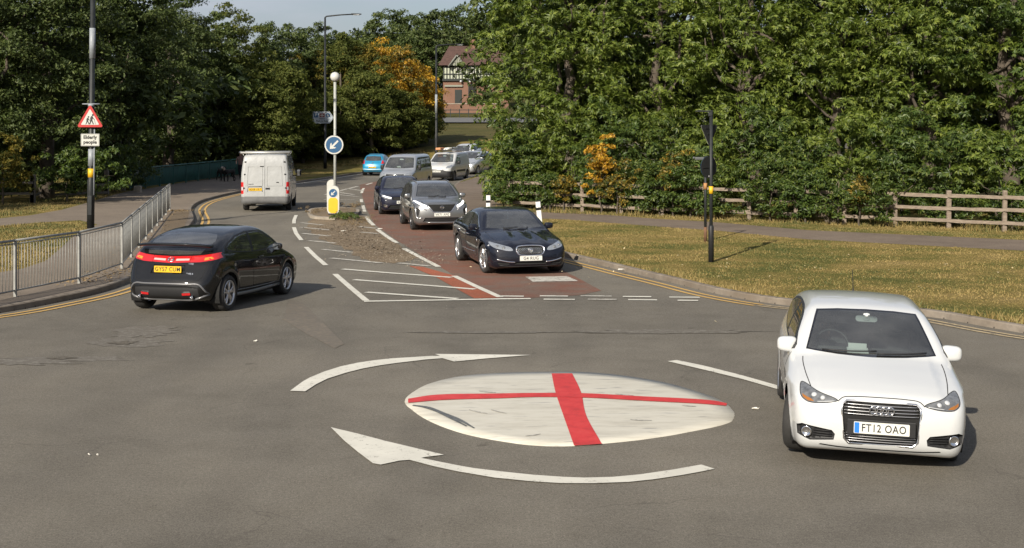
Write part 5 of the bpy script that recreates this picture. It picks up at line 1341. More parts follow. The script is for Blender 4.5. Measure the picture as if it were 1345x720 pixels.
# red surfacing of the approach lane
drape('red_surfacing', PX([(472, 243), (476, 258), (482, 276), (492, 295), (520, 315), (560, 340), (597, 362), (655, 391), (700, 391.5), (760, 388), (790, 382), (760, 366), (735, 352), (700, 337), (664, 320), (630, 302), (606, 283), (590, 262), (578, 250), (540, 240), (500, 237)]), M_REDROAD, .004, label='worn red surfacing of the approach lane')
drape('red_surfacing', PX([(537, 349.5), (556, 351), (604, 364), (657, 391.5), (623, 392.5), (600, 380), (572, 364), (548, 354)]), M_REDROAD2, .008, label='bright red wedge inside the hatched markings')
drape('road_patch', [(p[0] + random.uniform(-.13, .13), p[1] + random.uniform(-.22, .22)) for p in spline(PX([(402, 300), (430, 285), (470, 283), (490, 296), (515, 318), (545, 338), (520, 346), (480, 340), (450, 325), (420, 312)]), 6, True)], M_DIRT, .006, label='gritty bare patch behind the hatching')
# painted lines
def mark(name, pts, w=.12, m=None, off=.012, lab='white painted line', world=False):
    pts = pts if world else PX(pts); pts = resample(pts, 1.2)
    return drape(name, stroke(pts, w), m or M_MARK, off, label=lab)
LH = 'hatched island'
for pts in ([(389, 283), (386.5, 289), (386, 294)], [(386, 299), (389, 307), (396, 316)], [(402, 325), (414, 337), (428, 349)], [(440, 360.5), (460, 378), (481, 395.5)]):
    mark('lane_line', pts, .13, lab='white dash on the left edge of the hatched markings')
for pts in ([(476.5, 270), (479, 278.5)], [(481.5, 285), (485, 291), (491, 296.5)], [(495.5, 302), (508, 311), (521, 319.5)], [(530.6, 327), (553, 339), (576, 351)], [(596.5, 363), (626, 377), (657, 391)], [(474.5, 262), (475, 266)], [(475, 254), (476, 250), (478, 247.5)], [(481, 243), (489, 240.5)]):
    mark('lane_line', pts, .14, lab='white dash on the right edge of the hatched markings')
mark('give_way_line', [(478, 396.5), (570, 395), (660, 393.3), (697, 393)], .17, lab='white line closing the hatched markings')
for i, pts in enumerate([[(395, 293), (425, 296)], [(395, 299), (433, 302.5)], [(397, 307), (433, 310.5)], [(405, 316.5), (441, 320)], [(423.5, 328), (460.5, 332)], [(434, 339.5), (502, 346)], [(450, 354), (593, 365)], [(465, 368), (624, 380.5)], [(481, 384.5), (601, 393)], [(472, 298), (494, 300.3)], [(473.5, 305.3), (497, 307.3)], [(523, 346), (564, 350)], [(427, 256), (452, 249.5), (470, 245)], [(427, 258), (440, 258.5)], [(440, 252), (465, 256)], [(445, 256), (470, 258.5)], [(425, 262.5), (466, 263)], [(455, 248), (478, 251)]]):
    mark('hatch_line', pts, .17 if i < 12 else .2, M_MARK if i in (6, 7, 8) else M_MARK_OLD, lab='white hatching stripe, %s' % ['leftmost short one near the island', 'second short one', 'third short one', 'fourth short one', 'fifth one', 'sixth one, half worn', 'long one beside the red wedge', 'long one crossing the red wedge', 'long one next to the closing line', 'short one near the grit', 'second near the grit', 'worn one by the red wedge', 'edge line behind the island', 'behind the island, nearest', 'behind the island, middle', 'behind the island, right', 'behind the island, left', 'farthest behind the island'][i])
for i, (a, b, y) in enumerate([(657, 688, 389.6), (709, 746, 389.4), (762.6, 803.5, 389.4), (818, 855.5, 390.2), (879, 919, 391), (714, 755, 393.8), (772, 810, 393.8), (825, 863, 394.4), (890, 917, 395.2)]):
    mark('give_way_dash', [(a, y), (b, y + .3)], .16, M_MARK_OLD if i % 4 == 2 else M_MARK, lab='white give-way dash, row %s' % ('away from the disc' if i < 5 else 'nearer the disc'))
drape('give_way_block', PX([(690, 364.2), (745, 363.4), (759.5, 369.8), (700, 370.8)]), M_MARK_OLD, .012, label='white painted block in front of the navy saloon')
# roundabout arrows
def dr(nm, px, lab): drape(nm, PX(px), M_MARK, .012, label=lab)
dr('roundabout_arrow', [(381, 514.5), (398, 502), (407, 497), (425, 489.5), (447.5, 482.3), (470, 477.5), (491, 474.4), (513, 472), (535, 470.6), (566, 468.6), (578, 468.5), (571.5, 466), (697.5, 467.3), (640, 471.8), (596.5, 476), (586, 473), (581.6, 471.6), (560, 473.2), (523, 477.6), (500, 480.8), (477, 485), (455, 490.5), (430, 498.5), (415, 506), (401, 515.2)], 'curved white arrow behind the painted disc')
dr('roundabout_arrow', [(434.4, 562.5), (470, 571), (510, 581.5), (583, 598.8), (560, 601.5), (553, 603), (575, 607.5), (600, 612.5), (622.5, 616.5), (660, 621), (700, 625.2), (740, 628), (767.5, 629), (805, 628), (840.5, 624.7), (880, 619), (921, 611.8), (938.5, 617.3), (918, 621.5), (896, 625.5), (860, 631), (826, 634.6), (780, 636.3), (738, 636.2), (700, 634), (650, 629), (600, 620.5), (570, 614), (538, 605.5), (525, 606.5), (500, 611.8), (490, 610), (470, 595), (452, 580)], 'curved white arrow in front of the painted disc')
dr('roundabout_arrow', [(877, 475.6), (889, 474), (925, 481.5), (975, 494.2), (1022, 507.7), (1062, 520), (1050, 521.5), (1021, 512.3), (975, 499), (925, 486.8)], 'thin white curved line between the disc and the white hatchback')
# the painted disc, slightly domed
DC = np.array([.665, 15.45]); RD = 1.95
edge_px = [(532, 528), (545, 514.5), (570, 503), (610, 494.5), (660, 490.8), (726, 489.4), (760, 489.6), (815, 494), (870, 503), (925, 518.5), (950, 529), (963, 541), (964, 547.5), (957, 555.5), (900, 568.5), (840, 578), (791, 583), (753, 586), (706, 585.5), (660, 580), (610, 570), (570, 556), (545, 541)]
E = [np.array(p) for p in spline(PX(edge_px), 4, True)]
E = [p + np.array([random.uniform(-.004, .004), random.uniform(-.004, .004)]) for p in E]
DC = sum(E) / len(E)
def dome_z(p):
    p = np.array(p[:2]); v = p - DC; a = math.atan2(v[1], v[0]); r = np.linalg.norm(v)
    best = min(E, key=lambda e: abs(((math.atan2(e[1] - DC[1], e[0] - DC[0]) - a + math.pi) % (2 * math.pi)) - math.pi))
    t = min(1, r / np.linalg.norm(best - DC))
    return .010 + .020 * (1 - t ** 2)
bm = bmesh.new(); rows = []
for k in range(9):
    t = k / 8
    rows.append([bm.verts.new((*(DC + (e - DC) * t), .010 + .020 * (1 - t ** 2))) for e in E] if k else [bm.verts.new((*DC, .030))])
skirt = [bm.verts.new((*(DC + (e - DC) * 1.004), -.01)) for e in E]; n = len(E)
for i in range(n): bm.faces.new((rows[0][0], rows[1][i], rows[1][(i + 1) % n]))
for k in range(1, 8):
    for i in range(n): bm.faces.new((rows[k][i], rows[k + 1][i], rows[k + 1][(i + 1) % n], rows[k][(i + 1) % n]))
for i in range(n): bm.faces.new((rows[8][i], skirt[i], skirt[(i + 1) % n], rows[8][(i + 1) % n]))
td = NT('disc_paint'); c = td.coord()
mp = td.n('ShaderNodeMapping'); mp.inputs['Rotation'].default_value = (0, 0, R(-25)); mp.inputs['Scale'].default_value = (1, 4.5, 1); td.l(c, mp.inputs[0])
f = td.noise(mp.outputs[0], 1.1, 8, .72); g = td.noise(c, 50, 4, .6); f2 = td.noise(mp.outputs[0], 2.6, 3, .5)
b0 = td.ramp(f, [(.25, (.34, .315, .26)), (.5, (.49, .465, .395)), (.75, (.54, .52, .455))])
sc = td.ramp(f2, [(.60, (0, 0, 0)), (.72, (.7, .7, .7))])
td.set(Base_Color=td.mix(sc, b0, (.20, .19, .18)), Roughness=.6); td.bump(g, .25, .004)
disc = obj('painted_disc', fix(bm), td.m, smooth=True); disc['kind'] = 'structure'; disc['label'] = 'white mini roundabout disc painted with a red cross'
trd = NT('red_cross_paint'); c = trd.coord()
f = trd.noise(c, 5, 8, .75)
trd.set(Base_Color=trd.ramp(f, [(.25, (.30, .02, .018)), (.5, (.50, .028, .026)), (.75, (.56, .06, .05))]), Roughness=.55)
def on_disc(name, left, right, m, off=.005, n=40):
    """a band of paint between two pixel lines, lying on the disc"""
    bm = bmesh.new(); A = spline([tuple(P(*q, .02)[:2]) for q in left], 8); B = spline([tuple(P(*q, .02)[:2]) for q in right], 8)
    def rs(L_):
        L_ = np.array(L_); d = np.r_[0, np.cumsum(np.linalg.norm(np.diff(L_, axis=0), axis=1))]; u = np.linspace(0, d[-1], n)
        return np.stack([np.interp(u, d, L_[:, 0]), np.interp(u, d, L_[:, 1])], 1)
    A, B = rs(A), rs(B); W_ = 5; rows = []
    for a, b in zip(A, B):
        rows.append([bm.verts.new((*(a + (b - a) * k / W_), dome_z(a + (b - a) * k / W_) + off)) for k in range(W_ + 1)])
    for i in range(n - 1):
        for k in range(W_): bm.faces.new((rows[i][k], rows[i + 1][k], rows[i + 1][k + 1], rows[i][k + 1]))
    bm.normal_update()
    for f in bm.faces:
        if f.normal.z < 0: f.normal_flip()
    return obj(name, bm, m, disc, smooth=True)
on_disc('red_stripe', [(724.5, 490.2), (729.6, 516), (740, 547), (754, 584.5)], [(751.5, 490.2), (763, 516), (770, 547), (790.5, 582.3)], trd.m)
on_disc('red_stripe', [(536, 523.5), (571, 518.9), (651.5, 518.2), (700, 517.7), (763, 518), (843, 521.7), (922, 524.8), (942.5, 526.8), (955, 529.6)], [(536, 528.8), (581.6, 525.8), (651.5, 524.6), (700, 523.2), (764.6, 523.8), (855, 528), (922, 530.6), (942, 531.8), (954, 532.6)], trd.m, off=.0075, n=60)
M_SCUFFL = mat('light_scuff', (.34, .325, .29), .7, var=.5, vscale=30)
M_SCUFF = mat('tyre_scuff', (.09, .095, .095), .7, var=.4, vscale=20)
on_disc('tyre_scuff', [(541, 532.3), (560, 536), (580, 544), (603, 553), (622, 562.5)], [(543, 531.2), (563, 534), (584, 542), (606, 551), (624, 562)], M_SCUFF, n=24)
on_disc('tyre_scuff', [(548, 533), (568, 539), (590, 549.5), (612, 560)], [(549, 532), (570, 537.6), (593, 548), (614, 559.2)], M_SCUFF, n=20)
for (x_, y_, l_, s_) in ((640, 515, 11, 1.2), (628, 541, 12, 2.6), (655, 541, 10, 2.4), (905, 533, 9, .6), (820, 519, 12, 1.0), (842, 552, 14, .5), (700, 571, 10, -1.2)):
    on_disc('tyre_scuff', [(x_ - l_, y_ - s_), (x_, y_), (x_ + l_, y_ + s_)], [(x_ - l_, y_ - s_ + .7), (x_, y_ + 1.3), (x_ + l_, y_ + s_ + .6)], M_SCUFFL, n=12)
# double yellow lines along the kerbs
def yl(line, d, m, lab): drape('yellow_line', stroke(offset_line(resample(line, 1.0), d), .085), m, .010, label=lab)
lk = [p for p in LK if 15 < p[1] < 70 and p[0] > -25]
yl(lk, .30, M_YEL, 'outer yellow line along the left kerb'); yl(lk, .52, M_YEL, 'inner yellow line along the left kerb')
rk = [p for p in RK if 24 < p[1] < 37 and p[0] < 5]
yl(rk, -.30, M_YEL, 'outer yellow line along the right kerb'); yl(rk, -.52, M_YEL, 'inner yellow line along the right kerb')
rk2 = [p for p in RK if 18 < p[1] < 24.3 and p[0] < 14]
yl(rk2, -.32, M_YEL_OLD, 'faded line below the right grass bank'); yl(rk2, -.50, M_YEL_OLD, 'faded second line below the right grass bank')
lk3 = [p for p in LK if 70 < p[1] < 96]
drape('edge_line', stroke(offset_line(resample(lk3, 1.0), .25), .22), M_MARK_OLD, .010, label='pale edge line along the far left kerb')
# scuffed band and potholes on the left
M_HOLE = asphalt('pothole_bottom', (.055, .048, .04), (.10, .088, .072), cracks=False, agg=1.0).m
M_PALE = roadpaint('scraped_tarmac', (.20, .185, .158), .95)
def blob(cx, cy, rx, ry, n=18, j=.3, rot=0.0):
    out = []
    for k in range(n):
        a = 2 * math.pi * k / n; q = 1 + random.uniform(-j, j); x, y = rx * q * math.cos(a), ry * q * math.sin(a)
        out.append((cx + x * math.cos(rot) - y * math.sin(rot), cy + x * math.sin(rot) + y * math.cos(rot)))
    return out
for (px, py, rx, ry) in ((78, 471, .2, .09), (162, 451, .2, .14)):
    p = P(px, py); drape('pothole', blob(p.x, p.y, rx, ry, 30, .4), M_HOLE, .0115, label='shallow pothole with dark broken tarmac')
for i, (px, py, rx, ry) in enumerate(((90, 472, 1.0, .22), (165, 450, .6, .45), (190, 436, .5, .5), (20, 476, .9, .2), (870, 436, 1.6, .18), (640, 437, 1.2, .1))):
    p = P(px, py); drape('scraped_tarmac', blob(p.x, p.y, rx, ry, 40, .3), M_PALE, .003 + .0012 * i, label='pale scraped strip of tarmac')
drape('sandy_streak', PX([(380, 395), (396, 398), (420, 420), (452, 452), (440, 458), (405, 440), (372, 420)]), roadpaint('sand', (.165, .138, .105), .8), .005, label='sandy streak on the tarmac behind the black hatchback')
# raised island with weeds, grit
isl = spline(PX([(405, 279), (412, 276.5), (440, 275), (466, 276.5), (472, 280.5), (466, 284.5), (440, 289), (414, 288), (405, 283)]), 3, True)
o = drape('traffic_island', isl, M_KERB, .10, side=.12, label='low kerbed traffic island under the keep-left bollard')
drape('island_soil', [tuple(DCi) for DCi in [np.mean(isl, axis=0) + (np.array(p) - np.mean(isl, axis=0)) * .88 for p in isl]], M_DIRT, .106, label='soil on top of the traffic island')
# ------------------------------------------------------------------ street furniture
def T(x, y, z=0.0): return Matrix.Translation((x, y, z))
def face_cam(x, y, z, yaw=0.0):
    """matrix of a sign whose front looks towards the camera side, turned by yaw degrees"""
    return Matrix.Translation((x, y, z)) @ Matrix.Rotation(R(yaw), 4, 'Z')
def arc(cx, cz, r, a0, a1, n): return [(cx + r * math.cos(R(a0 + (a1 - a0) * k / n)), cz + r * math.sin(R(a0 + (a1 - a0) * k / n))) for k in range(n + 1)]
def round_tri(s, r, inv=False):
    """triangle of side s with rounded corners, centred"""
    h = s * math.sqrt(3) / 2; cs = [(0, h * 2 / 3), (-s / 2, -h / 3), (s / 2, -h / 3)]; out = []
    for i, (x, z) in enumerate(cs):
        d = math.hypot(x, z); f = (d - 2 * r) / d; a = math.degrees(math.atan2(z, x))
        out += arc(x * f, z * f, r, a - 60, a + 60, 5)
    return [(x, -z) for x, z in out][::-1] if inv else out
def sheet(name, poly, M, t, m, parent, y=0.0):
    bm = bmesh.new(); plate(bm, poly, M @ T(0, y, 0), t); return obj(name, fix(bm), m, parent)
M_SRED = mat('sign_red', (.36, .018, .016), .4, var=.08)
M_SWHITE = mat('sign_white', (.43, .43, .40), .4, var=.05)
M_SBLUE = mat('sign_blue', (.012, .065, .15), .4, var=.08)
M_SBLACK = mat('sign_black', (.012, .012, .012), .5)
M_SYEL = mat('sign_yellow', (.66, .34, .008), .45, var=.06)
M_BACK = mat('sign_back', (.016, .017, .017), .6, var=.3, spec=.25)
M_BAND = mat('yellow_band', (.62, .36, .012), .5, var=.1)

# --- steel guard railing on the left
g0, g1, g2, g3 = P(20, 390, LAND), P(104, 372.5, LAND), P(160, 353, LAND), P(223, 277, LAND)
rail = empty('guard_railing', g1, 0, 'galvanised steel pedestrian railing of upright bars along the left kerb', 'railing')
d = (g0 - g1); pts = [g0 + d * 2, g0 + d, g0, g1, g2]
nb = 8
pts += [g2 + (g3 - g2) * (k / nb) for k in range(1, nb + 1)]
Ri = g1
def gp(bm, a, b, r, n=6): tube(bm, [a - Ri, b - Ri], r, n)
for p in pts:
    bm = bmesh.new(); z = Vector((0, 0, 1))
    box(bm, p - Ri + z * .53, (.055, .055, 1.08), bev=.006); obj('post', bm, M_STEEL, rail)
for a, b in zip(pts[:-1], pts[1:]):
    z = Vector((0, 0, 1)); bm = bmesh.new()
    gp(bm, a + z * 1.06, b + z * 1.06, .024, 8); gp(bm, a + z * .12, b + z * .12, .017); gp(bm, a + z * 1.0, b + z * 1.0, .012)
    L_ = (b - a).length; n = int(L_ / .108)
    for k in range(1, n):
        q = a + (b - a) * (k / n); gp(bm, q + z * .12, q + z * 1.02, .0075, 5)
    obj('railing_panel', fix(bm), M_STEEL, rail)

# --- left lamp column with the elderly people sign
def column(name, base, h, r0, r1, label, arm=None, cat='lamp post', group=None, lean=0.0):
    root = empty(name, base, 0, label, cat, group); root.rotation_euler = (0, R(lean), 0)
    bm = bmesh.new(); tube(bm, [(0, 0, 0), (0, 0, 1.55), (0, 0, 1.6), (0, 0, h)], [r0, r0, r1 * 1.15, r1 * .8], 16)
    obj('pole', fix(bm), M_POLE, root)
    bm = bmesh.new(); box(bm, (0, -r0 + .004, .75), (r0 * 1.1, .03, .62), bev=.006); obj('access_door', bm, M_POLE, root)
    if arm:
        ax, ay = arm; bm = bmesh.new()
        tube(bm, [(0, 0, h - .05), (0, 0, h + .05), (ax * .06, ay * .06, h + .14), (ax * .6, ay * .6, h + .24), (ax, ay, h + .27)], [r1 * .8, r1 * .75, r1 * .65, r1 * .6, r1 * .55], 8); obj('arm', fix(bm), M_POLE, root)
        bm = bmesh.new(); e = Vector((ax, ay, h + .28)); dd = Vector((ax, ay, 0)).normalized(); ang = math.atan2(ay, ax)
        vs = box(bm, (.36, 0, 0), (.78, .3, .13), bev=.05)
        for v in vs:
            k = 1 - .45 * (v.co.x - 0) / .78 * (1 if v.co.x > .3 else 0)
            v.co = Vector((v.co.x, v.co.y * k, v.co.z * k)); v.co = Matrix.Rotation(ang, 3, 'Z') @ v.co + e
        hd = obj('lamp_head', bm, M_POLE, root)
        bm = bmesh.new(); vs = box(bm, (.38, 0, -.06), (.5, .22, .05), bev=.02)
        for v in vs: v.co = Matrix.Rotation(ang, 3, 'Z') @ v.co + e
        obj('lens', bm, M_WHITEL, hd)
    return root
b = P(119, 300, LAND)
lp = column('lamp_post', b, 10.2, .118, .085, 'dark lamp column with a yellow band left of the road, carrying a red triangle sign', arm=(1.2, -.6), lean=.55)
s = FPX / b.y
def zpx(y, base=b): return CAMZ - (y - HZ) * base.y / FPX - base.z
for nm, y0, y1, rr, m in (('yellow_band', 233, 221.5, .095, M_BAND), ('pale_band', 77, 37, .088, mat('pale_pole', (.22, .24, .26), .5, var=.2)), ('pale_band', 218, 196, .092, mat('pale_pole', (.22, .24, .26), .5))):
    bm = bmesh.new(); tube(bm, [(0, 0, zpx(y0)), (0, 0, zpx(y1))], rr + .006, 16); obj(nm, fix(bm), m, lp)
bm = bmesh.new(); tube(bm, [(.11, -.05, zpx(256)), (.11, -.05, zpx(170))], .022, 8); obj('conduit', fix(bm), mat('pale_pole', (.22, .24, .26)), lp)
sg = empty('warning_sign', b + Vector((.04, -.17, zpx(157))), 0, 'red-edged triangular sign with two bent walking figures, above a plate reading Elderly people', 'sign')
M = face_cam(0, 0, 0)
sheet('backing', round_tri(.86, .045), M, .02, M_BACK, sg, y=.012)
f_ = sheet('red_border', round_tri(.86, .045), M, .006, M_SRED, sg, y=-.004)
f_ = sheet('white_field', round_tri(.60, .02), M, .006, M_SWHITE, sg, y=-.010)
def figure(cx, k, parent):
    """stooped walker with a stick, drawn on the sign"""
    z0 = -.155; bm = bmesh.new()
    def pl(pts): plate(bm, [(cx + x * k, z0 + z * k) for x, z in pts], M @ T(0, -.016, 0), .004)
    pl(arc(.035, .30, .032, 0, 340, 12))
    pl([(-.045, .13), (-.05, .2), (-.02, .26), (.02, .27), (.045, .235), (.02, .13)])
    pl([(-.045, .135), (.02, .135), (.05, .06), (.07, 0), (.04, -.005), (.015, .06), (-.012, .1), (-.03, .05), (-.07, -.005), (-.095, .005), (-.06, .06)])
    pl([(.02, .235), (.04, .22), (.095, .16), (.085, .145), (.03, .19)])
    pl([(.085, .16), (.095, .16), (.125, .0), (.113, .0)])
    obj('walking_figure', fix(bm), M_SBLACK, parent)
figure(-.075, .80, sg); figure(.055, 1.0, sg)
sheet('plate', rrect(.60, .40, .02), M @ T(0, .0, -.66), .012, M_SWHITE, sg)
bm = bmesh.new()
fr = rrect(.575, .375, .015); tube(bm, [M @ Vector((x, -.008, z - .66)) for x, z in fr + fr[:1]], .004, 4, cap=False); obj('plate_border', fix(bm), M_SBLACK, sg)
text_obj('plate_lettering', 'Elderly\npeople', .155, M_SBLACK, sg, M @ T(0, -.010, -.655), bold=.006, spacing=1.02)
bm = bmesh.new(); tube(bm, [(-.28, .1, .50), (.28, .1, .50)], .035, 8, flat=.6); tube(bm, [(0, .1, .5), (0, .1, .42)], .1, 12); obj('bracket', fix(bm), mat('pale_pole', (.22, .24, .26)), sg)

# --- two dark posts on the right bank, signs seen from behind
b1 = P(934, 344.5, LAND); b2 = P(926.5, 317.5, LAND)
def sign_post(b, h, r, label, band):
    root = empty('sign_post', b, 0, label, 'sign post', 'dark posts on the right grass bank')
    bm = bmesh.new(); tube(bm, [(0, 0, 0), (0, 0, h)], r, 14); obj('pole', fix(bm), M_POLE, root)
    bm = bmesh.new(); tube(bm, [(0, 0, band), (0, 0, band + .18)], r + .012, 14); obj('band', fix(bm), M_BAND, root)
    return root
q = sign_post(b1, 3.68, .042, 'taller dark post with a yellow band and a thick black lower sleeve', 1.66)
bm = bmesh.new(); tube(bm, [(0, 0, 0), (0, 0, .86), (0, 0, .9)], [.066, .066, .045], 14); obj('sleeve', fix(bm), M_BLACK, q)
bm = bmesh.new(); box(bm, (-.17, -.02, 3.66), (.42, .05, .035), bev=.01); box(bm, (-.02, 0, 3.58), (.1, .1, .1), bev=.02); obj('bracket', bm, M_POLE, q)
gs = empty('triangular_sign', b1 + Vector((-.03, .085, 3.15)), 0, 'black back of an upside-down triangular sign on the taller dark post', 'sign')
M = face_cam(0, 0, 0, 38)
sheet('plate', round_tri(.60, .035, True), M, .012, M_BACK, gs)
sheet('face', round_tri(.60, .035, True), M, .004, M_SWHITE, gs, y=.010)
bm = bmesh.new(); 
for z in (.10, -.04): vs = box(bm, (0, -.015, z), (.3 if z > 0 else .16, .02, .03)); [setattr(v, 'co', M @ v.co) for v in vs]
obj('stiffener', fix(bm), M_BACK, gs)
bm = bmesh.new(); box(bm, M @ Vector((0, -.022, .1)), (.04, .03, .04)); obj('clip', bm, mat('clip_steel', (.5, .5, .5), .4, .5), gs)
rs_ = empty('round_sign', b1 + Vector((-.045, .085, 2.30)), 0, 'black back of a round sign on the taller dark post', 'sign')
sheet('plate', arc(0, 0, .27, 0, 352, 30), M, .012, M_BACK, rs_); sheet('face', arc(0, 0, .27, 0, 352, 30), M, .004, M_SBLUE, rs_, y=.010)
bm = bmesh.new(); vs = box(bm, (0, -.015, 0), (.44, .02, .03)); [setattr(v, 'co', M @ v.co) for v in vs]; obj('stiffener', fix(bm), M_BACK, rs_)
bm = bmesh.new(); box(bm, M @ Vector((0, -.024, -.22)), (.04, .03, .04)); obj('clip', bm, MATS['clip_steel'], rs_)
q2 = sign_post(b2, 2.45, .04, 'shorter dark post with a rusty band standing behind the taller one', 1.5)
[c_ for c_ in q2.children if c_.name.startswith('band')][0].data.materials[0] = mat('rusty_band', (.34, .17, .06), .7, var=.3)
bm = bmesh.new(); tube(bm, [(0, 0, 0), (0, 0, .42)], .046, 14); obj('rusty_foot', fix(bm), mat('rust', (.12, .06, .03), .85, var=.3), q2)
bm = bmesh.new(); box(bm, (-.17, -.02, 2.38), (.26, .08, .09), bev=.025); tube(bm, [(-.30, -.02, 2.40), (-.36, -.02, 2.40)], .035, 8); tube(bm, [(0, 0, 2.4), (-.2, -.02, 2.38)], .02, 6)
obj('detector_box', fix(bm), mat('grey_box', (.07, .075, .075), .5), q2)

# --- keep-left bollard and beacon on the island
bb = P(438, 282.5, .10)
bo = empty('bollard', bb, 0, 'yellow and white keep-left bollard with a small blue arrow disc on the traffic island', 'bollard'); bo.scale = (1.0, 1.0, 1.0)
prof = rrect(.46, 1.08, .2, 8); Mb = face_cam(0, 0, .56)
bm = bmesh.new(); plate(bm, prof, Mb, .2); obj('shell', fix(bm), M_SWHITE, bo)
yel = [(x, z) for x, z in rrect(.36, .58, .14, 8)]
sheet('yellow_face', yel, Mb @ T(0, 0, -.19), .006, M_SYEL, bo, y=-.103)
def arrow_disc(parent, M, r, y):
    """white-rimmed blue disc with an arrow to the lower left"""
    sheet('white_rim', arc(0, 0, r, 0, 352, 36), M, .006, M_SWHITE, parent, y=y)
    sheet('blue_field', arc(0, 0, r * .86, 0, 352, 36), M, .006, M_SBLUE, parent, y=y - .005)
    A = Matrix.Rotation(R(-45), 4, 'Y')
    k = r
    shp = [(0, -.62), (.34, -.2), (.34, -.02), (.1, -.22), (.1, .62), (-.1, .62), (-.1, -.22), (-.34, -.02), (-.34, -.2)]
    pts = [(x * k, z * k) for x, z in shp]; rot = R(-45)
    pts = [(x * math.cos(rot) - z * math.sin(rot), x * math.sin(rot) + z * math.cos(rot)) for x, z in pts]
    sheet('white_arrow', pts, M, .006, M_SWHITE, parent, y=y - .010)
arrow_disc(bo, Mb @ T(0, 0, .27), .18, -.104)
bm = bmesh.new(); box(bm, (0, 0, .03), (.36, .26, .08), bev=.02); obj('base', bm, M_BLACK, bo)
bc = P(440, 276.5, .10)
be = empty('beacon_post', bc, 0, 'slim pale post topped by a white globe on the traffic island', 'beacon')
hz = 3.5 - (101 - HZ) * bc.y / FPX - bc.z
bm = bmesh.new(); tube(bm, [(0, 0, 0), (0, 0, hz - .15)], .055, 14); obj('pole', fix(bm), mat('pale_grey_pole', (.30, .31, .29), .5, var=.15), be)
for z in (1.2, 2.6, 3.2, 3.9, 4.4):
    bm = bmesh.new(); tube(bm, [(0, 0, z), (0, 0, z + .02)], .059, 14); obj('pole_joint', fix(bm), mat('joint_grey', (.2, .2, .19), .6), be)
bm = bmesh.new(); bmesh.ops.create_uvsphere(bm, u_segments=28, v_segments=16, radius=.19)
for v in bm.verts: v.co.z += hz
obj('globe', bm, mat('globe_white', (.46, .46, .43), .35, coat=.4), be, smooth=True)
bm = bmesh.new(); lathe(bm, [(.06, hz - .2), (.085, hz - .17), (.08, hz - .13)], 14); obj('collar', fix(bm), M_BLACK, be)
zc = 3.5 - (190.3 - HZ) * bc.y / FPX
rsn = empty('round_sign', (bc.x - .03, bc.y - .075, zc), 0, 'large round blue keep-left sign with white arrow on the globe-topped post', 'sign')
arrow_disc(rsn, face_cam(0, 0, 0), .37, -.01)
sheet('backing', arc(0, 0, .382, 0, 352, 36), face_cam(0, 0, 0), .012, M_BACK, rsn)
# second bollard just behind
b3 = P(436, 271, .10)
bo2 = empty('bollard', b3 + Vector((0, .0, 0)), 0, 'second pale bollard almost hidden behind the keep-left bollard', 'bollard')
bm = bmesh.new(); plate(bm, rrect(.40, 1.1, .19, 8), face_cam(0, 0, .57), .2); obj('shell', fix(bm), M_SWHITE, bo2)
bm = bmesh.new(); box(bm, (0, 0, .03), (.36, .26, .08), bev=.02); obj('base', bm, M_BLACK, bo2)

# --- far lamp posts, direction sign
b4 = P(427, 221.5, LAND)
h4 = 3.5 - (24 - HZ) * b4.y / FPX - b4.z
l4 = column('lamp_post', b4, h4, .125, .085, 'tall dark street lamp with a single arm beyond the island, a direction sign on it', arm=(2.05, -.3))
ds = empty('direction_sign', (b4.x - .12, b4.y - .18, 3.5 - (154.5 - HZ) * b4.y / FPX), 0, 'small white direction sign pointing right with blue and red symbols, on the far street lamp', 'sign')
M = face_cam(0, 0, 0); w, h_ = .78, .45
ol = [(-w, -h_), (w * .62, -h_), (w + .02, 0), (w * .62, h_), (-w, h_)]
sheet('backing', ol, M, .02, M_BACK, ds, y=.014); sheet('face', ol, M, .006, mat('bluish_sign_face', (.28, .32, .36), .45), ds)
bm = bmesh.new(); il = [(x * .94, z * .90) for x, z in ol]; tube(bm, [M @ Vector((x, -.006, z)) for x, z in il + il[:1]], .014, 4, cap=False); obj('border', fix(bm), M_SBLACK, ds)
sheet('parking_symbol', rrect(.30, .32, .03), M @ T(-.54, 0, .17), .006, M_SBLUE, ds, y=-.006)
text_obj('parking_letter', 'P', .30, M_SWHITE, ds, M @ T(-.54, -.012, .17))
sheet('red_symbol', rrect(.38, .30, .03), M @ T(-.08, 0, .17), .006, mat('dull_red', (.16, .03, .03), .5), ds, y=-.006)
sheet('symbol_cross', [(-.03, -.11), (.03, -.11), (.03, -.03), (.13, -.03), (.13, .03), (.03, .03), (.03, .11), (-.03, .11), (-.03, .03), (-.13, .03), (-.13, -.03), (-.03, -.03)], M @ T(-.08, 0, .17), .006, M_SWHITE, ds, y=-.012)
sheet('blue_disc', arc(0, 0, .165, 0, 345, 24), M @ T(.36, 0, .17), .006, M_SBLUE, ds, y=-.006)
sheet('disc_arrow', [(-.09, -.02), (.0, .09), (.09, -.02), (.04, -.02), (.04, -.09), (-.04, -.09), (-.04, -.02)], M @ T(.36, 0, .17), .006, M_SWHITE, ds, y=-.012)
text_obj('sign_lettering', 'Park & Ride', .19, M_SBLACK, ds, M @ T(-.08, -.006, -.27), bold=.004)
text_obj('sign_lettering', 'Station', .15, M_SBLACK, ds, M @ T(-.08, -.006, -.085), bold=.004)
b5 = P(573, 201, LAND)
h5 = 3.5 - (62 - HZ) * b5.y / FPX - b5.z
l5 = column('lamp_post', b5, h5, .13, .09, 'farthest dark street lamp in front of the woodland edge, near the pub', arm=(1.6, .6))
bm = bmesh.new(); tube(bm, [(0, 0, 3.4), (0, 0, 5.0)], .105, 12); obj('pale_band', fix(bm), MATS['pale_pole'], l5)

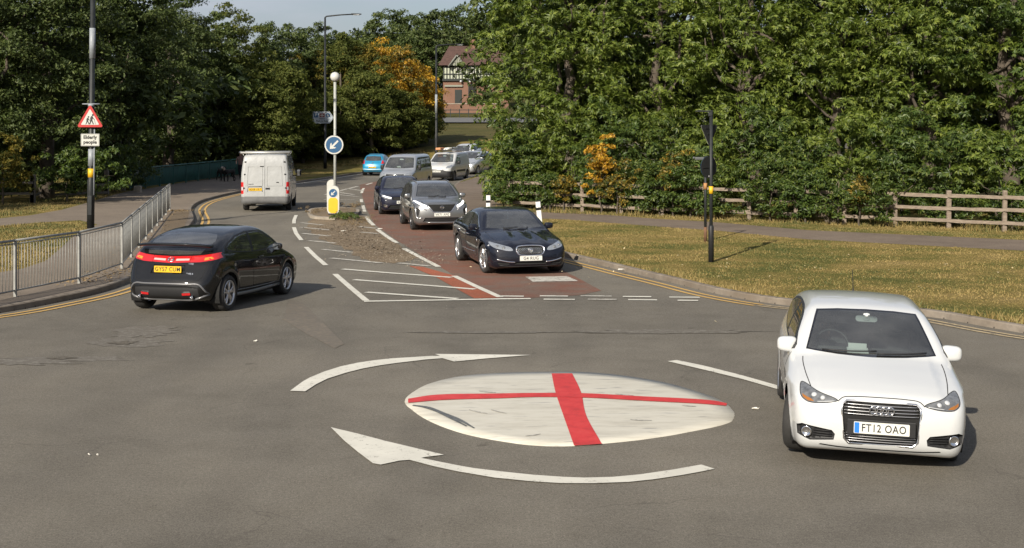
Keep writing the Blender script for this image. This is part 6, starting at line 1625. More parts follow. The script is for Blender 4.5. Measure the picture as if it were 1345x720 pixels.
# --- wooden post-and-rail fence on the right
wt = NT('weathered_wood'); c = wt.coord(); mp = wt.n('ShaderNodeMapping'); mp.inputs['Scale'].default_value = (1.2, 1.2, 6); wt.l(c, mp.inputs[0])
f = wt.noise(mp.outputs[0], 4, 8, .75); wt.set(Base_Color=wt.ramp(f, [(.28, (.10, .078, .058)), (.5, (.19, .15, .115)), (.75, (.29, .245, .19))]), Roughness=.9); wt.bump(f, .7, .02); M_WOOD = wt.m
def wood_fence(name, label, A, B, n, h, rails, posts_taper=True, m=None, pw=.13, ends=True, base=None):
    root = empty(name, A, 0, label, 'fence'); m = m or M_WOOD
    pos = [A + (B - A) * (k / n) for k in range(n + 1)]
    for p in pos: p.z = ground_z(p.y) + LAND
    for p in pos:
        bm = bmesh.new(); q = p - A; hh = h * random.uniform(.97, 1.04)
        vs = box(bm, q + Vector((0, 0, hh / 2 - .03)), (pw, pw, hh + .06), bev=.018)
        rt = Matrix.Rotation(random.uniform(-.02, .02), 3, 'Y')
        for v in vs: v.co = q + rt @ (v.co - q)
        if random.random() < .8:
            for v in bm.verts:
                if v.co.z > q.z + hh - .02: v.co.z += .03
        obj('post', bm, m, root)
    for a, b_ in zip(pos[:-1], pos[1:]):
        for z in rails:
            bm = bmesh.new(); z0 = z + random.uniform(-.02, .02); z1 = z + random.uniform(-.02, .02)
            d = b_ - a; L_ = d.length; N = 5; rows = []
            for k in range(N + 1):
                p = a + d * (k / N) - A; zz = z0 + (z1 - z0) * k / N + random.uniform(-.008, .008)
                s_ = Vector((-d.y, d.x, 0)).normalized()
                off = -s_ * .0
                th, hh = .045, .055 * random.uniform(.9, 1.1)
                fr = p + s_ * (-.09 if s_.y > 0 else .09)
                rows.append([bm.verts.new(fr + s_ * th / 2 + Vector((0, 0, zz - hh))), bm.verts.new(fr + s_ * th / 2 + Vector((0, 0, zz + hh))), bm.verts.new(fr - s_ * th / 2 + Vector((0, 0, zz + hh))), bm.verts.new(fr - s_ * th / 2 + Vector((0, 0, zz - hh)))])
            for i in range(N):
                for k in range(4): bm.faces.new((rows[i][k], rows[i][(k + 1) % 4], rows[i + 1][(k + 1) % 4], rows[i + 1][k]))
            bm.faces.new(rows[0]); bm.faces.new(rows[-1][::-1])
            obj('rail', fix(bm), m, root)
    return root
fa, fb = P(1246, 301, LAND), P(1319, 304.5, LAND)
step = (fb - fa)
FA = P(668, 275, LAND); FB = fb + step * 2
dirF = (fa - FA); nF = round(dirF.length / 1.75)
wood_fence('wooden_fence', 'weathered three-rail wooden fence along the foot of the right-hand trees', FA, fa, nF, 1.25, (.28, .68, 1.08))
wood_fence('wooden_fence', 'bare end of the three-rail fence at the right edge, clear of bushes', fa + step.normalized() * .001, FB, 3, 1.25, (.28, .68, 1.08))
# fence posts and low rails on the left under the trees
M_WOODD = mat('dark_old_wood', (.12, .105, .085), .9, var=.35, vscale=5, bump=.5, bscale=30)
lf = [P(-60, 270, LAND), P(43, 267, LAND), P(65, 259, LAND), P(140, 256, LAND), P(162, 251, LAND)]
for i, (a, b_) in enumerate(zip(lf[:-1], lf[1:])):
    wood_fence('wooden_fence', ['short old fence length at the left edge, below the dark trees', 'old fence length left of the lamp column', 'low old fence length behind the lamp column', 'old fence length beside the green parapet'][i], a, b_, 1, (1.25, 1.22, .85, 1.45)[i], ((.45, .9), (.3,), (.12, .5), (.3,))[i], m=M_WOODD, pw=.2)
# green parapet of the footway bridge
ga, gb = P(171, 250, LAND), P(316, 230.5, LAND)
M_GREEN = mat('green_paint', (.022, .09, .074), .45, var=.35, vscale=2)
gp_ = empty('parapet_railing', ga, 0, 'dark green steel parapet running behind the left footway', 'railing')
n = 9
hgt = 1.12
for k in range(n + 1):
    p = ga + (gb - ga) * (k / n); p.z = ground_z(p.y) + LAND
    bm = bmesh.new(); box(bm, p - ga + Vector((0, 0, hgt / 2)), (.09, .09, hgt), bev=.01); obj('post', bm, M_GREEN, gp_)
for k in range(n):
    a = ga + (gb - ga) * (k / n); b_ = ga + (gb - ga) * ((k + 1) / n); a.z = ground_z(a.y) + LAND; b_.z = ground_z(b_.y) + LAND
    bm = bmesh.new(); d = b_ - a; z = Vector((0, 0, 1)); a_ = a - ga; s_ = Vector((-d.y, d.x, 0)).normalized() * .012
    tube(bm, [a_ + z * hgt, a_ + d + z * hgt], .045, 8)
    vs = [bm.verts.new(a_ + z * .1 - s_), bm.verts.new(a_ + d + z * .1 - s_), bm.verts.new(a_ + d + z * (hgt - .08) - s_), bm.verts.new(a_ + z * (hgt - .08) - s_)]
    ws = [bm.verts.new(v.co + s_ * 2) for v in vs]
    bm.faces.new(vs); bm.faces.new(ws[::-1])
    for i in range(4): bm.faces.new((vs[i], ws[i], ws[(i + 1) % 4], vs[(i + 1) % 4]))
    N = 16
    for j in range(1, N): q_ = a_ + d * (j / N); tube(bm, [q_ + z * .1 - s_ * 2, q_ + z * (hgt - .08) - s_ * 2], .011, 4)
    obj('parapet_panel', fix(bm), M_GREEN, gp_)
ns = empty('name_plate', P(182, 249, LAND) + Vector((-.1, -.35, .94)), R(8), 'small pale name plate fixed to the start of the green parapet', 'sign')
sheet('plate', rrect(.42, .24, .01), face_cam(0, 0, 0), .01, mat('pale_plate', (.42, .44, .42), .6), ns)
sheet('dark_strip', rrect(.32, .035, .004), face_cam(0, 0, .03), .004, M_SBLACK, ns, y=-.007)
sheet('dark_strip', rrect(.25, .03, .004), face_cam(0, 0, -.05), .004, M_SBLACK, ns, y=-.007)
# plinth at the end of the parapet
bm = bmesh.new(); box(bm, (0, 0, .15), (.35, .35, .35), bev=.03); o = obj('stone_plinth', bm, mat('plinth_stone', (.3, .26, .2), .9, var=.3, bump=.4)); o.location = P(181, 252.5, LAND)
tag(o, 'small stone plinth at the near end of the green parapet', 'plinth')
# verge marker posts
for (px, py, h_, lean, lab) in ((641, 279.5, .68, 1, 'white marker post standing behind the roof of the navy saloon'), (709.5, 296.5, .82, -6, 'leaning white marker post with a black band, right of the navy saloon')):
    p = P(px, py, LAND); r_ = empty('marker_post', p, 0, lab, 'marker post', 'white marker posts on the verge'); r_.rotation_euler = (0, R(lean), R(20))
    bm = bmesh.new(); box(bm, (0, 0, h_ / 2), (.15, .1, h_), bev=.02); obj('post', bm, M_WHITE, r_)
    bm = bmesh.new(); box(bm, (0, 0, h_ - .25), (.156, .106, .09)); obj('black_band', bm, M_SBLACK, r_)
    bm = bmesh.new(); box(bm, (0, 0, h_ + .012), (.165, .115, .04), bev=.01); obj('cap', bm, M_SBLACK, r_)
# green cabinet
p = P(645, 264, LAND)
r_ = empty('utility_cabinet', p, R(-6), 'dark green utility cabinet under the overhanging leaves by the fence', 'cabinet')
MG = mat('cabinet_green', (.012, .075, .045), .5, var=.2)
bm = bmesh.new(); box(bm, (0, 0, .44), (.52, .36, .84), bev=.015); obj('body', bm, MG, r_)
bm = bmesh.new(); box(bm, (0, 0, .88), (.58, .42, .06), bev=.02); obj('lid', bm, MG, r_)
for s_ in (-1, 1):
    bm = bmesh.new(); box(bm, (s_ * .125, -.185, .44), (.235, .016, .74), bev=.006); o = obj('door', bm, MG, r_)
    bm = bmesh.new(); box(bm, (s_ * .04, -.2, .5), (.02, .02, .09), bev=.004); obj('handle', bm, M_BLACK, o)
bm = bmesh.new(); box(bm, (0, 0, .01), (.56, .4, .08)); obj('base', bm, M_KERB, r_)

# --- things lying on the roof of the small white van
def on_van(name, lab, cat, x, y, z, build):
    v = Vector((-4.18, 83.7, 0)); h = R(165 + 90); o_ = Matrix.Rotation(h, 3, 'Z') @ Vector((x, y, 0))
    r_ = empty(name, (v.x + o_.x, v.y + o_.y, ground_z(83.5) + z), h, lab, cat); build(r_); return r_
def b1_(r_):
    bm = bmesh.new(); box(bm, (0, 0, .07), (.9, .34, .14), bev=.03); obj('crate', bm, mat('orange_crate', (.45, .2, .09), .7, var=.2), r_)
def b2_(r_):
    bm = bmesh.new()
    for k in range(4): tube(bm, [(-1.0, -.12 + .08 * k, .06 + .05 * (k % 2)), (1.0, -.12 + .08 * k, .06 + .05 * (k % 2))], .045, 8)
    obj('pipes', fix(bm), mat('pale_pipe', (.6, .6, .56), .5), r_)
    bm = bmesh.new(); box(bm, (.2, 0, .12), (.06, .42, .1), bev=.02); obj('strap', bm, M_BLACK, r_)
on_van('roof_crate', 'orange-brown crate on the roof rack of the small white van', 'crate', .1, -.45, 1.94, b1_)
on_van('pipe_bundle', 'bundle of pale pipes on the roof rack of the small white van', 'pipes', -.1, .2, 1.94, b2_)

# --- the half-timbered pub far behind
PB = Vector((0, 170.5, ground_z(170)))
s_ = 170.5 / FPX
def bx(px): return (px - CX) * s_
def bz(py): return CAMZ - (py - HZ) * s_ - PB.z
x0, x1 = bx(582), bx(668); xr0, xr1 = bx(576), bx(672)
pub = empty('pub_building', (bx(620), 170.5, PB.z), 0, 'brick pub with black and white timbered upper floor and red tiled roof', 'building')
ox = bx(620)
def PBX(name, a, b_, c_, d_, y0, y1, m, parent=pub, bev=0):
    bm = bmesh.new(); box(bm, ((a + b_) / 2 - ox, (y0 + y1) / 2, (c_ + d_) / 2), (abs(b_ - a), abs(y1 - y0), abs(d_ - c_)), bev=bev); return obj(name, bm, m, parent)
mb = NT('brick'); c = mb.coord(); br = mb.n('ShaderNodeTexBrick', Scale=4.0); mb.l(c, br.inputs['Vector'])
sepb = mb.n('ShaderNodeSeparateXYZ'); mb.l(c, sepb.inputs[0]); cmb = mb.n('ShaderNodeCombineXYZ'); mb.l(sepb.outputs[0], cmb.inputs[0]); mb.l(sepb.outputs[2], cmb.inputs[1]); mb.l(cmb.outputs[0], br.inputs['Vector'])
br.inputs['Color1'].default_value = (.13, .06, .04, 1); br.inputs['Color2'].default_value = (.17, .08, .05, 1); br.inputs['Mortar'].default_value = (.2, .16, .12, 1)
mb.set(Base_Color=mb.mix(.5, br.outputs['Color'], mb.ramp(mb.noise(c, .8, 4), [(.3, (.11, .055, .035)), (.7, (.19, .10, .065))])), Roughness=.9); M_BRICK = mb.m
M_TIMBER = mat('black_timber', (.012, .016, .014), .7); M_RENDER = mat('cream_render', (.34, .36, .28), .9, var=.12)
M_TILE = mat('roof_tiles', (.068, .036, .028), .9, var=.35, vscale=3, bump=.6, bscale=6)
PBX('brick_wall', x0, x1, -.5, bz(106), 0, 8, M_BRICK)
PBX('upper_wall', x0 + .02, x1 - .02, bz(106), bz(86), -.12, 8, M_RENDER)
PBX('jetty_beam', x0 - .1, x1, bz(106.5), bz(103.5), -.3, -.1, M_TIMBER)
bm = bmesh.new()
for px in list(range(583, 668, 4)): box(bm, (bx(px) - ox, -.15, (bz(104) + bz(86.5)) / 2), (.13, .06, bz(86.5) - bz(104)))
box(bm, (bx(625) - ox, -.19, bz(97.5)), (x1 - x0, .05, .14)); box(bm, (bx(625) - ox, -.19, bz(87.5)), (x1 - x0, .05, .18))
obj('timber_framing', bm, M_TIMBER, pub)
for px0, px1, a, b_ in ((599, 605, 89, 97), (615, 622, 89, 97), (640, 647, 89, 97)):
    o = PBX('window', bx(px0), bx(px1), bz(b_), bz(a), -.25, -.14, mat('window_frame', (.5, .5, .46), .6))
    PBX('pane', bx(px0) + .08, bx(px1) - .08, bz(b_) + .08, bz(a) - .08, -.27, -.24, M_GLOSSB, o)
o = PBX('window', bx(615), bx(625), bz(128), bz(110), -.06, .1, M_TIMBER); 
for i in range(2):
    for j in range(2): PBX('pane', bx(616 + i * 4.6), bx(619.6 + i * 4.6), bz(126.5 - j * 8), bz(119.8 - j * 8), -.09, -.05, M_GLOSSB, o)
o = PBX('door', bx(597.5), bx(606.5), bz(137), bz(118), -.08, .1, M_TIMBER)
PBX('door_surround', bx(584), bx(607.5), bz(114), bz(111.8), -.25, .05, mat('grey_stone', (.2, .21, .17), .8))
PBX('wall_sign', bx(614), bx(621), bz(137.5), bz(133), -.12, .0, M_SBLACK)
# roof: hipped at the left, small gable in front
bm = bmesh.new(); ze, zr = bz(86), bz(58.5)
e = [(xr0 - ox, -.7, ze), (xr1 - ox, -.7, ze), (xr1 - ox, 8.7, ze), (xr0 - ox, 8.7, ze)]; rg = [(bx(588) - ox, 4, zr), (bx(664) - ox, 4, zr)]
V = [bm.verts.new(p) for p in e + rg]
for q_ in ((0, 1, 5, 4), (1, 2, 5), (2, 3, 4, 5), (3, 0, 4), (0, 3, 2, 1)): bm.faces.new([V[i] for i in q_])
roof = obj('roof', fix(bm), M_TILE, pub)
PBX('chimney', bx(617), bx(623), bz(64), bz(50), 3.4, 4.6, M_BRICK, roof)
bm = bmesh.new(); gz0, gz1 = bz(86.5), bz(72)
V = [bm.verts.new(p) for p in ((bx(590) - ox, -.75, gz0), (bx(611) - ox, -.75, gz0), (bx(600.5) - ox, -.75, gz1))]
bm.faces.new(V[:3]); obj_g = None
g_ = obj('gable', bm, M_RENDER, pub)
bm = bmesh.new()
for a, b_ in (((588.5, 87.5), (600.5, 71)), ((612.5, 87.5), (600.5, 71))):
    p0 = Vector((bx(a[0]) - ox, -.95, bz(a[1]))); p1 = Vector((bx(b_[0]) - ox, -.95, bz(b_[1]))); q0 = p0 + Vector((0, 3.5, 0)); q1 = p1 + Vector((0, 4.8, 0))
    up = Vector((0, 0, .12)); V = [bm.verts.new(v) for v in (p0, p1, q1, q0, p0 + up, p1 + up, q1 + up, q0 + up)]
    for q_ in ((0, 1, 2, 3), (7, 6, 5, 4), (0, 4, 5, 1), (1, 5, 6, 2), (2, 6, 7, 3), (3, 7, 4, 0)): bm.faces.new([V[i] for i in q_])
obj('gable_roof', fix(bm), M_TILE, pub)
bm = bmesh.new()
for a, b_ in (((589.5, 87.8), (600.5, 73)), ((611.5, 87.8), (600.5, 73))): tube(bm, [(bx(a[0]) - ox, -1.0, bz(a[1])), (bx(b_[0]) - ox, -1.0, bz(b_[1]))], .12, 4)
for px, t_ in ((595, 81), (598, 77.5), (600.5, 75), (603, 77.5), (606, 81)): tube(bm, [(bx(px) - ox, -.8, bz(86.5)), (bx(px) - ox, -.8, bz(t_))], .07, 4)
obj('gable_timbers', fix(bm), mat('barge_board', (.16, .16, .14), .7), pub)
for px in (605.5, 617.5):
    bm = bmesh.new(); bmesh.ops.create_icosphere(bm, subdivisions=2, radius=.16)
    for v in bm.verts: v.co += Vector((bx(px) - ox, -.45, bz(107)))
    obj('outdoor_lamp', bm, M_WHITEL, pub)
# low brick garden wall and railings in front
gw = empty('garden_wall', (bx(612), 162, ground_z(162)), 0, 'low red brick wall in front of the pub', 'wall')
bm = bmesh.new(); box(bm, (0, 0, .3), (9.5, .3, 1.7)); obj('brickwork', bm, M_BRICK, gw)
bm = bmesh.new(); box(bm, (0, 0, 1.18), (9.6, .4, .09)); obj('coping', bm, M_KERB, gw)
pr = empty('paddock_fence', (bx(605), 157, ground_z(157)), 0, 'dark low fence across the road from the grass, below the pub', 'fence')
for k in range(9):
    bm = bmesh.new(); box(bm, (-4 + k * 1.1, 0, .5), (.1, .1, 1.0)); obj('post', bm, M_TIMBER, pr)
bm = bmesh.new()
box(bm, (.4, -.06, .85), (9.2, .05, .09)); obj('rail', bm, M_TIMBER, pr)
bm = bmesh.new(); box(bm, (.4, -.06, .45), (9.2, .05, .09)); obj('rail', bm, M_TIMBER, pr)
# ------------------------------------------------------------------ trees and shrubs
def leafmat(name, cols, trans=.30, rough=.5, spec=.45):
    t = NT(name); c = t.coord()
    geo = t.n('ShaderNodeNewGeometry')
    f = t.math('ADD', t.math('MULTIPLY', geo.outputs['Random Per Island'], .6), t.math('MULTIPLY', t.noise(c, .55, 3, .6), .55))
    col = t.ramp(f, [(.22, cols[0]), (.48, cols[1]), (.68, cols[2]), (.92, cols[3])])
    t.set(Base_Color=col, Roughness=rough); t.b.inputs['Specular IOR Level'].default_value = spec
    tr = t.n('ShaderNodeBsdfTranslucent'); t.l(t.mix(1.0, col, (1.5, 1.7, .7), 'MULTIPLY'), tr.inputs[0])
    mx = t.n('ShaderNodeMixShader'); mx.inputs[0].default_value = trans
    t.l(t.b.outputs[0], mx.inputs[1]); t.l(tr.outputs[0], mx.inputs[2]); t.l(mx.outputs[0], t.out.inputs[0])
    return t.m
L_BRIGHT = leafmat('chestnut_leaves', [(.036, .056, .009), (.078, .112, .016), (.125, .168, .024), (.21, .24, .048)], .35)
L_MID = leafmat('mixed_leaves', [(.022, .040, .008), (.042, .072, .012), (.070, .110, .018), (.13, .16, .030)])
L_DARK = leafmat('dark_leaves', [(.026, .040, .011), (.042, .062, .015), (.062, .086, .022), (.105, .125, .036)], .2, .55, .3)
L_WOOD = leafmat('woodland_leaves', [(.040, .052, .013), (.068, .084, .020), (.095, .108, .026), (.14, .145, .038)], .3, .7, .15)
L_WOODY = leafmat('yellowing_leaves', [(.045, .050, .011), (.085, .082, .016), (.14, .115, .022), (.22, .155, .03)], .3, .7, .15)
L_ORANGE = leafmat('orange_leaves', [(.16, .08, .008), (.34, .18, .014), (.50, .29, .022), (.58, .40, .05)], .35)
L_TURN = leafmat('turning_leaves', [(.035, .05, .010), (.09, .085, .014), (.20, .14, .02), (.34, .22, .03)], .3)
L_IVY = leafmat('hedge_leaves', [(.022, .038, .008), (.042, .072, .012), (.075, .112, .018), (.15, .165, .03)])
M_BARK = mat('bark', (.075, .06, .045), .95, var=.4, vscale=4, bump=.8, bscale=14)
M_TWIG = mat('pale_twigs', (.17, .14, .10), .95, var=.3)
def leaves_np(C, per, size, squash=.75, droop=.35, width=.42, up=.55, jit=.55, fan=1):
    """leaf blades filling puffs C (x, y, z, r): verts, faces"""
    N = len(C) * per
    cen = np.repeat(C[:, :3], per, 0); rr = np.repeat(C[:, 3], per)
    d = RNG.normal(size=(N, 3)); d /= np.linalg.norm(d, axis=1, keepdims=True)
    d[:, 2] = np.where(d[:, 2] < -.3, -d[:, 2] * .8, d[:, 2])
    u = RNG.random(N) ** .45
    pos = cen + d * (rr * u)[:, None] * np.array([1, 1, squash])
    nrm = d * .6 + np.array([0, 0, up]) + RNG.normal(size=(N, 3)) * jit
    nrm /= np.linalg.norm(nrm, axis=1, keepdims=True)
    a = np.cross(nrm, RNG.normal(size=(N, 3))); a /= np.maximum(np.linalg.norm(a, axis=1, keepdims=True), 1e-6)
    a[:, 2] -= droop; a /= np.linalg.norm(a, axis=1, keepdims=True)
    if fan > 1:
        # leaves in drooping fans that share a twig tip
        g = np.arange(N) // fan * fan
        pos = pos[g]; nrm = nrm[g] * 1.0 + RNG.normal(size=(N, 3)) * .12; nrm /= np.linalg.norm(nrm, axis=1, keepdims=True)
        a0_ = a[g]; b0_ = np.cross(nrm, a0_); th = (np.arange(N) % fan) * (4.6 / fan) + RNG.normal(size=N) * .12 - 2.3
        a = a0_ * np.cos(th)[:, None] + b0_ * np.sin(th)[:, None]; a[:, 2] -= droop * .9; a /= np.linalg.norm(a, axis=1, keepdims=True)
        pos = pos + a * size * .5
    b = np.cross(nrm, a); b /= np.maximum(np.linalg.norm(b, axis=1, keepdims=True), 1e-6)
    L_ = size * RNG.uniform(.45, 1.45, N)[:, None]; W_ = L_ * width
    fold = np.cross(a, b) * L_ * .08
    v = np.stack([pos - a * L_ * .5, pos + b * W_ * .5 - a * L_ * .05 + fold, pos + a * L_ * .5, pos - b * W_ * .5 - a * L_ * .05 + fold], 1).reshape(-1, 3)
    f = np.arange(N * 4).reshape(-1, 4)
    return v, f
def blob_puffs(cx, cy, cz, rx, ry, rz, n, r0, r1, lump=.22, seed=0, low=-1.0, inner=.25):
    rg = np.random.default_rng(seed)
    d = rg.normal(size=(n * 3, 3)); d /= np.linalg.norm(d, axis=1, keepdims=True); d = d[d[:, 2] > low][:n]
    ph = rg.uniform(0, 6.28, (6,)); k = rg.uniform(2, 5, (6, 3)) * rg.choice([-1, 1], (6, 3))
    lum = sum(np.sin(d @ k[i] + ph[i]) for i in range(6)) / 3
    rad = (1 + lump * lum) * np.where(rg.random(len(d)) < inner, rg.uniform(.35, .8, len(d)), rg.uniform(.84, 1.06, len(d)))
    p = d * rad[:, None] * np.array([rx, ry, rz]) + np.array([cx, cy, cz])
    return np.concatenate([p, rg.uniform(r0, r1, len(d))[:, None]], 1)
def limb(bm, a, b, r0, r1, wob=.12, n=5, k=7):
    a, b = Vector(a), Vector(b); pts = []
    for i in range(n + 1):
        t = i / n; w = math.sin(math.pi * t) * (b - a).length * wob
        pts.append(a + (b - a) * t + Vector((random.uniform(-w, w), random.uniform(-w, w), random.uniform(-w, w) * .4)))
    tube(bm, pts, [r0 + (r1 - r0) * i / n for i in range(n + 1)], k)
def tree(name, label, cat, base, h, rx, ry, crown_z, rz, npuff, per, leaf, m, seed=1, group=None, low=-1.0, tr=None, puff=(.45, .9), extra=None, lump=.22, inner=.25, lean=(0, 0), squash=.75, mats_split=None, fan=1):
    root = empty(name, base, 0, label, cat, group); random.seed(seed)
    tr = tr or max(.08, h * .022); bm = bmesh.new()
    top = Vector((lean[0], lean[1], min(h * .72, crown_z + rz * .5)))
    limb(bm, (0, 0, -.1), top, tr * 1.25, tr * .3, .04, 7, 9)
    obj('trunk', fix(bm), M_BARK, root)
    nb = 9 if h > 4 else 4
    bm = bmesh.new()
    for i in range(nb):
        t = random.uniform(.28, .9); a = Vector((0, 0, 0)).lerp(top, t); an = 2 * math.pi * i / nb + random.uniform(-.4, .4)
        e_ = Vector((lean[0] + math.cos(an) * rx * .75, lean[1] + math.sin(an) * ry * .75, crown_z + rz * random.uniform(-.35, .6)))
        limb(bm, a, e_, tr * .42 * (1.1 - t * .5), tr * .07, .12, 5, 6)
    obj('limbs', fix(bm), M_BARK, root)
    C = blob_puffs(lean[0], lean[1], crown_z, rx, ry, rz, npuff, puff[0], puff[1], lump, seed, low, inner)
    if extra is not None: C = np.concatenate([C, np.array(extra, float)])
    gz = .12
    C[:, 2] = np.maximum(C[:, 2], gz + C[:, 3] * .5)
    v, f = leaves_np(C, per, leaf, squash, fan=fan, jit=.4 if fan > 1 else .55, width=.34 if fan > 1 else .42)
    v[:, 2] = np.maximum(v[:, 2], .02)
    if mats_split is None:
        mesh_np('crown', v, f.ravel(), np.full(len(f), 4), m, root)
    else:
        # part of the crown has turned colour: puffs above a height or to one side
        m2, test = mats_split
        sel = np.repeat(np.array([test(c_) for c_ in C]), per)
        mesh_np('crown', v, f.ravel(), np.full(len(f), 4), [m, m2], root, mat_idx=sel.astype(int))
    return root
def TP(px, y): return ((px - CX) / FPX * y, y, ground_z(y) + LAND)
# --- right-hand belt of big trees
GRP_R = 'big trees behind the right fence'
right = [(748, 55, 13, 2.75, 3.2, 6.3, 5.9, 302, 'broad bright-leaved tree overhanging the cabinet and the left end of the fence', L_BRIGHT, .23),
         (760, 58.5, 14, 3.3, 3.2, 7.0, 6.0, 288, 'tall tree with a dark hollow above the orange bush', L_MID, .22),
         (868, 56, 13, 3.4, 3.0, 6.6, 6.0, 302, 'leafy tree directly behind the two dark sign posts', L_BRIGHT, .20),
         (985, 54, 13, 3.3, 2.9, 6.2, 6.1, 331, 'bright large-leaved tree right of the sign posts', L_BRIGHT, .24),
         (1105, 52.5, 13, 3.2, 2.9, 6.0, 5.9, 331, 'dense tree above the gap where the bare fence begins', L_BRIGHT, .22),
         (1215, 51.5, 13, 3.1, 2.9, 6.1, 6.0, 316, 'large-leaved tree above the bare end of the fence', L_BRIGHT, .24),
         (1330, 50.5, 13, 3.2, 2.9, 6.2, 6.1, 302, 'rightmost tree, cut off by the edge of the photo', L_MID, .22)]
for i, (px, y, h, rx, ry, cz, rz, npf, lab, m, lf_) in enumerate(right):
    tree('broadleaf_tree', lab, 'tree', TP(px, y), h, rx, ry, cz, rz, npf, 160, lf_ * .86, m, seed=21 + i, group=GRP_R, low=-.93, puff=(.38, .9), lump=.45, inner=.15, fan=6, extra=None if i else [(random.uniform(-3.6, -1.8), random.uniform(-1.5, .5), random.uniform(.4, 3.0), random.uniform(.35, .6)) for _ in range(46)] + [(random.uniform(-3.3, -2.4), random.uniform(-.8, .8), random.uniform(6.5, 9.5), random.uniform(.3, .5)) for _ in range(22)])
back = [(710, 65), (800, 66), (900, 64), (1010, 62), (1120, 60), (1230, 59), (1340, 58), (1440, 56)]
for i, (px, y) in enumerate(back):
    tree('broadleaf_tree', 'darker tree of the back row, seen through gaps right of %s' % ['the pub', 'the orange bush', 'the sign posts', 'the large-leaved tree', 'the fence gap', 'the fence end', 'the last fence post', 'the photo edge'][i], 'tree', TP(px, y), 14, 3.6, 2.2, 6.6, 6.4, 190, 60, .36, L_DARK, seed=60 + i, group='back row of trees on the right', puff=(.6, 1.2), inner=.4)
# --- undergrowth and climbers along the fence
fdir = (fa - FA).normalized(); fn = Vector((fdir.y, -fdir.x, 0)); fn = fn if fn.y < 0 else -fn
def fence_pt(px):
    """distance along the fence for a column of the photograph"""
    lo, hi = 0.0, (FB - FA).length + 6
    for _ in range(40):
        mid = (lo + hi) / 2; p = FA + fdir * mid
        if CX + FPX * p.x / p.y < px: lo = mid
        else: hi = mid
    return FA + fdir * lo
shr = [(652, .8, 1.3, .35, 'small shrub hugging the green cabinet'), (690, .55, 1.7, -.4, 'climber over the fence, second from the cabinet'), (725, .5, 1.5, .15, 'climber over the fence between two clear stretches of rail'), (772, .8, 1.9, -.35, 'green shrub under the orange bush'),
       (822, .9, 1.7, -.3, 'shrub swallowing the fence right of the orange bush'), (868, .8, 1.9, .1, 'shrub swallowing the fence left of the sign posts'), (910, 1.0, 2.1, .15, 'shrub right behind the sign posts'), (942, .55, 1.0, .3, 'low shrub in the fence gap right of the sign posts'),
       (1016, 1.25, 2.1, .25, 'broad shrub covering the fence right of the sign posts'), (1062, 1.1, 1.9, .25, 'dark shrub at the hollow under the large-leaved tree'), (1104, .75, 1.5, .25, 'thin shrub with pale twigs beside the fence start'), (1168, .95, 1.9, .28, 'bright green bush growing through the bare fence'), (1240, 1.0, 1.2, -.8, 'low leafy growth behind the fence post at the right'), (1320, 1.0, 1.3, -.8, 'low leafy growth behind the last fence post')]
for i, (px, r_, h_, fr, lab) in enumerate(shr):
    p = fence_pt(px) + fn * fr; p.z = ground_z(p.y) + LAND
    if h_ > 1.5 and px < 1150: n_ = 85
    else: n_ = 34
    tree('shrub', lab, 'shrub', p, h_, r_, .55, h_ * .52, h_ * .52, n_, 75, .125, L_IVY if i % 3 else L_MID, seed=90 + i, group='shrubs along the right fence', tr=.03, puff=(.16, .34), lump=.35, inner=.4)
# second layer hiding the trunks behind the fence
for i, px in enumerate(range(690, 1420, 62)):
    p = fence_pt(min(px, 1340)) - fn * 2.2; p.x = (px - CX) / FPX * p.y; p.z = ground_z(p.y) + LAND
    tree('shrub', 'tall understorey shrub behind the fence, %s from the left' % ['first', 'second', 'third', 'fourth', 'fifth', 'sixth', 'seventh', 'eighth', 'ninth', 'tenth', 'eleventh', 'twelfth'][i], 'shrub', p, 3.2, 1.35, .9, 1.7 + .3 * (i % 3), 1.7, 62, 96, .17, (L_IVY, L_BRIGHT, L_MID)[i % 3], seed=130 + i, group='understorey shrubs behind the right fence', tr=.05, puff=(.22, .5), lump=.5, inner=.3, fan=6)
for px, h_, r_, cz, m, lab in ((794, 2.9, .72, 1.95, L_ORANGE, 'bright orange bush rising above the fence'), (815, 2.0, .8, 1.15, L_TURN, 'yellow-green bush at the foot of the orange one'), (745, 1.5, .4, 1.0, L_TURN, 'small yellowing shoot by the fence left of the orange bush'), (889, 2.3, .6, 1.6, L_TURN, 'yellow-leaved bush left of the sign posts'), (1132, 1.5, .2, 1.1, L_TURN, 'thin yellowing bush at the start of the bare fence')):
    p = fence_pt(px) + fn * .25; p.z = ground_z(p.y) + LAND
    tree('shrub', lab, 'shrub', p, h_, r_, .5, cz, h_ - cz, 40, 60, .13, m, seed=int(px), group='yellow and orange bushes', tr=.03, puff=(.14, .3), lump=.5, inner=.4)
# bare pale branches in the gap
p = fence_pt(1092) + fn * .1; p.z = ground_z(p.y) + LAND
bm = bmesh.new(); random.seed(5)
for k in range(9): limb(bm, (random.uniform(-.15, .15), 0, 0), (random.uniform(-.5, .6), random.uniform(-.3, .3), random.uniform(.7, 1.5)), .035, .008, .15, 5, 5)
o = obj('bare_branches', fix(bm), M_TWIG); o.location = p; tag(o, 'bare pale branches standing in the gap of the hedge', 'branches')
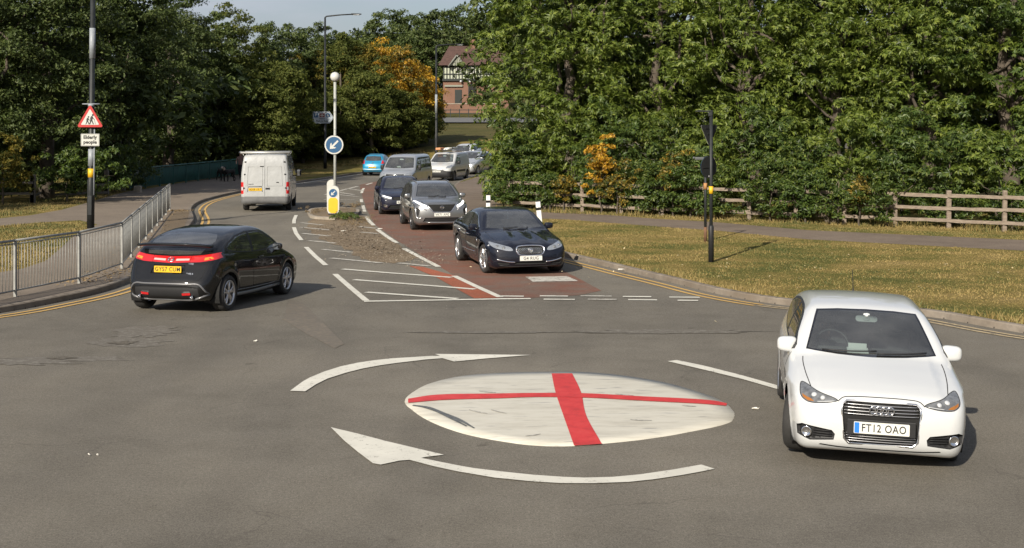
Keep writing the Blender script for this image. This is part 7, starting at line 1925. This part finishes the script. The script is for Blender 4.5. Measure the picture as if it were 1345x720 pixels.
# --- left-hand trees
GL = 'dark trees on the left'
left = [(-25, 58, 13, 3.1, 2.6, 6.8, 6.2, 330, 'leftmost dark tree, cut off by the photo edge'), (62, 60, 13.5, 2.9, 2.6, 7.0, 6.1, 330, 'dark tree left of the lamp column'), (152, 70, 14.5, 3.0, 2.6, 7.3, 6.2, 350, 'dark tree right behind the elderly people sign'), (222, 84, 14.6, 2.5, 2.5, 6.8, 5.6, 320, 'dark tree at the start of the green parapet')]
for i, (px, y, h, rx, ry, cz, rz, npf, lab) in enumerate(left):
    tree('broadleaf_tree', lab, 'tree', TP(px, y), h, rx, ry, cz, rz, npf, 135, .19, L_DARK, seed=200 + i, group=GL, low=-.9, puff=(.4, .9), lump=.3)
for i, (px, y, h_, r_, lab) in enumerate(((4, 55, 2.6, 1.1, 'yellowish low bush at the left photo edge'), (88, 57.5, 1.9, 1.2, 'low leafy branches hanging behind the old fence post'), (122, 57.5, 2.3, 1.3, 'bright low foliage behind the lamp column'), (150, 66, 2.2, 1.1, 'dark low foliage by the name plate'))):
    tree('shrub', lab, 'shrub', TP(px, y), h_, r_, .8, h_ * .62, h_ * .45, 60, 60, .17, L_WOODY if i == 0 else L_MID, seed=220 + i, group='low foliage under the left trees', tr=.04, puff=(.2, .42), lump=.4)
for i, (px, y) in enumerate(((-60, 66), (30, 67), (120, 70), (205, 90), (-140, 60))):
    tree('broadleaf_tree', 'very dark tree filling the back of the left wood, %s' % ['far left', 'behind the warning sign', 'behind the lamp column', 'behind the parapet', 'outermost'][i], 'tree', TP(px, y), 13.5, 3.6, 2.2, 6.2, 6.2, 170, 60, .4, L_DARK, seed=240 + i, group='back row of trees on the left', puff=(.6, 1.2), inner=.4)
# --- woodland edge along the road
wood = [(262, 94, 26, 2.8, L_DARK), (290, 96, 18, 2.6, L_WOOD), (322, 100, 34, 2.4, L_WOOD), (352, 104, 36, 2.3, L_DARK), (384, 110, 22, 2.4, L_DARK), (372, 98, 72, 2.2, L_WOOD), (406, 110, 62, 2.2, L_WOODY), (416, 116, 34, 2.3, L_DARK), (447, 110, 54, 2.4, L_WOOD), (452, 118, 44, 2.4, L_DARK), (478, 112, 52, 2.6, L_WOODY), (503, 114, 58, 2.5, L_TURN), (522, 116, 64, 2.5, L_TURN), (488, 108, 92, 2.1, L_WOOD), (546, 118, 82, 2.3, L_TURN), (528, 111, 116, 2.0, L_WOOD), (556, 122, 122, 1.8, L_WOOD), (306, 98, 92, 2.2, L_WOOD), (345, 90, 98, 2.0, L_WOOD), (440, 106, 115, 2.0, L_WOOD), (398, 104, 118, 2.0, L_WOOD), (506, 112, 135, 1.8, L_WOOD), (548, 116, 140, 1.6, L_WOOD)]
orange_top = (L_ORANGE, lambda c_: c_[2] > 3.2 and math.sin(c_[0] * 2.1 + c_[2]) > -.5)
names_w = ['woodland tree beside the left dark mass', 'pale-topped woodland tree above the panel van', 'woodland tree above the right side of the panel van', 'dark taller woodland tree behind the van', 'dark woodland tree left of the street lamp', 'lower woodland tree left of the street lamp', 'yellowing tree right behind the direction sign', 'dark tree directly behind the street lamp arm', 'woodland tree behind the white globe', 'dark tree above the globe-topped post', 'yellowing tree right of the globe', 'green tree below the sky gap', 'orange-crowned tree left of the pub', 'low green tree over the blue car', 'orange-topped tree nearest the pub', 'low green tree over the queue of cars', 'small dark tree beside the pub', 'low tree behind the panel van roof', 'low tree right of the panel van', 'low tree behind the keep-left sign', 'low tree left of the direction sign', 'low bush-like tree over the silver van', 'low bush-like tree over the white small van']
for i, (px, y, ty, r_, m) in enumerate(wood):
    b_ = TP(px, y); h = CAMZ + (HZ - ty) * y / FPX - b_[2]
    tree('woodland_tree', names_w[i], 'tree', b_, h, r_, 2.2, h * .51, h * .43, int(70 + h * 16), 95, .24, m, seed=300 + i, group='trees of the woodland edge', puff=(.4, .8), lump=.28, mats_split=orange_top if m is L_TURN else None)
# --- far trees round and behind the pub
far = [(512, 195, 12, 4.5), (548, 205, 16, 5.0), (585, 198, 6, 5.2), (612, 206, 18, 4.5), (530, 180, 40, 4), (566, 178, 34, 3.6), (650, 200, 14, 5), (690, 195, 20, 5), (480, 200, 38, 5), (440, 210, 42, 5), (585, 176, 118, 1.4), (640, 166, 120, 1.5)]
for i, (px, y, ty, r_) in enumerate(far):
    b_ = TP(px, y); h = CAMZ + (HZ - ty) * y / FPX - b_[2]
    tree('far_tree', ['leftmost dark round tree on the skyline', 'skyline tree left of the pub roof', 'tallest dark skyline tree above the pub', 'skyline tree right behind the pub chimney', 'tree between the lamp and the pub on the slope', 'dark tree beside the pub gable', 'tree behind the right end of the pub', 'tree hidden behind the bright tree', 'skyline tree above the orange crown', 'skyline tree behind the street lamp', 'small bush at the left corner of the pub', 'small bush at the right corner of the pub'][i], 'tree', b_, h, r_, 3.5, h * .53, h * .42, 230 if h > 6 else 60, 55, .5 if h > 6 else .35, L_DARK, seed=400 + i, group='trees round the pub', puff=(.6, 1.3) if h > 6 else (.3, .6), lump=.16)
# the wood goes on behind: one mass nobody would count
C = []
rg = np.random.default_rng(77)
for k in range(1500):
    x = rg.uniform(-60, -19); y = rg.uniform(78, 150); C.append((x, y, ground_z(y) + rg.uniform(0, 7), rg.uniform(1, 1.9)))
for k in range(900):
    x = rg.uniform(6, 60); y = rg.uniform(66, 130); C.append((x + (y - 66) * .12, y, ground_z(y) + rg.uniform(0, 10), rg.uniform(1, 1.9)))
for k in range(260):
    t = k / 260; px = 290 + 275 * t; y = 92 + 30 * t ** .6; C.append(((px - CX) / FPX * y, y + rg.uniform(0, 4), ground_z(y) + rg.uniform(.4, 3.5), rg.uniform(.6, 1.1)))
for k in range(500):
    x = rg.uniform(-90, 90); y = rg.uniform(215, 240); C.append((x, y, ground_z(y) + rg.uniform(0, 5), rg.uniform(1.5, 2.6)))
def ring(x0, y0, x1, y1, n, h=8.5, w=5):
    for k in range(n):
        s_ = rg.random(); x = x0 + (x1 - x0) * s_ + rg.uniform(-w, w); y = y0 + (y1 - y0) * s_ + rg.uniform(-w, w); C.append((x, y, ground_z(max(y, 0)) + rg.uniform(.5, h), rg.uniform(1.3, 2.4)))
ring(-75, -46, 75, -46, 620, 10); ring(-70, -40, -62, 30, 260, 8); ring(62, -40, 55, 30, 260, 9); ring(24, 52, 60, 30, 260, 9)  # unseen leaf masses behind and beside the camera, added to darken car reflections
v, f = leaves_np(np.array(C), 42, .62)
o = mesh_np('wood', v, f.ravel(), np.full(len(f), 4), L_DARK); tag(o, 'the far wood reading as one dark mass behind the nearer trees, with unseen masses added all round', kind='stuff')
# trees outside the left of the photo that shade the left side
for i, (x, y) in enumerate(((-28, 43), (-36, 56))):
    tree('broadleaf_tree', 'tree standing outside the left edge of the photo, %s of two' % ['nearer', 'farther'][i], 'tree', (x, y, LAND), 9.5, 3.6, 3.6, 5.4, 3.8, 130, 50, .45, L_DARK, seed=500 + i, group='trees beyond the left edge', puff=(.7, 1.3))
# ------------------------------------------------------------------ grass blades, weeds, grit, leaves, people
def inside_np(poly, x, y):
    r = np.zeros(len(x), bool); n = len(poly)
    for i in range(n):
        a, b_ = poly[i], poly[(i + 1) % n]
        c_ = (a[1] > y) != (b_[1] > y)
        with np.errstate(divide='ignore', invalid='ignore'): xi = a[0] + (y - a[1]) / (b_[1] - a[1]) * (b_[0] - a[0])
        r ^= c_ & (x < xi)
    return r
def blades(name, label, poly, dens, h0, h1, m, holes=(), w=.012):
    poly = np.array(poly); x0, y0 = poly.min(0); x1, y1 = poly.max(0)
    n = int((x1 - x0) * (y1 - y0) * dens); x = RNG.uniform(x0, x1, n); y = RNG.uniform(y0, y1, n)
    k = inside_np(poly, x, y)
    for h_ in holes: k &= ~inside_np(h_, x, y)
    x, y = x[k], y[k]; n = len(x)
    z = np.interp(y, _TY, _TZ) + LAND
    a = RNG.uniform(0, 2 * np.pi, n); h_ = RNG.uniform(h0, h1, n) * (.6 + .8 * (np.sin(x * 1.3) * np.sin(y * 1.7) > 0))
    ln = RNG.normal(0, .35, (n, 2)) * h_[:, None]; dx, dy = np.cos(a) * w, np.sin(a) * w
    v = np.stack([np.stack([x - dx, y - dy, z], 1), np.stack([x + dx, y + dy, z], 1), np.stack([x + ln[:, 0], y + ln[:, 1], z + h_], 1)], 1).reshape(-1, 3)
    o = mesh_np(name, v, np.arange(n * 3), np.full(n, 3), m); tag(o, label, kind='stuff'); return o
tg = NT('grass_blades'); c = tg.coord(); geo = tg.n('ShaderNodeNewGeometry')
f = tg.math('ADD', tg.math('MULTIPLY', geo.outputs['Random Per Island'], .22), tg.math('ADD', tg.math('MULTIPLY', tg.noise(c, .6, 7, .68), .50), tg.math('MULTIPLY', tg.noise(c, .22, 4, .55), .43)))
tg.set(Base_Color=tg.ramp(f, [(.42, (.050, .066, .015)), (.52, (.12, .105, .027)), (.60, (.195, .143, .044)), (.75, (.26, .19, .075))]), Roughness=.8)
M_BLADE = tg.m
path_poly = np.array(PX([(1700, 333), (1345, 315.5), (1060, 302.5), (940, 292), (860, 287.5), (745, 278), (640, 261), (600, 240), (590, 258), (624, 281), (690, 286.5), (745, 288.5), (860, 297.5), (940, 303), (1060, 314.5), (1345, 329.5), (1700, 352)], LAND))
rv = [tuple(p) for p in offset_line(RK, .16) if 17.5 < p[1] < 44 and p[0] < 17] 
verge = [(17, 20)] + rv + [(FA.x, FA.y + .3), (fa.x, fa.y + .4), (17, 43)]
blades('grass', 'short dry grass of the right bank', verge, 230, .012, .03, M_BLADE, holes=(path_poly,))
fence_strip = [(FA.x - .5, FA.y - .9), (FA.x - .5, FA.y + .7), (fa.x, fa.y + .6), (FB.x, FB.y + .5), (FB.x, FB.y - .6), (fa.x, fa.y - .5)]
blades('grass', 'longer straw-coloured grass at the foot of the right fence', fence_strip, 260, .06, .22, M_BLADE, w=.014)
edge_in = offset_line([p for p in RK if 19 < p[1] < 42 and p[0] < 15], .13); edge_out = offset_line([p for p in RK if 19 < p[1] < 42 and p[0] < 15], .42)
blades('grass', 'ragged tufts overhanging the back of the right kerb', [tuple(p) for p in edge_in] + [tuple(p) for p in edge_out[::-1]], 420, .03, .10, M_BLADE)
lg = PX([(-120, 305), (0, 297.5), (60, 292.5), (104, 290), (126, 296), (110, 302), (94, 311), (78, 326), (58, 342), (30, 352), (0, 356), (-120, 372)], LAND)
blades('grass', 'patchy grass between the railing and the left path', lg, 420, .02, .06, M_BLADE)
lg2 = PX([(-120, 293), (0, 286.5), (80, 275), (120, 264), (170, 251), (200, 246), (170, 246), (60, 262), (-120, 268)], LAND)
blades('grass', 'straw-coloured grass below the left trees', lg2, 260, .03, .10, M_BLADE)
lg3 = PX([(330, 226), (480, 207), (560, 197), (560, 203), (480, 216), (400, 224)], LAND)
blades('grass', 'rough grass on the verge below the woodland edge', lg3, 30, .05, .16, M_BLADE, w=.03)
# weeds on the island
C = np.array([(*P(452 + RNG.normal(0, 9), 288.5 + RNG.normal(0, 1.6), .0)[:2], ground_z(49) + .10 + abs(RNG.normal(0, .05)), .13) for _ in range(34)])
v, f = leaves_np(C, 26, .10, width=.25, droop=-.5)
o = mesh_np('weeds', v, f.ravel(), np.full(len(f), 4), L_IVY); tag(o, 'green weeds growing on the traffic island', kind='stuff')
C = np.array([(*P(470 + RNG.normal(0, 12), 291 + RNG.normal(0, 4), .02)[:2], ground_z(48) + .05, .12) for _ in range(26)] + [(*P(415 + RNG.normal(0, 8), 279 + RNG.normal(0, 2), .1)[:2], ground_z(51) + .15, .1) for _ in range(16)] + [(*P(466 + RNG.normal(0, 6), 274 + RNG.normal(0, 2), .1)[:2], ground_z(52) + .17, .12) for _ in range(16)])
v, f = leaves_np(C, 24, .08, width=.2, droop=-.3)
o = mesh_np('dead_weeds', v, f.ravel(), np.full(len(f), 4), mat('dead_weed', (.15, .11, .06), .9, var=.4)); tag(o, 'brown dead weeds round the traffic island', kind='stuff')
# ivy and dead leaves along the railing foot and the kerbs
def scatter(name, label, pts, n, spread, size, m, z=LAND):
    P_ = np.array([p[:2] for p in pts]); i = RNG.integers(0, len(P_) - 1, n); t = RNG.random(n)[:, None]
    q = P_[i] * (1 - t) + P_[i + 1] * t + RNG.normal(0, spread, (n, 2))
    zz = np.interp(q[:, 1], _TY, _TZ) + z + .015
    C = np.concatenate([q, zz[:, None], np.full((n, 1), .012)], 1)
    v, f = leaves_np(C, 1, size, squash=.3, droop=0, up=2.0, width=.6, jit=.5)
    o = mesh_np(name, v, f.ravel(), np.full(len(f), 4), m); tag(o, label, kind='stuff'); return o
M_DL = mat('dead_leaf', (.22, .15, .07), .9, var=.5, vscale=30)
scatter('dead_leaves', 'dead leaves along the foot of the railing', [g1, g2, g3, Vector((g3.x + .4, g3.y, 0))], 900, .35, .06, M_DL)
scatter('dead_leaves', 'dead leaves scattered on the right grass bank', [Vector((2, 34, 0)), Vector((6, 30, 0)), Vector((11, 27, 0)), Vector((14, 25, 0))], 150, 2.3, .055, mat('pale_leaf', (.5, .42, .26), .8, var=.3, vscale=30), z=LAND + .03)
scatter('grit', 'grit and small stones behind the hatched markings', [P(430, 292), P(450, 305), P(480, 320), P(520, 335), P(545, 345)], 3200, .62, .034, mat('grit_stone', (.24, .2, .15), .9, var=.4, vscale=40), z=.0)
scatter('debris', 'dark twigs and leaf litter on the grit patch', [P(440, 296), P(462, 308), P(485, 322), P(505, 332)], 420, .45, .07, mat('dark_debris', (.05, .038, .025), .95, var=.4, vscale=20), z=.0)
scatter('grit', 'pale crumbs on the tarmac near the give-way line', [P(590, 405), P(660, 412), P(700, 404)], 45, .5, .022, mat('pale_grit', (.30, .28, .24), .9), z=.0)
# litter: white scraps
for (px, py, s__, lab) in ((500, 301, .09, 'white scrap of litter on the grit near the hatching'), (452, 304, .1, 'white scrap of litter beside the island'), (816, 361, .09, 'white scrap of litter on the right kerb'), (336, 449, .03, 'small pale scrap on the tarmac, right of the potholes'), (117, 599, .012, 'left of two tiny yellow scraps on the tarmac'), (128, 599, .012, 'right of two tiny yellow scraps on the tarmac'), (993, 538, .045, 'pale smear of crushed litter between the disc and the white hatchback')):
    p = P(px, py, .0); bm = bmesh.new()
    poly = blob(0, 0, s__, s__ * .6, 9, .35); vs = [bm.verts.new((x, y, .012 + random.uniform(0, .02))) for x, y in poly]; bm.faces.new(vs)
    r = bmesh.ops.extrude_face_region(bm, geom=bm.faces[:]); [setattr(v, 'co', v.co + Vector((0, 0, -.008))) for v in r['geom'] if isinstance(v, bmesh.types.BMVert)]
    o = obj('litter_scrap', fix(bm), mat('litter', (.6, .58, .52), .8)); o.location = p
    if 816 == px: o.location.z += LAND
    tag(o, lab, 'litter', 'scraps of litter')

# --- people and dogs
def skin_body(name, joints, edges, m, parent, sub=2, root_i=0):
    me = bpy.data.meshes.new(name); me.from_pydata([j[:3] for j in joints], edges, [])
    o = bpy.data.objects.new(name, me); COL.objects.link(o)
    md = o.modifiers.new('skin', 'SKIN'); md.use_smooth_shade = True
    for i, j in enumerate(joints):
        sv = me.skin_vertices[0].data[i]; sv.radius = (j[3], j[4] if len(j) > 4 else j[3]); sv.use_root = (i == root_i)
    sb = o.modifiers.new('sub', 'SUBSURF'); sb.levels = sub; sb.render_levels = sub
    dg = bpy.context.evaluated_depsgraph_get(); me2 = bpy.data.meshes.new_from_object(o.evaluated_get(dg)); me2.name = name
    bpy.data.objects.remove(o); me2.materials.clear()
    for mm in (m if isinstance(m, (list, tuple)) else [m]): me2.materials.append(mm)
    for p_ in me2.polygons: p_.use_smooth = True
    return link(bpy.data.objects.new(name, me2), parent)
M_SKIN = mat('skin', (.42, .24, .17), .55); M_HAIR = mat('hair', (.03, .02, .015), .7)
M_SHIRT = mat('dark_top', (.04, .045, .06), .9); M_TROU = mat('dark_trousers', (.02, .02, .025), .9)
def driver(car_xy, heading, x, y, zseat, label, top, reach=.5):
    h = R(heading + 90); o_ = Matrix.Rotation(h, 3, 'Z') @ Vector((x, y, 0))
    r_ = empty('person', (car_xy[0] + o_.x, car_xy[1] + o_.y, ground_z(car_xy[1]) + zseat), h, label, 'person')
    # local: +x forward, sitting, leaning back; hands on the wheel
    J = [(0, 0, .10, .15, .17), (-.06, 0, .30, .13, .17), (-.12, 0, .48, .12, .18), (-.14, 0, .57, .06, .07), (-.13, 0, .63, .055), (-.11, 0, .71, .085, .08), (-.11, 0, .80, .085, .08),
         (-.12, .18, .50, .06), (.08, .23, .32, .045), (reach - .1, .17, .40, .033), (reach, .15, .45, .035),
         (-.12, -.18, .50, .06), (.08, -.23, .32, .045), (reach - .1, -.17, .40, .033), (reach, -.15, .45, .035),
         (.02, .1, .08, .09), (.42, .12, .14, .07), (.62, .12, -.14, .05), (.74, .12, -.18, .045), (.02, -.1, .08, .09), (.42, -.12, .14, .07), (.62, -.12, -.14, .05), (.74, -.12, -.18, .045)]
    E_ = [(0, 1), (1, 2), (2, 3), (3, 4), (4, 5), (5, 6), (2, 7), (7, 8), (8, 9), (9, 10), (2, 11), (11, 12), (12, 13), (13, 14), (0, 15), (15, 16), (16, 17), (17, 18), (0, 19), (19, 20), (20, 21), (21, 22)]
    b_ = skin_body('body', J, E_, [M_SKIN, top], r_)
    for p_ in b_.data.polygons:
        c_ = p_.center; p_.material_index = 0 if (c_.z > .60 or c_.x > reach - .09 and c_.z > .3) else 1
    bm = bmesh.new(); bmesh.ops.create_icosphere(bm, subdivisions=3, radius=.102)
    for v in bm.verts: v.co = Vector((v.co.x * 1.02 - .13, v.co.y * .92, v.co.z + .795))
    bmesh.ops.delete(bm, geom=[v for v in bm.verts if v.co.x > -.075 and v.co.z < .84 or v.co.z < .71], context='VERTS'); obj('hair', bm, M_HAIR, r_, smooth=True)
    bm = bmesh.new(); box(bm, (-.005, 0, .735), (.03, .022, .035), bev=.008); obj('nose', bm, M_SKIN, r_)
    for s__ in (-1, 1):
        bm = bmesh.new(); bmesh.ops.create_icosphere(bm, subdivisions=1, radius=.011)
        for v in bm.verts: v.co += Vector((-.022, s__ * .032, .765))
        obj('eye', bm, M_SBLACK, r_)
    return r_
driver((3.88, 14.45), 170.4, -.2, -.36, .33, 'person in a dark top at the wheel of the white hatchback', M_SHIRT)
driver((-.17, 31.8), 194, .0, -.38, .30, 'person in a grey top at the wheel of the navy saloon', mat('grey_top', (.12, .12, .12), .9))
driver((-2.73, 44.3), 192, .0, -.38, .50, 'person in a pale top at the wheel of the grey SUV', mat('pale_top', (.35, .33, .32), .9))
driver((-5.60, 24.7), -13, -.1, -.38, .30, 'person in a dark top driving the black hatchback, seen from behind', M_SHIRT)
# walker with two dogs on the left footway
def walker(x, y, heading, label):
    r_ = empty('person', (x, y, ground_z(y) + LAND + .004), R(heading + 90), label, 'person')
    J = [(0, 0, .93, .13, .15), (.02, 0, 1.12, .12, .15), (.02, 0, 1.36, .12, .18), (.0, 0, 1.46, .06, .07), (.02, 0, 1.51, .055), (.03, 0, 1.59, .09, .08), (.03, 0, 1.69, .085, .075),
         (.02, .19, 1.38, .06), (-.06, .24, 1.12, .045), (.04, .23, .88, .035), (.07, .23, .80, .04, .02), (.02, -.19, 1.38, .06), (.10, -.24, 1.14, .045), (.26, -.2, 1.0, .035), (.32, -.19, .96, .04, .02),
         (.02, .09, .88, .10), (.14, .1, .50, .072), (.12, .1, .10, .045), (.26, .1, .035, .04), (0, -.09, .88, .10), (-.06, -.1, .50, .072), (-.30, -.1, .14, .045), (-.2, -.1, .04, .04)]
    E_ = [(0, 1), (1, 2), (2, 3), (3, 4), (4, 5), (5, 6), (2, 7), (7, 8), (8, 9), (9, 10), (2, 11), (11, 12), (12, 13), (13, 14), (0, 15), (15, 16), (16, 17), (17, 18), (0, 19), (19, 20), (20, 21), (21, 22)]
    b_ = skin_body('body', J, E_, [M_SKIN, mat('brown_pink_top', (.20, .12, .10), .9), M_TROU], r_)
    for p_ in b_.data.polygons:
        c_ = p_.center
        p_.material_index = 0 if (c_.z > 1.47 or (abs(c_.y) > .17 and c_.z < 1.2)) else (1 if c_.z > .93 else 2)
    bm = bmesh.new(); bmesh.ops.create_uvsphere(bm, u_segments=16, v_segments=10, radius=.112)
    bmesh.ops.delete(bm, geom=[v for v in bm.verts if v.co.z < -.02], context='VERTS')
    for v in bm.verts: v.co = Vector((v.co.x * 1.05 + .02, v.co.y, v.co.z * .9 + 1.68))
    box(bm, (.14, 0, 1.675), (.1, .13, .015), bev=.005); obj('cap', bm, mat('pale_cap', (.5, .47, .44), .9), r_, smooth=True)
    return r_
wp = P(325, 236, LAND)
walker((316 - CX) / FPX * 82, 82, 178, 'person in a pale cap and brownish top walking on the footway beyond the panel van')
def dog(x, y, heading, m, label, k=1.0, head=None):
    r_ = empty('dog', (x, y, ground_z(y) + LAND + .004), R(heading + 90), label, 'dog', 'dogs walked on the left footway'); 
    J = [(0, 0, .50, .10, .11), (.22, 0, .50, .12, .11), (.36, 0, .56, .09), (.46, 0, .68, .065), (.54, 0, .73, .07), (.66, 0, .70, .035),
         (-.22, 0, .52, .085), (-.34, 0, .60, .025), (-.46, 0, .70, .012),
         (.26, .08, .36, .045), (.24, .08, .2, .03), (.25, .08, .03, .03), (.29, .08, .02, .025), (.28, -.08, .36, .045), (.32, -.08, .2, .03), (.3, -.08, .03, .03), (.34, -.08, .02, .025),
         (-.24, .08, .40, .06), (-.16, .08, .28, .04), (-.30, .08, .17, .025), (-.28, .08, .03, .025), (-.23, .08, .02, .024), (-.26, -.08, .40, .06), (-.20, -.08, .28, .04), (-.36, -.08, .18, .025), (-.38, -.08, .03, .025), (-.33, -.08, .02, .024)]
    E_ = [(0, 1), (1, 2), (2, 3), (3, 4), (4, 5), (0, 6), (6, 7), (7, 8), (1, 9), (9, 10), (10, 11), (11, 12), (1, 13), (13, 14), (14, 15), (15, 16), (6, 17), (17, 18), (18, 19), (19, 20), (20, 21), (6, 22), (22, 23), (23, 24), (24, 25), (25, 26)]
    J = [tuple(q_ * k for q_ in j) for j in J]
    b_ = skin_body('body', J, E_, [m, head or m], r_)
    for p_ in b_.data.polygons: p_.material_index = 1 if p_.center.x > .42 * k and p_.center.z > .58 * k else 0
    for s__ in (-1, 1):
        bm = bmesh.new(); V = [bm.verts.new(Vector(q_) * k) for q_ in ((.52, s__ * .04, .78), (.56, s__ * .07, .74), (.50, s__ * .095, .69))]; bm.faces.new(V); obj('ear', bm, m, r_)
    return r_
DK = mat('dark_fur', (.015, .012, .01), .9)
dog((290 - CX) / FPX * 80, 80, 215, DK, 'dark dog nearest the green parapet on the left footway', 1.15)
dog((302 - CX) / FPX * 79, 79, 150, DK, 'dark dog with a pale head just left of the panel van', 1.2, head=mat('pale_fur', (.4, .32, .26), .9))
# ------------------------------------------------------------------ vehicles in their places
def place(root, x, y, heading, roll=0.0, z=None):
    """heading: degrees of the nose, 0 = away from the camera (+y), positive turns to the left"""
    h = R(heading + 90)
    pitch = 0.0
    dy = math.sin(h)
    z0 = ground_z(y + 1.3 * dy); z1 = ground_z(y - 1.3 * dy)
    pitch = -math.atan2(z0 - z1, 2.6)
    root.location = (x, y, (z0 + z1) / 2 + .005)
    root.rotation_euler = (R(roll), pitch, h)
place(make_white_hatch(), 3.88, 14.45, 170.4, roll=-1.8)
place(make_black_hatch(), -5.60, 24.7, -13)
r = make_navy_saloon(); r.scale = (1, 1, .965); place(r, -.17, 31.8, 194)
r = make_grey_suv(); r.scale = (1, 1, .965); place(r, -2.73, 44.3, 192)
place(make_navy_hatch(), -4.55, 52.0, 190)
place(make_silver_van(), -5.87, 71.7, 170)
place(make_white_small_van(), -4.18, 83.7, 165)
place(make_silver_mpv(), -2.75, 93.8, 160)
place(make_far_car(), -3.75, 105, 162)
place(make_blue_car(), -9.45, 91.2, -6)
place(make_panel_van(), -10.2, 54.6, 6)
W = bpy.data.worlds.new('World'); SC.world = W; W.use_nodes = True
nt = W.node_tree; bg = nt.nodes['Background']; sky = nt.nodes.new('ShaderNodeTexSky'); sky.sky_type = 'NISHITA'; sky.sun_disc = False
SUN_EL, SUN_AZ = R(29), math.atan2(-.42, -.9)
sky.sun_elevation = SUN_EL; sky.sun_rotation = SUN_AZ
sky.air_density = 1.0; sky.dust_density = 2.0; sky.ozone_density = 2.0
tc = nt.nodes.new('ShaderNodeTexCoord'); mpn = nt.nodes.new('ShaderNodeMapping'); mpn.inputs['Scale'].default_value = (1, 1, 3.2); nt.links.new(tc.outputs['Generated'], mpn.inputs[0])
cn = nt.nodes.new('ShaderNodeTexNoise'); cn.inputs['Scale'].default_value = 2.3; cn.inputs['Detail'].default_value = 9; cn.inputs['Roughness'].default_value = .6; nt.links.new(mpn.outputs[0], cn.inputs['Vector'])
cr = nt.nodes.new('ShaderNodeValToRGB'); cr.color_ramp.elements[0].position = .42; cr.color_ramp.elements[1].position = .66; cr.color_ramp.elements[0].color = (.5, .5, .5, 1); cr.color_ramp.elements[1].color = (.92, .92, .92, 1); nt.links.new(cn.outputs['Fac'], cr.inputs[0])
cc = nt.nodes.new('ShaderNodeValToRGB'); cc.color_ramp.elements[0].position = .35; cc.color_ramp.elements[1].position = .75; cc.color_ramp.elements[0].color = (2.1, 2.3, 2.85, 1); cc.color_ramp.elements[1].color = (4.8, 5.0, 5.6, 1); nt.links.new(cn.outputs['Fac'], cc.inputs[0])
mxs = nt.nodes.new('ShaderNodeMixRGB'); nt.links.new(cr.outputs[0], mxs.inputs[0]); nt.links.new(sky.outputs[0], mxs.inputs[1]); nt.links.new(cc.outputs[0], mxs.inputs[2])
nt.links.new(mxs.outputs[0], bg.inputs[0]); bg.inputs[1].default_value = .072
sd = bpy.data.lights.new('sun', 'SUN'); sd.energy = 4.0; sd.angle = R(.5); sd.color = (1, .92, .79)
so = bpy.data.objects.new('sun', sd); COL.objects.link(so)
dirv = Vector((math.sin(SUN_AZ) * math.cos(SUN_EL), math.cos(SUN_AZ) * math.cos(SUN_EL), math.sin(SUN_EL)))
so.rotation_euler = dirv.to_track_quat('Z', 'Y').to_euler()
SC.view_settings.view_transform = 'Standard'; SC.view_settings.look = 'None'; SC.view_settings.exposure = .9; SC.view_settings.gamma = 1
SC.render.resolution_x = 1024; SC.render.resolution_y = 548
